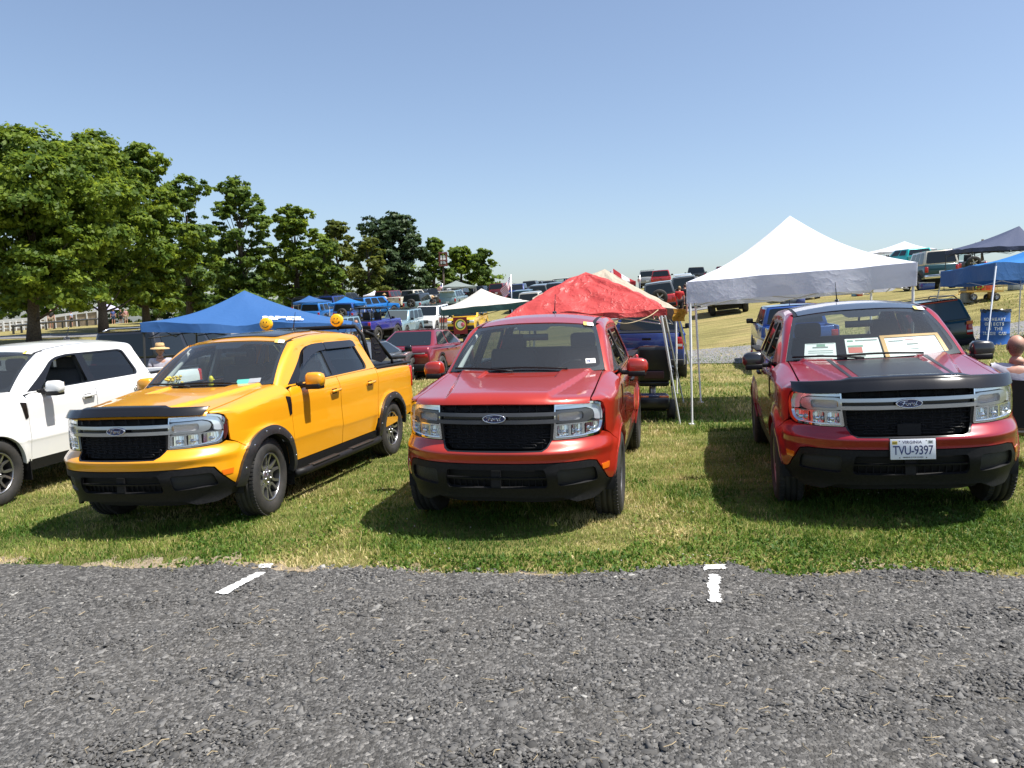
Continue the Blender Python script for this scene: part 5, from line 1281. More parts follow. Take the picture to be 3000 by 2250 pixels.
# ------------------------------------------------------------------ pop-up canopies
def cloth_mat(name, col, trans=.35, rough=.75, wr=1.0, wscale=3.0, sheen=0):
    if name in MATS: return MATS[name]
    m = bpy.data.materials.new(name); m.use_nodes = True; MATS[name] = m
    N, L = m.node_tree.nodes, m.node_tree.links; b = N['Principled BSDF']
    b.inputs['Base Color'].default_value = (*col, 1); b.inputs['Roughness'].default_value = rough; b.inputs['Specular IOR Level'].default_value = .35
    tr = N.new('ShaderNodeBsdfTranslucent'); tr.inputs[0].default_value = (*col, 1)
    mx = N.new('ShaderNodeMixShader'); mx.inputs[0].default_value = trans
    L.new(b.outputs[0], mx.inputs[1]); L.new(tr.outputs[0], mx.inputs[2]); L.new(mx.outputs[0], N['Material Output'].inputs[0])
    tc = N.new('ShaderNodeTexCoord'); n1 = N.new('ShaderNodeTexNoise'); n1.inputs['Scale'].default_value = wscale; n1.inputs['Detail'].default_value = 4; n1.inputs['Roughness'].default_value = .5; n1.inputs['Distortion'].default_value = .25
    L.new(tc.outputs['Object'], n1.inputs['Vector'])
    bp = N.new('ShaderNodeBump'); bp.inputs['Strength'].default_value = .55*wr; bp.inputs['Distance'].default_value = .06
    rd = N.new('ShaderNodeMath'); rd.operation = 'SUBTRACT'; rd.inputs[1].default_value = .5; L.new(n1.outputs[0], rd.inputs[0])
    ab = N.new('ShaderNodeMath'); ab.operation = 'ABSOLUTE'; L.new(rd.outputs[0], ab.inputs[0]); sq = N.new('ShaderNodeMath'); sq.operation = 'POWER'; sq.inputs[1].default_value = .6; L.new(ab.outputs[0], sq.inputs[0])
    bp.invert = True
    L.new(sq.outputs[0], bp.inputs['Height']); L.new(bp.outputs[0], b.inputs['Normal']); L.new(bp.outputs[0], tr.inputs[0+1])
    return m
K_WHITE = cloth_mat('white_polyester', (.72, .735, .82), .26, wr=.32, wscale=3.2)
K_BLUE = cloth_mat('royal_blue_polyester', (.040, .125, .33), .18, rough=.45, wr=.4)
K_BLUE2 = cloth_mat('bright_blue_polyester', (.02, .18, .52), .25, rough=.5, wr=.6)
K_NAVY = cloth_mat('navy_polyester', (.05, .065, .12), .08, wr=.4)
K_RED = cloth_mat('red_tarpaulin', (.56, .075, .07), .25, rough=.45, wr=1.7, wscale=2.8)
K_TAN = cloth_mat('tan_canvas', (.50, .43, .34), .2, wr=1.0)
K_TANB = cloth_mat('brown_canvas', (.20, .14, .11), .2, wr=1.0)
K_CREAM = cloth_mat('cream_canvas', (.72, .68, .62), .3, wr=.8)
K_GREEN = cloth_mat('green_canvas', (.05, .12, .11), .2, wr=.6)
K_GREY = cloth_mat('grey_green_canvas', (.22, .26, .25), .2, wr=.5)

def canopy(label, A, B, depthv, peak, drop, mats, legs, legm, name='canopy', wave=.02, valance=True, sag=.10, ridge=None, group=None, res=18, tilt=None, skirt_gap=0.0, crumple=0, esag=.03):
    """A, B: eave corners nearest the camera (top edge); depthv: vector to the back corners; drop: valance height"""
    A, B = np.array(A, float), np.array(B, float); dv = np.array(depthv, float)
    C, D = B+dv, A+dv
    if tilt is not None: C = C+[0, 0, tilt]; D = D+[0, 0, tilt]
    o = (A+B+C+D)/4; base = np.array([o[0], o[1], h1(o[0], o[1])])
    root = empty(name, base, 0, label, 'canopy', group)
    cor = [A, B, C, D]; pk = np.array(peak, float) if ridge is None else None
    P = np.array(peak, float)
    vs = []; fs = []; n = res
    mb = MB(); rs = random.Random(hash(label) % 1000)
    ph = [rs.uniform(0, 6) for _ in range(8)]
    for k in range(4):
        p, q = cor[k], cor[(k+1) % 4]; st = len(mb.v); loc = []
        for i in range(n+1):
            t = i/n
            for j in range(n+1):
                s = j/n; e = p*(1-s)+q*s
                X = e*(1-t)+P*t
                X = X-np.array([0, 0, sag*math.sin(math.pi*t)*(1-.35*math.sin(math.pi*s))])-np.array([0, 0, .2*esag*math.sin(math.pi*s)*(1-t)**3*5*.2])
                w_ = wave*(1-t)*math.sin(math.pi*s)
                X = X+np.array([0, 0, w_*(math.sin(9*s+ph[k]+3*t)+.6*math.sin(23*s+ph[k+2])*(1-t))])
                if crumple: X = X+np.array([0, 0, 1])*crumple*math.sin(math.pi*min(1, t*1.1))**.5*math.sin(math.pi*s)**.3*(math.sin(11*s+7*t+ph[k])*.5+math.sin(19*t-9*s+ph[k+1])*.35+math.sin(31*s+17*t)*.22)
                loc.append(X-base)
        fc = [(i*(n+1)+j, i*(n+1)+j+1, (i+1)*(n+1)+j+1, (i+1)*(n+1)+j) for i in range(n) for j in range(n)]
        mb.add(loc, fc, True)
    mb.build('roof_cloth', mats[0], root, fixn=True)
    if valance:
        for k in range(4):
            p, q = cor[k], cor[(k+1) % 4]; m2 = MB(); loc = []; n2 = 28
            nrm = np.cross(q-p, [0, 0, 1]); nrm = nrm/np.linalg.norm(nrm)
            for j in range(n2+1):
                s = j/n2; e = p*(1-s)+q*s-np.array([0, 0, .2*esag*math.sin(math.pi*s)])
                ww = wave*(math.sin(9*s+ph[k])+.6*math.sin(23*s+ph[k+2]))*math.sin(math.pi*s)
                for f in (0, .33, .66, 1.0):
                    off = nrm*(.012+.03*f*math.sin(13*s+ph[k+1])*min(1, 4*s, 4*(1-s)))
                    loc.append(e+off-[0, 0, drop*f*(1-.06*math.sin(math.pi*s)*math.cos(5*s+ph[k]))]+np.array([0, 0, ww*(1-f)])-base)
            m2.add(loc, [(j*4+i, j*4+i+1, (j+1)*4+i+1, (j+1)*4+i) for j in range(n2) for i in range(3)], True)
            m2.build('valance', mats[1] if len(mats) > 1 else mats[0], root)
    tops = [A, B, C, D]
    for k in range(4):
        if k in legs:
            tp = tops[k]; f = legs[k]
            foot = np.array(f, float) if f is not None else np.array([tp[0], tp[1], h1(tp[0], tp[1])])
            ins = (o-tp); ins[2] = 0; ins = ins/np.linalg.norm(ins)*.05
            a = tp+ins-[0, 0, .03]
            mid = a*.48+foot*.52
            lg = MB().tube([a-base, mid-base], .020, 4).build('leg', legm, root)
            MB().tube([mid-base, foot-base], .015, 4).box(tuple(foot-base+[0, 0, .006]), (.09, .09, .012)).build('leg_foot', legm, lg)
            MB().box(tuple(a-base-[0, 0, .12]), (.06, .06, .07)).build('corner_bracket', M_TRIM, lg)
    # scissor struts beneath the eaves
    for k in range(4):
        ia, ib = (o-tops[k])*[.05, .05, 0], (o-tops[(k+1) % 4])*[.05, .05, 0]; p, q = tops[k]+ia-base-[0, 0, drop*.55+.06], tops[(k+1) % 4]+ib-base-[0, 0, drop*.55+.06]
        for s0, s1 in ((0, .5), (.5, 1)):
            a, b_ = p*(1-s0)+q*s0, p*(1-s1)+q*s1
            MB().tube([a+[0, 0, .12], b_-[0, 0, .12]], .010, 4).build('strut', legm, root); MB().tube([a-[0, 0, .12], b_+[0, 0, .12]], .010, 4).build('strut', legm, root)
    return root
LATB = np.array([-.2, .978, 0])   # direction of the rows, away from the camera
# white canopy in the middle of the right half
A = at(2013, 826, 11.3); B = at(2686, 768, 10.5); 
dep = at(2030, 836, 14.2)-A; dep[2] = -.02
foot0 = hit(2028, 1243); foot3 = hit(2053, 1179)
cw = canopy('large white peaked canopy between the red truck and the crimson truck', A, B, dep, at(2314, 632, 12.7), .32, [K_WHITE], {0: foot0, 1: None, 2: None, 3: foot3}, M_WPOLE, sag=.13, wave=.008)
# royal blue canopy at the left, behind the orange truck
A = at(412, 945, 12.8); B = at(1012, 948, 14.0); dep = np.array([-.3, 2.9, -.02])
cb = canopy('royal blue canopy with white lettering behind the orange truck', A, B, dep, at(716, 851, 14.6), .16, [K_BLUE], {0: None, 1: None, 3: None, 2: None}, M_BPOLE, sag=.12, wave=.035)
# its lettering, printed on the front slope
M_WPRINT = mat('white_print', (.78, .79, .80), .6)
def print_on(root, A, B, Pk, s, t, txt, size, bold, off=.02):
    A, B, Pk = map(Vector, (A, B, Pk)); X = (B-A).normalized(); up = (Pk-(A+B)/2); Nn = X.cross(up).normalized(); Z = Nn.cross(X)
    if Nn.y > 0: Nn = -Nn
    o = link('print', text_mesh(txt, size, .0015, bold=bold), M_WPRINT, root)
    P = (A.lerp(B, s)).lerp(Pk, t)+Nn*off
    M = Matrix((X, Z, Nn)).transposed().to_4x4(); M.translation = P-Vector(root.location); o.matrix_world = M; o.matrix_parent_inverse = Matrix(); o.matrix_local = M
    return o
pkB = at(716, 851, 14.6)
print_on(cb, A, B, pkB, .640, .12, 'S&P', .20, .010); print_on(cb, A, B, pkB, .760, .145, 'CUSTOM', .085, .005); print_on(cb, A, B, pkB, .762, .085, 'STUDIO', .085, .005)
# red tarp on a slumped frame
A = at(1480, 930, 12.4); B = at(1952, 905, 11.9); dep = np.array([.25, 2.6, .12])
cr = canopy('red tarpaulin sagging over a slumped frame behind the red truck', A, B, dep, at(1716, 797, 13.3), .10, [K_RED], {}, M_WPOLE, sag=-.04, wave=.035, crumple=.055, res=44)
rb_ = np.array(cr.location)
for tp, ft in (((1937, 925), (1993, 1247)), ((1948, 925), (2003, 1181)), ((1985, 925), (2033, 1120)), ((1945, 930), (1972, 1175))):
    d = hit(*ft); foot = d; dd = pix(foot)[2]; top = at(tp[0], tp[1], min(dd, 13.2))
    lg = MB().tube([top-rb_, (top+foot)/2-rb_], .019, 4).build('leg', M_ALU, cr); MB().tube([(top+foot)/2-rb_, foot-rb_], .014, 4).build('leg_foot', M_ALU, lg)
mb = MB(); pts = [at(1928, 908, 11.8), at(1905, 925, 11.6), at(1870, 940, 11.5), at(1830, 948, 11.5), at(1795, 940, 11.8)]
mb.tube([p-rb_ for p in catmull(pts, 5)], .008, 5).build('tie_rope', mat('rope', (.45, .36, .22), .9), cr)
cl = MB(); vs = []
for i in range(7):
    for j in range(5):
        P = at(1972+j*9+3*math.sin(i), 905+i*6, 12.8+.05*math.sin(j*2+i)); vs.append(P)
cl.add(vs, [(i*5+j, i*5+j+1, (i+1)*5+j+1, (i+1)*5+j) for i in range(6) for j in range(4)], True)
tag(cl.build('hanging_cloth', mat('gold_cloth', (.50, .27, .02), .7)), 'gold and black cloth hanging from the corner of the red tarp', 'cloth')
# tan canopy behind it
A = at(1560, 880, 16.6); B = at(1985, 905, 15.2); dep = np.array([.1, 2.8, .1])
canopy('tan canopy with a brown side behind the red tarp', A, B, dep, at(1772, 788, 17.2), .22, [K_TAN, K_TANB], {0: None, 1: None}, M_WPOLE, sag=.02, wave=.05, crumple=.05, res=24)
# stars and stripes canopy further back
def flag_mat():
    m = cloth_mat('flag_cloth', (.6, .1, .1), .2, wr=.4)
    N, L = m.node_tree.nodes, m.node_tree.links; b = N['Principled BSDF']; tc = [n for n in N if n.type == 'TEX_COORD'][0]
    wv = N.new('ShaderNodeTexWave'); wv.bands_direction = 'X'; wv.inputs['Scale'].default_value = .62
    L.new(tc.outputs['Object'], wv.inputs['Vector']); r = N.new('ShaderNodeValToRGB'); r.color_ramp.interpolation = 'CONSTANT'
    r.color_ramp.elements[0].color = (.45, .03, .04, 1); r.color_ramp.elements[1].position = .5; r.color_ramp.elements[1].color = (.72, .72, .74, 1); L.new(wv.outputs[0], r.inputs[0])
    sx = N.new('ShaderNodeSeparateXYZ'); L.new(tc.outputs['Object'], sx.inputs[0]); gt = N.new('ShaderNodeMath'); gt.operation = 'LESS_THAN'; gt.inputs[1].default_value = -.2; L.new(sx.outputs[0], gt.inputs[0])
    mx = N.new('ShaderNodeMix'); mx.data_type = 'RGBA'; L.new(gt.outputs[0], mx.inputs[0]); L.new(r.outputs[0], mx.inputs[6]); mx.inputs[7].default_value = (.02, .05, .25, 1); L.new(mx.outputs[2], b.inputs['Base Color']); return m
A = at(1752, 828, 27); B = at(1862, 824, 26.4)
canopy('canopy with a stars and stripes top peeking over the tan canopy', A, B, np.array([.1, 1.5, .1]), at(1797, 787, 27), .12, [flag_mat()], {0: None, 1: None, 2: None, 3: None}, M_WPOLE, sag=.04)
# cream canopy with green border
A = at(1296, 908, 27.0); B = at(1552, 882, 25.6); dep = np.array([-.3, 2.7, .12])
canopy('cream canopy with a green border left of the red tarp', A, B, dep, at(1410, 845, 28), .22, [K_CREAM, K_GREEN], {0: None, 1: None, 2: None, 3: None}, M_BPOLE, sag=.14, wave=.01)
# blue canopy at the right edge and the navy one behind it
A = at(2757, 795, 21.0); B = at(2918, 768, 18.2); e = at(3180, 752, 19.2)-B; e[2] = .05
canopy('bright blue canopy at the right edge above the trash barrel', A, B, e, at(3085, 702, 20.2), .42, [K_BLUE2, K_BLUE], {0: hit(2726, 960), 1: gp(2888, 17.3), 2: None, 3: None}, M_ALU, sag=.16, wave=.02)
A = at(2848, 726, 34); B = at(3060, 716, 33); dep = np.array([.5, 3.0, .1])
canopy('navy peaked canopy at the right edge behind the blue one', A, B, dep, at(2986, 662, 35), .18, [K_NAVY], {0: None, 1: None, 3: None}, M_BPOLE, sag=.10)
A = at(2590, 738, 62); B = at(2745, 728, 61); dep = np.array([0, 4, .2])
canopy('small white tent behind the turquoise pickup', A, B, dep, at(2650, 707, 64), .18, [K_WHITE], {0: None, 1: None}, M_WPOLE, sag=.12)
small = 'small gazebos up the hill on the left'
def small_can(px0, px1, py, pk, d, m_, label, legm=M_WPOLE, drop=.2):
    A = at(px0, py, d); B = at(px1, py-3, d); pkp = at(pk[0], pk[1], d+1.5)
    canopy(label, A, B, np.array([-.4, 3.0, .1]), pkp, drop, [m_], {0: None, 1: None, 2: None, 3: None}, legm, sag=.1, group=small, res=8)
small_can(964, 1068, 890, (1012, 869), 60, K_BLUE2, 'bright blue small gazebo with pale legs, right of the darker one')
small_can(858, 962, 886, (905, 866), 66, K_BLUE, 'darker blue small gazebo just above the big blue canopy')
small_can(828, 888, 880, (858, 858), 84, K_CREAM, 'cream small gazebo far left, below the trees')
small_can(1064, 1120, 866, (1098, 851), 88, K_WHITE, 'white small gazebo with a blue side sheet')
P = at(1078, 867, 88); MB().box((P[0]+1, P[1]+.6, P[2]-.75), (3.2, .04, 1.4)).build('side_sheet', K_BLUE2); tag(COL.objects[-1], 'blue side sheet hanging beside the white small gazebo', 'tarp')
small_can(1290, 1395, 841, (1336, 822), 92, K_GREY, 'grey green gazebo in front of the rightmost trees')
# ------------------------------------------------------------------ trees
def leaf_mat(name, c1, c2, tr=.35):
    m = bpy.data.materials.new(name); m.use_nodes = True
    N, L = m.node_tree.nodes, m.node_tree.links; b = N['Principled BSDF']
    at_ = N.new('ShaderNodeAttribute'); at_.attribute_name = 'tint'
    mx = N.new('ShaderNodeMix'); mx.data_type = 'RGBA'; mx.inputs[6].default_value = (*c1, 1); mx.inputs[7].default_value = (*c2, 1)
    L.new(at_.outputs['Fac'], mx.inputs[0]); L.new(mx.outputs[2], b.inputs['Base Color']); b.inputs['Roughness'].default_value = .55; b.inputs['Specular IOR Level'].default_value = .3
    t = N.new('ShaderNodeBsdfTranslucent'); hs = N.new('ShaderNodeHueSaturation'); hs.inputs['Value'].default_value = 1.5; hs.inputs['Hue'].default_value = .48; L.new(mx.outputs[2], hs.inputs['Color']); L.new(hs.outputs[0], t.inputs[0])
    s = N.new('ShaderNodeMixShader'); s.inputs[0].default_value = tr; L.new(b.outputs[0], s.inputs[1]); L.new(t.outputs[0], s.inputs[2]); L.new(s.outputs[0], N['Material Output'].inputs[0])
    return m
LEAF_A = leaf_mat('leaf_bright', (.060, .115, .014), (.23, .31, .032), .5)
LEAF_B = leaf_mat('leaf_mid', (.050, .10, .018), (.185, .27, .036), .48)
LEAF_C = leaf_mat('leaf_dark', (.022, .048, .018), (.075, .12, .036), .3)
LEAF_D = leaf_mat('leaf_olive', (.065, .095, .016), (.19, .215, .034), .46)
BARK = noise_col(mat('bark'), (.045, .034, .024), (.11, .085, .06), 14, 6, bump=.8, bscale=30, rough=.9)
def leaves(name, lobes, nleaf, size, seed, parent, m, z0=0):
    g = np.random.default_rng(seed)
    vol = np.array([r[0]*r[1]*r[2] for _, r in lobes])**.72; cnt = (vol/vol.sum()*nleaf).astype(int)
    C = []; O = []; T = []
    for (c, r), k in zip(lobes, cnt):
        ns = max(5, k//42)                         # sprays of leaves inside each lobe
        d = g.normal(size=(ns, 3)); d /= np.linalg.norm(d, axis=1)[:, None]
        rad = g.uniform(.45, 1.0, (ns, 1))**.45
        sc = np.array(c)+d*rad*np.array(r)*(1+g.normal(0, .10, (ns, 1)))
        si = g.integers(0, ns, k)
        spread = .155*np.array(r).mean()
        p = sc[si]+g.normal(0, 1, (k, 3))*[spread, spread, spread*.45]
        C.append(p); O.append(d[si]+g.normal(0, .55, (k, 3))+[0, 0, .5]); T.append(np.clip(g.uniform(.0, .75, ns)[si]+g.normal(0, .18, k), 0, 1))
    C = np.concatenate(C); O = np.concatenate(O); T = np.concatenate(T); n = len(C)
    O /= np.linalg.norm(O, axis=1)[:, None]
    a = np.cross(O, g.normal(size=(n, 3))); a /= np.linalg.norm(a, axis=1)[:, None]; b_ = np.cross(O, a)
    s = size*g.uniform(.6, 1.35, (n, 1)); l = s*g.uniform(.8, 1.5, (n, 1))
    V = np.stack([C-a*s*.5, C+b_*l*.55+O*s*.12, C+a*s*.5, C-b_*l*.55+O*s*.12], 1).reshape(-1, 3)
    me = bpy.data.meshes.new(name); me.vertices.add(4*n); me.vertices.foreach_set('co', V.ravel())
    me.loops.add(4*n); me.loops.foreach_set('vertex_index', np.arange(4*n)); me.polygons.add(n); me.polygons.foreach_set('loop_start', np.arange(n)*4); me.polygons.foreach_set('loop_total', np.full(n, 4))
    at_ = me.attributes.new('tint', 'FLOAT', 'FACE'); at_.data.foreach_set('value', T.astype(np.float32)); me.update(); me.validate()
    o = link(name, me, m, parent); return o
def tree(px, d, topy, halfw, label, m, seed, base=None, lean=0, nleaf=22000, low=.22, size=.30, lobes=None, trunk=.28, shape='round', group='trees along the ridge', nl=17):
    P = gp(px, d); top = at(px, topy, d); hgt = top[2]-P[2]; W_ = halfw*d/FPX
    root = empty('tree', P, 0, label, 'tree', group)
    g = random.Random(seed); L_ = []
    for i in range(nl):
        f = (i+.5)/nl; z = hgt*(low+(.93-low)*f)
        prof = max(.25, 1-((f-.42)/.66)**2)**.5
        a = i*2.4+g.uniform(-.5, .5); rr = W_*prof*g.uniform(.35, .86)
        sz = W_*g.uniform(.24, .41)*(.75+.3*prof)
        L_.append(((lean*z/hgt+rr*math.cos(a), rr*math.sin(a)*.8, z), (sz, sz*.9, sz*g.uniform(.55, .8))))
    L_.append(((lean, 0, hgt*.90), (W_*.33, W_*.33, hgt*.10)))
    if lobes: L_ = lobes(hgt, W_)
    mb = MB(); th = hgt*.72
    pts = [np.array([lean*f*f+.12*math.sin(3*f+seed), .1*math.sin(4*f), th*f]) for f in np.linspace(0, 1, 8)]
    mb.tube(pts, [trunk*1.35, trunk, trunk*.92, trunk*.8, trunk*.65, trunk*.5, trunk*.36, trunk*.2], 10)
    mb.build('trunk', BARK, root)
    for i, (c, r) in enumerate(L_[::1]):
        f = max(.12, min(.95, (c[2]*.72)/th)); k = min(int(f*7), 6); s = pts[k]; e = np.array(c)
        mid = s*.5+e*.5+np.array([0, 0, -.06*hgt*.3]); w_ = trunk*.34*(1-f*.5)
        MB().tube([s, mid, e], [w_, w_*.6, w_*.2], 6).build('limb', BARK, root)
    leaves('crown', L_, nleaf, size, seed, root, m)
    return root
tree(95, 46, 385, 250, 'tall leftmost tree with a thick leaning trunk', LEAF_A, 1, lean=.9, nleaf=62000, trunk=.33, low=.24, size=.21, nl=34)
tree(300, 56, 394, 170, 'tall tree just right of the leaning one, above the umbrella', LEAF_A, 2, lean=.2, nleaf=46000, trunk=.30, low=.20, size=.23, nl=30)
tree(430, 63, 424, 140, 'third tall tree from the left, its top lower than its neighbours', LEAF_A, 3, nleaf=40000, trunk=.28, low=.12, size=.25, nl=28)
tree(560, 72, 520, 100, 'gappy tree between the tall left trees and the dense upright one', LEAF_B, 4, nleaf=19000, trunk=.30, low=.10, size=.26, nl=22)
tree(712, 78, 526, 100, 'dense upright tree rising over the big blue canopy', LEAF_B, 5, nleaf=32000, trunk=.36, low=.05, size=.27, nl=26)
tree(870, 84, 604, 92, 'bright loose tree with drooping branches right of the dense upright one', LEAF_A, 6, nleaf=22000, trunk=.32, low=.05, size=.27, nl=22)
tree(958, 82, 700, 72, 'spreading low bough of green leaves above the small gazebos', LEAF_B, 16, nleaf=12000, trunk=.22, low=.06, size=.28)
tree(1000, 96, 643, 66, 'gappy tree with a bent trunk left of the dark tree', LEAF_D, 7, lean=-.6, nleaf=11000, trunk=.30, low=.16, size=.30)
tree(1085, 92, 690, 62, 'olive round tree in front of the dark tree', LEAF_D, 8, nleaf=13000, trunk=.28, low=.10, size=.28)
tree(1152, 108, 624, 108, 'dark tall tree, darkest crown on the ridge', LEAF_C, 9, nleaf=30000, trunk=.45, low=.08, size=.34, nl=28)
tree(1275, 112, 696, 58, 'mid green tree behind the pole mounted lamp', LEAF_B, 10, nleaf=14000, trunk=.30, low=.05, size=.32)
tree(1352, 114, 720, 62, 'bright round tree right of the pole mounted lamp', LEAF_A, 11, nleaf=16000, trunk=.30, low=.04, size=.32)
tree(1412, 112, 728, 52, 'rightmost small round tree at the end of the ridge', LEAF_B, 12, nleaf=12000, trunk=.26, low=.02, size=.32)
# far-off wood behind the fence and low growth between the trunks
def wood(name, label, spans, seed, m, n=26000):
    L_ = []; g = random.Random(seed)
    for (px0, px1, d, ty, by, k) in spans:
        for i in range(k):
            px = px0+(px1-px0)*(i+g.uniform(0, 1))/k; py = g.uniform(ty, by); dd = d+g.uniform(-5, 5); P = at(px, py, dd)
            r_ = g.uniform(.014, .024)*dd; L_.append((tuple(P), (r_, r_, r_*.8)))
    return tag(leaves(name, L_, n, .42, seed, None, m), kind='stuff')
wood('distant_wood', '', [(-700, 620, 128, 800, 915, 70), (440, 1010, 122, 775, 900, 48)], 41, LEAF_C, 42000)
wood('undergrowth', '', [(-300, 420, 122, 860, 925, 22), (400, 860, 112, 865, 905, 22), (1000, 1450, 124, 790, 850, 14)], 43, LEAF_B, 15000)
# ------------------------------------------------------------------ people
SKIN = noise_col(mat('skin'), (.42, .21, .15), (.52, .28, .20), 14, 3, rough=.55)
def skin_body(name, joints, edges, m, parent, sub=2, root_i=0):
    me = bpy.data.meshes.new(name); me.from_pydata([j[:3] for j in joints], edges, [])
    o = bpy.data.objects.new(name, me); COL.objects.link(o)
    sk = o.modifiers.new('skin', 'SKIN'); sk.use_smooth_shade = True
    for i, j in enumerate(joints):
        r = j[3]; me.skin_vertices[0].data[i].radius = (r, r if len(j) < 5 else j[4])
    me.skin_vertices[0].data[root_i].use_root = True
    ss = o.modifiers.new('sub', 'SUBSURF'); ss.levels = sub; ss.render_levels = sub
    dg = bpy.context.evaluated_depsgraph_get(); m2 = bpy.data.meshes.new_from_object(o.evaluated_get(dg)); m2.name = name
    bpy.data.objects.remove(o); m2.materials.clear(); m2.materials.append(m)
    m2.polygons.foreach_set('use_smooth', [True]*len(m2.polygons))
    o = bpy.data.objects.new(name, m2); COL.objects.link(o); o.parent = parent; return o
def head_mesh(bald=False):
    mb = MB(); n, m_ = 22, 16; vs = []
    for i in range(m_+1):
        th = math.pi*i/m_; z = -math.cos(th); r = max(math.sin(th), 1e-3)
        for k in range(n):
            a = 2*math.pi*k/n; x, y = r*math.cos(a), r*math.sin(a)
            X, Y, Z = x*.097, y*.079*(1+.05*max(z, 0)), z*(.112 if z > 0 else .118)
            if z < -.1: X *= 1-.22*(-z); Y *= 1-.30*(-z); X += .010*(-z)
            if x > .55: X += .004
            d = math.hypot(y/.16, (z+.08)/.22)
            if x > 0: X += .022*math.exp(-d*d*1.2)*(1 if z < .25 else .4)          # nose
            for sy in (-1, 1):
                de = math.hypot((y-sy*.36)/.20, (z-.08)/.12)
                if x > 0: X -= .008*math.exp(-de*de)                                # eye sockets
            vs.append((X, Y, Z))
    mb.add(vs, [(i*n+k, i*n+(k+1) % n, (i+1)*n+(k+1) % n, (i+1)*n+k) for i in range(m_) for k in range(n)], True)
    for sy in (-1, 1): mb.ell((-.008, sy*.080, -.005), (.020, .010, .032), 8, 6)
    return mb.mesh('head')
HEAD = head_mesh(); HEAD.materials.append(SKIN)
def hand(mb, p, d, s=1):
    """palm with four curled fingers and a thumb; d: pointing direction"""
    p = np.array(p); d = np.array(d)/np.linalg.norm(d); u = np.cross(d, [0.3, .2, 1]); u /= np.linalg.norm(u); v = np.cross(d, u)
    mb.ell(tuple(p+d*.04), (.038, .038, .042), 8, 6)
    for k, l in enumerate((.062, .075, .070, .055)):
        b_ = p+d*.07+u*(k-1.5)*.018; mb.tube([b_, b_+d*l*.5, b_+d*l*.8+v*.02, b_+d*l*.85+v*.042], [.0085, .0085, .0075, .006], 6)
    b_ = p+d*.02-u*.034; mb.tube([b_, b_-u*.022+d*.028, b_-u*.020+d*.055+v*.012], [.011, .010, .007], 6)
def person(px, d, label, shirt, legs_m, yaw=-90, seated=False, scale=1.0, hair=None, hat=None, pos=None, group='people at the show', seat_h=.42, arms='down', z_off=0, shorts=True, skin=None):
    P = gp(px, d) if pos is None else np.array(pos)
    root = empty('person', P+[0, 0, z_off], R(yaw), label, 'person', group); root.scale = (scale,)*3
    hz = (.98 if not seated else seat_h)
    kx = .45 if seated else 0
    J = [(0, 0, hz, .125, .16), (0, 0, hz+.22, .115, .15), (.0, 0, hz+.40, .12, .175), (-.01, 0, hz+.50, .085, .11), (0.005, 0, hz+.60, .066, .066)]
    E_ = [(0, 1), (1, 2), (2, 3), (3, 4)]
    def add(p, pr): J.append(p); E_.append((pr, len(J)-1)); return len(J)-1
    ends = []
    for s in (-1, 1):
        a = add((0, s*.185, hz+.455, .062), 2)
        if arms == 'lap': b_ = add((.06, s*.25, hz+.20, .047), a); c = add((.28, s*.17, hz+.17, .036), b_); dd = (.9, -s*.3, 0)
        elif arms == 'bent': b_ = add((.02, s*.27, hz+.18, .047), a); c = add((.22, s*.16, hz+.30, .036), b_); dd = (.8, -s*.5, .3)
        else: b_ = add((-.02, s*.25, hz+.18, .047), a); c = add((.04, s*.27, hz-.06, .036), b_); dd = (.15, 0, -1)
        ends.append((J[c][:3], dd))
        h_ = add((0, s*.10, hz-.04, .10), 0)
        if seated: k_ = add((kx, s*.13, hz+.02, .072), h_); f_ = add((kx+.04, s*.13, .09, .045), k_); 
        else: k_ = add((.03, s*.11, .52, .068), h_); f_ = add((0, s*.12, .09, .045), k_)
        add((J[f_][0]+.15, s*.13, .035, .04), f_)
    skin_body('body', J, E_, skin or SKIN, root, 1)
    # clothes: shirt, trousers, shoes as slightly larger shells
    S = [(x, y, z, r*1.09, (q[0] if q else r)*1.09) for x, y, z, r, *q in J]
    S4 = [S[0], S[1], S[2], (S[3][0], 0, hz+.525, .088, .115)]; SE = [(0, 1), (1, 2), (2, 3)]
    for k, s in enumerate((-1, 1)):
        a = np.array(J[5+k*6 if False else 0][:3])
    arm_i = [i for i, j in enumerate(J) if abs(abs(j[1])-.185) < 1e-6]
    for i in arm_i:
        x, y, z, r, *_ = J[i]; e = J[i+1]
        S4.append((x, y, z, r*1.22)); SE.append((2, len(S4)-1)); S4.append((x*.35+e[0]*.65, y*.35+e[1]*.65, z*.35+e[2]*.65, .062)); SE.append((len(S4)-2, len(S4)-1))
    skin_body('shirt', S4, SE, shirt, root, 2)
    T = [(0, 0, hz-.0, .133, .168)]; TE = []
    for i, j in enumerate(J):
        if abs(abs(j[1])-.10) < 1e-6:
            k_ = J[i+1]; f_ = J[i+2]
            T.append((j[0], j[1], j[2], .112)); TE.append((0, len(T)-1)); T.append((k_[0], k_[1], k_[2], .085)); TE.append((len(T)-2, len(T)-1))
            if not shorts: T.append((f_[0], f_[1], f_[2]+.04, .062)); TE.append((len(T)-2, len(T)-1))
    skin_body('trousers', T, TE, legs_m, root, 2)
    mb = MB()
    for p, dd in ends: hand(mb, p, dd)
    mb.build('hands', skin or SKIN, root)
    hd = link('head', HEAD, skin or SKIN, root, loc=(.02, 0, hz+.68))
    for s in (-1, 1): MB().ell((.082, s*.030, .012), (.008, .012, .007), 8, 6).build('eye', M_INK, hd)
    MB().tube([(.090, -.022, -.052), (.094, 0, -.055), (.090, .022, -.052)], .005, 5).build('mouth', mat('lips', (.35, .12, .10), .5), hd)
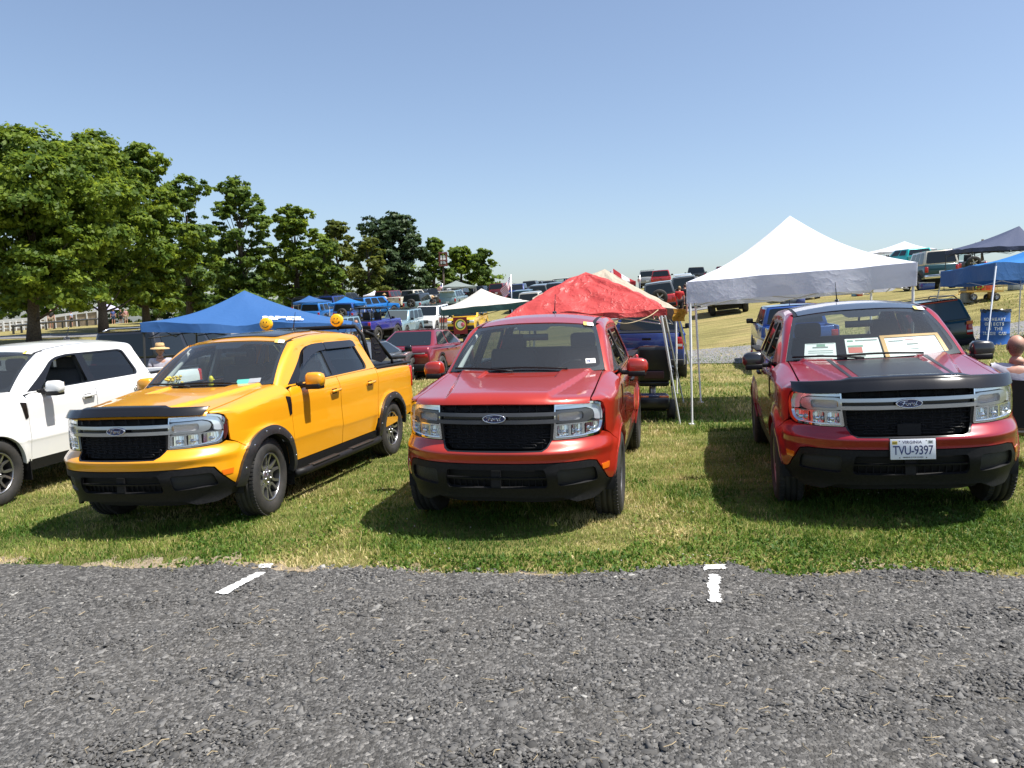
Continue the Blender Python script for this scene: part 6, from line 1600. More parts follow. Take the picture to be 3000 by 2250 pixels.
    if hair is not None:
        mb = MB(); mb.ell((-.012, 0, .022), (.102, .083, .108), 16, 10)
        me = mb.mesh('hair'); bm = bmesh.new(); bm.from_mesh(me)
        bmesh.ops.delete(bm, geom=[v for v in bm.verts if (v.co.x > .045 and v.co.z < .075) or v.co.z < -.06], context='VERTS'); bm.to_mesh(me); bm.free()
        link('hair', me, hair, hd)
    if hat is not None:
        MB().lathe([(.205, -.02), (.19, .005), (.125, .012), (.10, .03), (.092, .10), (.075, .118), (.002, .122)], 22, 'z', (0, 0, .06)).build('hat', hat, hd, fixn=False, rot=None)
        MB().lathe([(.1035, .034), (.1005, .058)], 22, 'z', (0, 0, .06)).build('hat_band', mat('hat_band', (.16, .10, .05), .8), hd)
    return root
def shirt(n, c): return noise_col(mat(n), [x*.85 for x in c], [min(1, x*1.1) for x in c], 9, 4, bump=.3, bscale=14, rough=.85)
S_WH, S_RED, S_BLU, S_BLK, S_PLD, S_LIL = shirt('white_cotton', (.66, .66, .68)), shirt('red_cotton', (.50, .03, .03)), shirt('blue_cotton', (.05, .08, .25)), shirt('black_cotton', (.02, .02, .022)), shirt('pale_plaid', (.42, .40, .46)), shirt('grey_lilac_cotton', (.40, .40, .47))
T_KH, T_NV, T_DK = shirt('khaki_cloth', (.30, .24, .16)), shirt('navy_denim', (.03, .045, .10)), shirt('dark_cloth', (.02, .02, .025))
H_BR, H_GR = mat('brown_hair', (.04, .025, .015), .7), mat('grey_hair', (.09, .08, .075), .8)
STRAW = noise_col(mat('straw_hat'), (.45, .28, .12), (.62, .42, .20), 80, 3, bump=.3, rough=.8)
def camp_chair(loc, rz, label, col, gtop=.86):
    r_ = empty('camp_chair', loc, rz, label, 'camp chair', 'folding chairs')
    mb = MB(); vs = []
    for i in range(7):
        for j in range(9):
            t, s = i/6, j/8*2-1; vs.append((-.24-.10*t-.05*(1-s*s), s*.30, .40+(gtop-.40)*t-.03*(1-s*s)*(t > .9)))
    mb.add(vs, [(i*9+j, i*9+j+1, (i+1)*9+j+1, (i+1)*9+j) for i in range(6) for j in range(8)], True); mb.build('backrest', col, r_)
    mb = MB(); vs = []
    for i in range(6):
        for j in range(7):
            t, s = i/5, j/6*2-1; vs.append((-.24+.50*t, s*.28, .40-.05*(1-s*s)+.03*t))
    mb.add(vs, [(i*7+j, i*7+j+1, (i+1)*7+j+1, (i+1)*7+j) for i in range(5) for j in range(6)], True); mb.build('seat', col, r_)
    for s in (-1, 1):
        MB().tube([(-.36, s*.30, gtop), (-.27, s*.30, .42), (-.26, s*.30, 0)], .011, 6).build('leg', M_BPOLE, r_)
        MB().tube([(.28, s*.29, .58), (.28, s*.29, 0)], .011, 6).build('leg', M_BPOLE, r_)
        MB().tube([(-.26, s*.30, .02), (.28, s*.29, .40)], .010, 6).build('brace', M_BPOLE, r_)
        MB().box((.0, s*.31, .60), (.58, .06, .02)).build('armrest', col, r_, bevel=.008)
    return r_
M_CLOTHK = cloth_mat('charcoal_canvas', (.022, .023, .026), .05, rough=.9, wr=.4)
# bald man from behind, in a dark folding chair beside the crimson truck
P = gp(2966, 7.75)
camp_chair(P, R(72), 'dark folding chair with the bald man in it', M_CLOTHK, .90)
pm_ = person(0, 0, 'bald man sitting with his back to us in a grey shirt', S_LIL, T_KH, yaw=72, seated=True, pos=P+[-.02, -.02, 0], arms='lap', seat_h=.50)
hd = [c for c in kids(pm_) if c.name.startswith('head')][0]
m_h = mat('cropped_hair_and_scalp', (.45, .24, .17), .55); N, L, b = nodes(m_h); tc = N.new('ShaderNodeTexCoord'); sx = N.new('ShaderNodeSeparateXYZ'); L.new(tc.outputs['Object'], sx.inputs[0])
def _mr(src, a, b_, c=0, d=1):
    m = N.new('ShaderNodeMapRange'); m.inputs[1].default_value = a; m.inputs[2].default_value = b_; m.inputs[3].default_value = c; m.inputs[4].default_value = d; L.new(src, m.inputs[0]); return m.outputs[0]
n9 = N.new('ShaderNodeTexNoise'); n9.inputs['Scale'].default_value = 90; n9.inputs['Detail'].default_value = 5; L.new(tc.outputs['Object'], n9.inputs['Vector'])
f9 = N.new('ShaderNodeMath'); f9.operation = 'MULTIPLY'; L.new(_mr(sx.outputs[2], .015, .065, 1, 0), f9.inputs[0]); L.new(_mr(sx.outputs[2], -.085, -.060), f9.inputs[1])
f8 = N.new('ShaderNodeMath'); f8.operation = 'MULTIPLY'; L.new(f9.outputs[0], f8.inputs[0]); L.new(_mr(sx.outputs[0], .015, .035, 1, 0), f8.inputs[1])
f7 = N.new('ShaderNodeMath'); f7.operation = 'MULTIPLY'; L.new(f8.outputs[0], f7.inputs[0]); L.new(_mr(n9.outputs[0], .3, .7, .55, .95), f7.inputs[1])
mx9 = N.new('ShaderNodeMix'); mx9.data_type = 'RGBA'; mx9.inputs[6].default_value = (.47, .25, .18, 1); mx9.inputs[7].default_value = (.095, .065, .05, 1); L.new(f7.outputs[0], mx9.inputs[0]); L.new(mx9.outputs[2], b.inputs['Base Color'])
hd.material_slots[0].link = 'OBJECT'; hd.material_slots[0].material = m_h
# straw hat person beside the black suv
P = gp(478, 17.4)
camp_chair(P, R(-70), 'folding chair under the person in the straw hat', M_CLOTHK, .85)
person(0, 0, 'person in a wide straw hat and pale plaid shirt sitting by the black suv', S_PLD, T_NV, yaw=-60, seated=True, pos=P, hat=STRAW, arms='lap', seat_h=.62)
person(1127, 76, 'person in a straw hat and white shirt walking past the maroon suv', S_WH, T_NV, yaw=60, hat=STRAW)
person(1268, 66, 'person in a yellow cap shape beside the pale blue suv spare wheel', S_BLK, T_DK, yaw=-60, hat=STRAW)
person(1990, 42.5, 'person in a cream top with a red bag next to the red off-road suv', S_RED, T_DK, yaw=80, hair=mat('fair_hair', (.35, .24, .12), .7))
person(2006, 45, 'bare legged person in navy shorts beside the red off-road suv', S_BLK, T_NV, yaw=80, hair=H_BR)
person(1046, 36, 'dark haired person seated low behind the smiley lamp cover', S_BLK, T_NV, yaw=-80, hair=H_BR, z_off=-.1)
person(305, 92, 'person in a red shirt under the pale umbrella', S_RED, T_DK, yaw=-90, hair=H_BR)
person(333, 92, 'person in a blue shirt under the pale umbrella', S_BLU, T_NV, yaw=-60, hair=H_BR)
person(355, 95, 'person in black standing right of the umbrella', S_BLK, T_DK, yaw=-90, hair=H_BR)
person(370, 95, 'person in a pinkish top furthest right of the umbrella group', shirt('pink_cotton', (.45, .24, .22)), T_KH, yaw=-60, hair=H_BR)
person(211, 88, 'person in a pale blue shirt against the white fence', shirt('pale_blue_cotton', (.30, .36, .50)), T_DK, yaw=180, hair=H_BR)
person(152, 70, 'person in dark clothes right of the leaning tree trunk', S_BLK, T_KH, yaw=-70, hair=H_BR)
# umbrella
P = gp(315, 90); ur = empty('umbrella', P, 0, 'pale lilac umbrella shading two people by the fence', 'umbrella')
MB().lathe([(1.35, 1.72), (1.15, 1.95), (.70, 2.20), (.25, 2.32), (.001, 2.36)], 10, 'z').build('umbrella_cloth', cloth_mat('lilac_cloth', (.60, .58, .78), .3), ur); MB().tube([(0, 0, 0), (0, 0, 2.42)], .02, 5).build('pole', M_ALU, ur)
# ------------------------------------------------------------------ white fence with tan mesh, left background
M_FW = mat('white_fence_paint', (.66, .66, .66), .6); M_MESH = noise_col(mat('tan_mesh'), (.20, .155, .11), (.30, .24, .17), 3, 6, rough=.95)
FA, FB_ = hit(-420, 1000), hit(285, 960)
FA = gp(-420, 108); FB_ = gp(288, 108)
fr_ = empty('fence', FA, 0, 'long white framed fence with tan mesh panels behind the left trees', 'fence')
nP = 23
for i in range(nP+1):
    f = i/nP; p = FA*(1-f)+FB_*f; p[2] = h1(p[0], p[1]); q = p-FA
    MB().box((q[0], q[1], q[2]+1.2), (.14, .14, 2.6)).build('post', M_FW, fr_)
    if i < nP:
        p2 = FA*(1-(i+1)/nP)+FB_*((i+1)/nP); p2[2] = h1(p2[0], p2[1]); q2 = p2-FA; mid = (q+q2)/2; L_ = np.linalg.norm((q2-q)[:2]); a = math.atan2(q2[1]-q[1], q2[0]-q[0])
        M_ = Matrix.Rotation(a, 3, 'Z') @ Matrix.Rotation(-math.atan2(q2[2]-q[2], L_), 3, 'Y')
        MB().box((mid[0], mid[1]+.03, mid[2]+1.1), (L_-.1, .03, 2.1), M=M_).build('mesh_panel', M_MESH, fr_)
        MB().box((mid[0], mid[1], mid[2]+2.36), (L_-.1, .12, .36), M=M_).build('rail', M_FW, fr_)
# pale low railing further left and a dark rail along the lane
rl = empty('railing', gp(-60, 84), 0, 'low pale board railing at the far left, in front of the tall fence', 'fence'); b0 = np.array(rl.location)
for i in range(12):
    p = gp(-60+18*i, 84)-b0; MB().box((p[0], p[1], p[2]+.55), (.10, .10, 1.1)).build('post', M_FW, rl)
    if i < 11:
        p2 = gp(-60+18*(i+1), 84)-b0; mid = (p+p2)/2; L_ = np.linalg.norm((p2-p)[:2]); a = math.atan2(p2[1]-p[1], p2[0]-p[0])
        for z in (.35, .75, 1.05): MB().box((mid[0], mid[1]+.06, mid[2]+z), (L_, .03, .16), rz=a).build('rail', M_FW, rl)
dr_ = empty('rail_fence', gp(40, 62), 0, 'dark low rail fence running past the leaning tree to the umbrella', 'fence'); b0 = np.array(dr_.location)
pts = [gp(40+24*i, 60+1.9*i)-b0 for i in range(12)]
for i, p in enumerate(pts):
    MB().box((p[0], p[1], p[2]+.35), (.12, .12, .7)).build('post', M_BPOLE, dr_)
    if i < 11: MB().tube([p+[0, 0, .62], pts[i+1]+[0, 0, .62]], .09, 5).build('rail', M_BPOLE, dr_)
# ------------------------------------------------------------------ lamp on a pole, utility pole, flags
P = gp(1301, 96); lp = empty('pole_lamp', P, 0, 'tall thin pole with a boxy rust red floodlight cage on top', 'lamp'); tz = at(1301, 742, 96)[2]-P[2]
MB().tube([(0, 0, 0), (0, 0, tz-1.6)], [.16, .10], 8).build('pole', BARK, lp)
mb = MB()
M_RUST = mat('rust_frame', (.16, .05, .04), .7)
for sx in (-.42, .42):
    for sy in (-.42, .42): MB().box((sx, sy, tz-.75), (.12, .12, 1.7)).build('cage_post', M_RUST, lp)
for z in (tz-1.55, tz-.95, tz-.02): MB().box((0, 0, z), (1.05, 1.05, .13)).build('cage_ring', M_RUST, lp)
for sx in (-.18, .16): MB().box((sx, -.2, tz-.85), (.22, .5, 1.0)).build('lamp_panel', M_PAPER, lp)
P = gp(2875, 92); up = empty('utility_pole', P, 0, 'utility pole top with a crossarm beyond the black off-road truck', 'utility pole'); tz = at(2875, 702, 92)[2]-P[2]
MB().tube([(0, 0, 0), (0, 0, tz)], .14, 8).build('pole', BARK, up); MB().box((0, 0, tz-.55), (1.9, .10, .12)).build('crossarm', BARK, up)
for sx in (-.8, -.4, .4, .8): MB().ell((sx, 0, tz-.40), (.06, .06, .10), 6, 5).build('insulator', M_SILV, up)
def flag(px, d, top, bot, w_px, label, pole_px=4, sag=.25, stars=True):
    P = gp(px, d); root = empty('flag', P, 0, label, 'flag', 'american flags'); k = d/FPX
    tz = at(px, top, d)[2]-P[2]; hgt = (bot-top)*k; wd = w_px*k
    MB().tube([(0, 0, 0), (-.05*tz*.3, 0, tz)], .025, 6).build('pole', M_SILV, root)
    ns = 13; x0 = -.05*tz*.3
    R_, W_, B_ = mat('flag_red', (.42, .02, .035), .7), mat('flag_white', (.70, .70, .72), .7), mat('flag_blue', (.018, .03, .14), .7)
    def FPt(u, v):    # u along fly 0..1, v across hoist 0..1 ; the flag hangs down, folded
        return (x0-wd*(u*.62*(1-.45*v)+.38*v*0)-.02-.10*wd*math.sin(u*9)*u+.03*v*0, .10*wd*math.sin(u*8+v*3)+.12*wd*math.cos(u*5), tz-.03-hgt*(.42*v+.58*u))
    for i in range(ns):
        v0, v1 = i/ns, (i+1)/ns; mb = MB(); u0 = .42 if i < 7 else 0; n = 10; vs = []
        for j in range(n+1):
            u = u0+(1-u0)*j/n; vs += [FPt(u, v0), FPt(u, v1)]
        mb.add(vs, [(2*j, 2*j+1, 2*j+3, 2*j+2) for j in range(n)], True); mb.build('stripe', R_ if i % 2 == 0 else W_, root)
    mb = MB(); vs = []; n = 8
    for j in range(n+1):
        for v in (0, 7/ns/2, 7/ns): vs.append(FPt(.42*j/n, v))
    mb.add(vs, [(3*j+k_, 3*j+k_+1, 3*j+k_+4, 3*j+k_+3) for j in range(n) for k_ in (0, 1)], True); cn = mb.build('canton', B_, root)
    if stars:
        for r_ in range(5):
            for c in range(5):
                p = FPt(.05+.32*c/4+.02*(r_ % 2), .06+.42*r_/4); MB().ell((p[0], p[1]-.02, p[2]), (.035*wd, .012, .035*wd), 5, 4).build('star', W_, cn)
    return root
flag(1504, 30, 806, 878, 46, 'large american flag drooping on its pole above the cream canopy')
flag(1299, 84, 830, 856, 26, 'small american flag in front of the grey green gazebo', stars=False)
flag(1876, 60, 806, 830, 10, 'tiny american flag just right of the tan canopy', stars=False)
# ------------------------------------------------------------------ trash barrel with stencilled words
P = gp(2913, 19.0); br = empty('trash_barrel', P, R(-118), 'blue steel drum used as a trash can, with white stencilled words', 'trash barrel')
M_DRUM = noise_col(mat('drum_blue'), (.014, .085, .33), (.02, .115, .42), 5, 5, bump=.05, rough=.45)
rD, hD = .315, .86
MB().lathe([(rD, 0), (rD+.008, .01), (rD, .025), (rD, .27), (rD+.008, .285), (rD, .30), (rD, .56), (rD+.008, .575), (rD, .59), (rD, hD-.03), (rD+.010, hD-.012), (rD+.004, hD), (rD-.012, hD-.01), (rD-.012, .3)], 36, 'z').build('drum', M_DRUM, br)
mb = MB(); n = 30; vs = []
for i in range(n):
    a = 2*math.pi*i/n; j = .012*math.sin(i*3.1)+.010*math.sin(i*7.7)
    for r_, z in ((rD-.03, hD-.15), (rD-.005, hD+.01+j), (rD+.016, hD+.012+j), (rD+.018, hD-.045+2*j)): vs.append((r_*math.cos(a), r_*math.sin(a), z))
mb.add(vs, [(i*4+k, ((i+1) % n)*4+k, ((i+1) % n)*4+k+1, i*4+k+1) for i in range(n) for k in range(3)], True); mb.build('bin_liner', mat('bin_bag', (.008, .008, .009), .25), br)
for row, txt in enumerate(('NO HEAVY', 'OBJECTS', 'IN THE', 'TRASH CAN')):
    sz = .105; adv = .062; n = len(txt)
    for i, ch in enumerate(txt):
        if ch == ' ': continue
        a = (i-(n-1)/2)*adv/rD-.13
        o = link('stencil_letter', text_mesh(ch, sz, .0012, bold=.0035), M_WPRINT, br)
        z = .63-.115*row
        o.location = ((rD+.003)*math.cos(a), (rD+.003)*math.sin(a), z); o.rotation_euler = (R(90), 0, a+R(90)); o.scale = (.78, 1, 1)
# ------------------------------------------------------------------ mobility scooter behind the red truck
P = gp(1912, 12.3); sc = empty('mobility_scooter', P, R(82), 'black mobility scooter seen from behind, between the red truck and the canopy poles', 'mobility scooter')
M_SCB = mat('scooter_black', (.012, .012, .014), .3); M_SCN = mat('scooter_navy', (.012, .02, .07), .25, coat=1)
MB().box((-.25, 0, .27), (.62, .48, .20)).build('rear_housing', M_SCB, sc, bevel=.05); MB().box((-.42, 0, .33), (.16, .46, .16)).build('side_panel', M_SCN, sc, bevel=.05)
MB().box((.25, 0, .13), (.75, .42, .06)).build('deck', M_SCB, sc, bevel=.02); MB().box((-.52, -.15, .36), (.03, .14, .05)).build('reflector', M_AMBER, sc, bevel=.01); MB().box((-.52, .15, .36), (.03, .14, .05)).build('reflector', M_AMBER, sc, bevel=.01)
MB().tube([(-.2, 0, .3), (-.2, 0, .52)], .04, 8).build('seat_post', M_ALU, sc)
MB().box((-.15, 0, .56), (.44, .48, .10)).build('seat', M_SCB, sc, bevel=.04); MB().box((-.40, 0, .86), (.10, .50, .56), M=Matrix.Rotation(R(-8), 3, 'Y')).build('seat_back', M_SCB, sc, bevel=.05, seg=3)
MB().box((-.462, 0, .70), (.02, .30, .12), M=Matrix.Rotation(R(-8), 3, 'Y')).build('back_reflector', mat('dull_maroon', (.06, .02, .025), .5), sc, bevel=.02)
for s in (-1, 1):
    MB().tube([(-.34, s*.27, .52), (-.38, s*.29, .74), (.02, s*.29, .76)], .018, 6).build('arm_frame', M_SCB, sc); MB().box((-.10, s*.29, .79), (.30, .07, .04)).build('armrest', M_SCB, sc, bevel=.015)
    ty, rm = far_wheel(.155, .11)
    for xx, k_ in ((-.34, 1), (.62, .9)): o = link('wheel', ty, M_TYRE, sc, loc=(xx, s*(.27 if xx < 0 else .20), .155)); link('rim', rm, M_RIMG, o, rot=(0, 0, 0 if s > 0 else math.pi))
MB().tube([(.62, 0, .20), (.55, 0, .60), (.42, 0, 1.02)], .035, 8).build('tiller', M_SCB, sc); MB().box((.42, 0, 1.06), (.16, .26, .10)).build('console', M_SCB, sc, bevel=.03)
MB().tube([(.36, -.32, 1.04), (.42, -.15, 1.09), (.42, .15, 1.09), (.36, .32, 1.04)], .016, 6).build('handlebar', M_SCB, sc); MB().box((.66, 0, .80), (.20, .36, .24)).build('basket', mat('wire_basket', (.30, .30, .31), .4, .6), sc, bevel=.02)
# ------------------------------------------------------------------ garden wagon, bins, bags
P = gp(2872, 29.5); wg = empty('garden_wagon', P, R(-4), 'yellow framed garden wagon with a red cooler, on the slope right', 'wagon'); M_WY = mat('wagon_yellow', (.50, .30, .06), .5, .2)
MB().box((0, 0, .36), (1.35, .62, .06)).box((-.42, 0, .22), (.05, .56, .24)).box((.42, 0, .22), (.05, .56, .24)).build('bed', M_WY, wg)
for s in (-1, 1):
    for z in (.62,): MB().tube([(-.66, s*.30, z), (.66, s*.30, z)], .016, 5).build('side_rail', M_WY, wg)
    for k in range(7): MB().tube([(-.66+.22*k, s*.30, .38), (-.66+.22*k, s*.30, .63)], .010, 4).build('slat', M_WY, wg)
    for xx in (-.42, .42):
        ty, rm = far_wheel(.14, .10); o = link('wheel', ty, M_TYRE, wg, loc=(xx, s*.30, .14)); link('rim', rm, M_RIMS, o, rot=(0, 0, 0 if s > 0 else math.pi))
for xx in (-.66, .66): MB().tube([(xx, -.30, .62), (xx, .30, .62)], .016, 5).build('end_rail', M_WY, wg)
MB().tube([(-.66, 0, .34), (-1.2, 0, .10)], .016, 5).build('pull_handle', M_WY, wg)
def prop(name, px, d, dz, size, m, label, cat, bevel=.02, rz=0, group=None, off=None, lid=None):
    P = gp(px, d) if off is None else np.array(off); r_ = MB().box((0, 0, size[2]/2), size, rz, taper=1.04 if lid else 1).build(name, m, None, bevel=bevel); r_.location = (P[0], P[1], P[2]+dz); tag(r_, label, cat, group)
    if lid is not None: MB().box((0, 0, size[2]+.02), (size[0]*1.05, size[1]*1.05, .05), rz).build('lid', lid, r_, bevel=.012)
    return r_
W0 = P
prop('cooler', 0, 0, .40, (.52, .36, .32), mat('cooler_red', (.50, .07, .035), .4), 'red cooler with a white lid riding in the wagon', 'cooler', off=W0+[.18, 0, 0], lid=mat('cooler_white', (.7, .7, .68), .5))
prop('box', 0, 0, .40, (.34, .30, .26), mat('box_dark', (.05, .05, .05), .6), 'dark box at the left end of the wagon', 'box', off=W0+[-.42, 0, 0])
cl_ = MB().tube([(.16*math.cos(a)*(1+.15*math.sin(5*a)), .1*math.sin(3*a), .14*math.sin(a)) for a in np.linspace(0, 12.6, 50)], .018, 5).build('hose_coil', mat('lime_hose', (.30, .55, .05), .5), None); cl_.location = W0+[-.18, -.12, .60]; tag(cl_, 'lime green coiled hose in the wagon', 'hose')
prop('bin', 2832, 29.6, 0, (.34, .34, .48), mat('bin_grey', (.20, .21, .20), .6), 'grey bin on the ground left of the wagon', 'bin', lid=mat('bin_lid', (.24, .25, .24), .6))
prop('box', 2974, 31, 0, (.42, .34, .32), mat('bin_grey2', (.26, .28, .28), .6), 'pale grey box on the ground right of the wagon', 'box')
prop('bucket', 2518, 41, 0, (.28, .28, .34), mat('bucket_red', (.48, .07, .05), .5), 'red bucket on the grass under the white canopy edge', 'bucket', bevel=.05)
prop('cooler', 2506, 41.2, 0, (.34, .28, .38), mat('cooler_blue', (.20, .36, .50), .5), 'pale blue cooler beside the red bucket', 'cooler')
for i, (px, d, sz, c, l) in enumerate(((2328, 40, (.9, .5, .4), (.10, .12, .16), 'grey slumped bag on the grass beneath the white canopy'), (2346, 39.6, (.42, .34, .38), (.05, .07, .20), 'dark blue bag right of the grey slumped bag'), (2300, 40.5, (.5, .3, .3), (.06, .065, .08), 'small dark bag left of the grey slumped bag'))):
    o = prop('bag', px, d, 0, sz, mat('bag%s' % 'abc'[i], c, .8), l, 'bag', bevel=.12, group='bags on the grass')
    MB().tube([(-.12, 0, sz[2]-.02), (-.10, 0, sz[2]+.08), (.10, 0, sz[2]+.08), (.12, 0, sz[2]-.02)], .012, 5).build('strap', T_DK, o)
prop('cooler', 1175, 40, 0, (.55, .32, .30), VB1, 'blue cooler on the grass by the violet truck tyre', 'cooler', lid=mat('cooler_white', (.7, .7, .68), .5))
prop('cooler', 2715, 40.5, 0, (.62, .4, .36), VB2, 'blue cooler with a white lid below the teal suv', 'cooler', lid=mat('cooler_white', (.7, .7, .68), .5))
# sign easel by the white suv
P = gp(1300, 50); sg = empty('sign_board', P, R(-6), 'upright paper sign board beside the white suv', 'sign'); MB().box((0, 0, .62), (.62, .05, 1.15)).build('board', M_PAPER, sg); MB().box((0, -.03, .98), (.50, .01, .30)).build('print', M_PRTR, sg); MB().box((0, -.03, .45), (.44, .01, .35)).build('print', M_PRT, sg)
def vnoise(x, y, s, seed=0):
    """smooth value noise in numpy"""
    x = np.asarray(x)*s+seed*17.3; y = np.asarray(y)*s-seed*9.1
    xi, yi = np.floor(x).astype(int), np.floor(y).astype(int); fx, fy = x-xi, y-yi
    hsh = lambda a, b_: (np.sin(a*127.1+b_*311.7+seed)*43758.5453) % 1
    ux, uy = fx*fx*(3-2*fx), fy*fy*(3-2*fy)
    return (hsh(xi, yi)*(1-ux)+hsh(xi+1, yi)*ux)*(1-uy)+(hsh(xi, yi+1)*(1-ux)+hsh(xi+1, yi+1)*ux)*uy
# ------------------------------------------------------------------ painted stall marks on the gravel
M_MARK = mat('worn_white_paint', (.72, .72, .70), .8)
N, L, b = nodes(M_MARK); tc = N.new('ShaderNodeTexCoord')
_vrp = N.new('ShaderNodeTexVoronoi'); _vrp.inputs['Scale'].default_value = 60; L.new(tc.outputs['Object'], _vrp.inputs['Vector'])
bp = N.new('ShaderNodeBump'); bp.inputs['Strength'].default_value = 1; bp.inputs['Distance'].default_value = .012; bp.invert = True; L.new(_vrp.outputs['Distance'], bp.inputs['Height']); L.new(bp.outputs[0], b.inputs['Normal'])
_nzp = N.new('ShaderNodeTexNoise'); _nzp.inputs['Scale'].default_value = 70; _nzp.inputs['Detail'].default_value = 4; L.new(tc.outputs['Object'], _nzp.inputs['Vector'])
_cr = N.new('ShaderNodeValToRGB'); _cr.color_ramp.elements[0].position = .30; _cr.color_ramp.elements[1].position = .40; _cr.color_ramp.elements[0].color = (.10, .10, .10, 1); _cr.color_ramp.elements[1].color = (.74, .74, .72, 1); L.new(_nzp.outputs[0], _cr.inputs[0]); L.new(_cr.outputs[0], b.inputs['Base Color'])
def mark(corners, label):
    c = [hit(*p)[:2] for p in corners]; nu, nv = 26, 6; V = []
    for i in range(nu+1):
        for j in range(nv+1):
            u, v = i/nu, j/nv; p = (c[0]*(1-u)+c[3]*u)*(1-v)+(c[1]*(1-u)+c[2]*u)*v
            if j in (0, nv) or i in (0, nu): p = p+rng.normal(0, .007, 2)
            V.append((p[0], p[1], float(bumpy(p[0], p[1]))+.019))
    me = bpy.data.meshes.new('stall_mark'); me.from_pydata(V, [], [(i*(nv+1)+j, i*(nv+1)+j+1, (i+1)*(nv+1)+j+1, (i+1)*(nv+1)+j) for i in range(nu) for j in range(nv)])
    tag(link('stall_mark', me, M_MARK), label, 'painted mark', 'worn parking stall marks')
mark([(750, 1682), (776, 1682), (668, 1753), (632, 1749)], 'long slanting white stall mark below the orange truck')
mark([(762, 1660), (800, 1658), (792, 1668), (758, 1668)], 'short white scrap at the grass edge above the slanting mark')
mark([(2075, 1688), (2107, 1688), (2110, 1776), (2077, 1776)], 'white stall mark left of the crimson truck, pointing at the grass')
mark([(2066, 1664), (2122, 1664), (2122, 1675), (2064, 1676)], 'short white cross bar at the grass edge right of the red truck')
# ------------------------------------------------------------------ loose stones on the gravel
def attr_mat(name, stops, rough=.85, trans=0, spec=.3):
    m = mat(name, (.1, .1, .1), rough, spec=spec); N, L, b = nodes(m)
    a = N.new('ShaderNodeAttribute'); a.attribute_name = 'tint'; r = N.new('ShaderNodeValToRGB'); e = r.color_ramp.elements
    while len(e) < len(stops): e.new(.5)
    for i, (p, c) in enumerate(stops): e[i].position = p; e[i].color = (*c, 1)
    L.new(a.outputs['Fac'], r.inputs[0]); L.new(r.outputs[0], b.inputs['Base Color'])
    if trans:
        t = N.new('ShaderNodeBsdfTranslucent'); L.new(r.outputs[0], t.inputs[0]); s = N.new('ShaderNodeMixShader'); s.inputs[0].default_value = trans
        L.new(b.outputs[0], s.inputs[1]); L.new(t.outputs[0], s.inputs[2]); L.new(s.outputs[0], N['Material Output'].inputs[0])
    return m
M_STONE = attr_mat('stone', [(0, (.046, .045, .043)), (.40, (.098, .095, .091)), (.75, (.15, .146, .139)), (.93, (.21, .203, .19)), (1, (.34, .33, .305))])
def stones(n, seed):
    g = np.random.default_rng(seed)
    # denser close to the camera
    y = 1.9+(g.random(n)**1.35)*(5.6-1.9); x = (g.random(n)*2-1)*(y*.72+.9)
    keep = y < edge_y(x)+.10*g.random(n); x, y = x[keep], y[keep]; n = len(x)
    s = np.exp(g.normal(math.log(.0066), .45, n)); s = np.clip(s, .003, .022)
    base = np.array([[-1, -1, -1], [1, -1, -1], [1, 1, -1], [-1, 1, -1], [-.8, -.8, 1], [.8, -.8, 1], [.8, .8, 1], [-.8, .8, 1]], float)*.75
    F = np.array([[4, 5, 6], [4, 6, 7], [0, 1, 5], [0, 5, 4], [1, 2, 6], [1, 6, 5], [2, 3, 7], [2, 7, 6], [3, 0, 4], [3, 4, 7]])
    V = base[None]*np.array([1, 1, 1])+g.normal(0, .30, (n, 8, 3))
    V = V*(s[:, None, None]*np.stack([g.uniform(.8, 1.8, n), g.uniform(.7, 1.2, n), g.uniform(.28, .55, n)], 1)[:, None, :])
    tx, ty_ = g.normal(0, .16, n), g.normal(0, .16, n)
    V[:, :, 2] = V[:, :, 2]+V[:, :, 0]*tx[:, None]+V[:, :, 1]*ty_[:, None]
    a = g.random(n)*6.283; ca, sa = np.cos(a), np.sin(a); X = V[:, :, 0]*ca[:, None]-V[:, :, 1]*sa[:, None]; Y = V[:, :, 0]*sa[:, None]+V[:, :, 1]*ca[:, None]
    z = bumpy(x, y)+.0125-.0006
    V = np.stack([X+x[:, None], Y+y[:, None], V[:, :, 2]+z[:, None]], 2).reshape(-1, 3)
    FF = (F[None]+np.arange(n)[:, None, None]*8).reshape(-1, 3); nf = len(FF)
    me = bpy.data.meshes.new('loose_stones'); me.vertices.add(len(V)); me.vertices.foreach_set('co', V.ravel())
    me.loops.add(nf*3); me.loops.foreach_set('vertex_index', FF.ravel()); me.polygons.add(nf); me.polygons.foreach_set('loop_start', np.arange(nf)*3); me.polygons.foreach_set('loop_total', np.full(nf, 3))
    t = np.repeat(np.clip(g.beta(2, 2.6, n)+.22*(vnoise(x, y, .55, 31)-.5)+.14*(vnoise(x*.25, y, 1.6, 33)-.5)+(g.random(n) < .012)*.5, 0, 1), 10)
    at_ = me.attributes.new('tint', 'FLOAT', 'FACE'); at_.data.foreach_set('value', t.astype(np.float32)); me.update(); me.validate()
    return tag(link('loose_stones', me, M_STONE), kind='stuff')
stones(88000, 5)
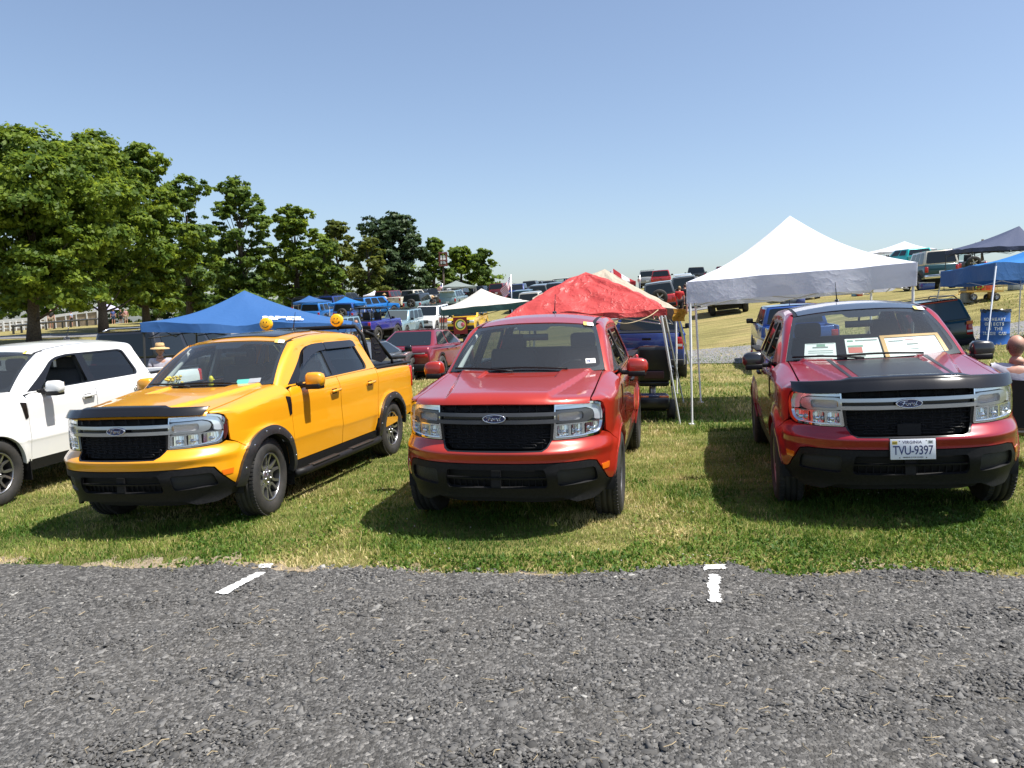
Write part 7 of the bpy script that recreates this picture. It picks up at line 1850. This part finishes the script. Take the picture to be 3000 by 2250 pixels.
# ------------------------------------------------------------------ bare trodden soil where the turf meets the gravel
M_SOIL = noise_col(mat('dry_soil'), (.15, .115, .075), (.36, .29, .20), 24, 6, (.3, .7), bump=.7, bscale=90, rough=.95)
gx2 = np.arange(-9, 9, .02); e2 = edge_y(gx2)
wob = .10*np.sin(gx2*2.3+.5)+.07*np.sin(gx2*5.7)+.05*np.sin(gx2*17)+.03*np.sin(gx2*43)
lo_ = e2-.05-.05*np.abs(np.sin(gx2*9.1))-.03*np.sin(gx2*37)**2; lo_ = e2-.02; wm = np.clip((vnoise(gx2, gx2*0+3.3, 1.25, 41)-.40)*2.6, 0, 1)+.10; hi_ = lo_+np.maximum(.012, (.13+wob)*wm*1.25+.05*vnoise(gx2, gx2*0, 19, 42)*wm); V = []
for s in np.linspace(0, 1, 6):
    yy = lo_*(1-s)+hi_*s; zz = H(gx2, yy)+.006; V.append(np.stack([gx2, yy, zz], 1))
V = np.concatenate(V); nx = len(gx2); i_ = np.arange(nx-1)[None]+np.arange(5)[:, None]*nx
F_ = np.stack([i_, i_+1, i_+nx+1, i_+nx], 2).reshape(-1, 4); me = bpy.data.meshes.new('soil_verge'); me.from_pydata(V.tolist(), [], F_.tolist()); tag(link('soil_verge', me, M_SOIL), kind='structure')
# ------------------------------------------------------------------ grass blades
M_BLADE = attr_mat('grass_blade', [(0, (.060, .125, .014)), (.35, (.135, .225, .028)), (.58, (.27, .29, .062)), (.78, (.48, .41, .16)), (1, (.66, .54, .28))], .6, .35)
def blades(name, x, y, hgt, wid, seed, straw_bias, lean=.9):
    g = np.random.default_rng(seed); n = len(x); z = H(x, y)
    a = g.random(n)*6.283; l = hgt*lean*g.uniform(.2, 1.5, n); b_ = g.random(n)*6.283
    dx, dy = np.cos(a), np.sin(a); wx, wy = -np.sin(b_)*wid*.5, np.cos(b_)*wid*.5
    P0 = np.stack([x-wx, y-wy, z-.004], 1); P1 = np.stack([x+wx, y+wy, z-.004], 1)
    mx, my, mz = x+dx*l*.35, y+dy*l*.35, z+hgt*.6
    P2 = np.stack([mx+wx*.8, my+wy*.8, mz], 1); P3 = np.stack([mx-wx*.8, my-wy*.8, mz], 1)
    P4 = np.stack([x+dx*l, y+dy*l, z+hgt*np.sqrt(np.maximum(.1, 1-(l/hgt*.6)**2))], 1)
    V = np.stack([P0, P1, P2, P3, P4], 1).reshape(-1, 3); i5 = np.arange(n)*5
    lv = np.stack([i5, i5+1, i5+2, i5+3, i5+3, i5+2, i5+4], 1).ravel()
    me = bpy.data.meshes.new(name); me.vertices.add(5*n); me.vertices.foreach_set('co', V.ravel()); me.loops.add(7*n); me.loops.foreach_set('vertex_index', lv)
    ls = np.stack([np.arange(n)*7, np.arange(n)*7+4], 1).ravel(); me.polygons.add(2*n); me.polygons.foreach_set('loop_start', ls); me.polygons.foreach_set('loop_total', np.tile([4, 3], n))
    patch = vnoise(x, y, .9, 1)*.5+vnoise(x, y, 2.6, 2)*.3+vnoise(x, y, 7, 3)*.2
    t = np.clip(.17+(patch-.5)*1.9+straw_bias+g.normal(.22, .17, n)+(g.random(n) < .12)*.28, 0, 1)
    at_ = me.attributes.new('tint', 'FLOAT', 'FACE'); at_.data.foreach_set('value', np.repeat(t, 2).astype(np.float32)); me.update(); me.validate()
    return tag(link(name, me, M_BLADE), kind='stuff')
g = np.random.default_rng(77)
n = 265000; y = 4.4+(g.random(n)**1.5)*(11-4.4); x = (g.random(n)*2-1)*(y*.74+2.4); e = edge_y(x)
thin = np.clip((y-e+.10+.25*(vnoise(x, y, 3.1, 5)-.5))/.35, 0, 1)
k = (y > e-.06) & (g.random(n) < thin*.92+.03); x, y = x[k], y[k]; ed = np.clip((y-edge_y(x))/.34, 0, 1)
tuft = vnoise(x, y, 2.2, 9)
blades('grass', x, y, (.016+.042*tuft**1.6*g.uniform(.4, 1.5, len(x))+.014*g.random(len(x)))*(.55+.45*ed), .0045+.003*g.random(len(x)), 21, .62*(1-ed)**1.3)
n = 105000; y = 10.5+(g.random(n)**1.35)*(30-10.5); x = (g.random(n)*2-1)*(y*.74+2.6)
pa = vnoise(x, y, .9, 1)
blades('grass', x, y, .045+.03*g.random(n), (.006+.005*g.random(n)+.0004*y), 22, .10+.012*np.clip(y-14, 0, 16))
# white clover heads and small broad leaves in the turf
n = 420; y = 4.8+(g.random(n)**1.3)*7; x = (g.random(n)*2-1)*(y*.72); k = (y > edge_y(x)+.08) & (vnoise(x, y, 1.1, 12) > .55); x, y = x[k], y[k]
mb = MB()
for a, b_ in zip(x, y): mb.ell((a, b_, h1(a, b_)+.036), (.006, .006, .005), 5, 3)
tag(mb.build('clover_heads', mat('clover_white', (.42, .40, .34), .8)), kind='stuff')
n = 26000; y = 4.6+(g.random(n)**1.6)*3.2; x = (g.random(n)*2-1)*(y*.74); k = (y > edge_y(x)+.0) & (vnoise(x, y, 1.6, 14) > .58); x, y = x[k], y[k]
blades('broad_leaf_weeds', x, y, .022+.02*g.random(len(x)), .014+.01*g.random(len(x)), 23, -.25, lean=1.1)
# straw and dead stems lying on the gravel
n = 420; y = 2.2+g.random(n)*3.1; x = (g.random(n)*2-1)*(y*.72); k = y < edge_y(x)+.1; x, y = x[k], y[k]; mb = MB()
for a, b_ in zip(x, y):
    an = g.random()*6.28; l = .02+.05*g.random(); z = float(bumpy(a, b_))+.024; mb.tube([(a, b_, z), (a+l*.5*math.cos(an), b_+l*.5*math.sin(an), z+.006), (a+l*math.cos(an+.4), b_+l*math.sin(an+.4), z)], .0011+.0008*g.random(), 3)
tag(mb.build('straw_stems', mat('straw', (.36, .28, .16), .8)), kind='stuff')
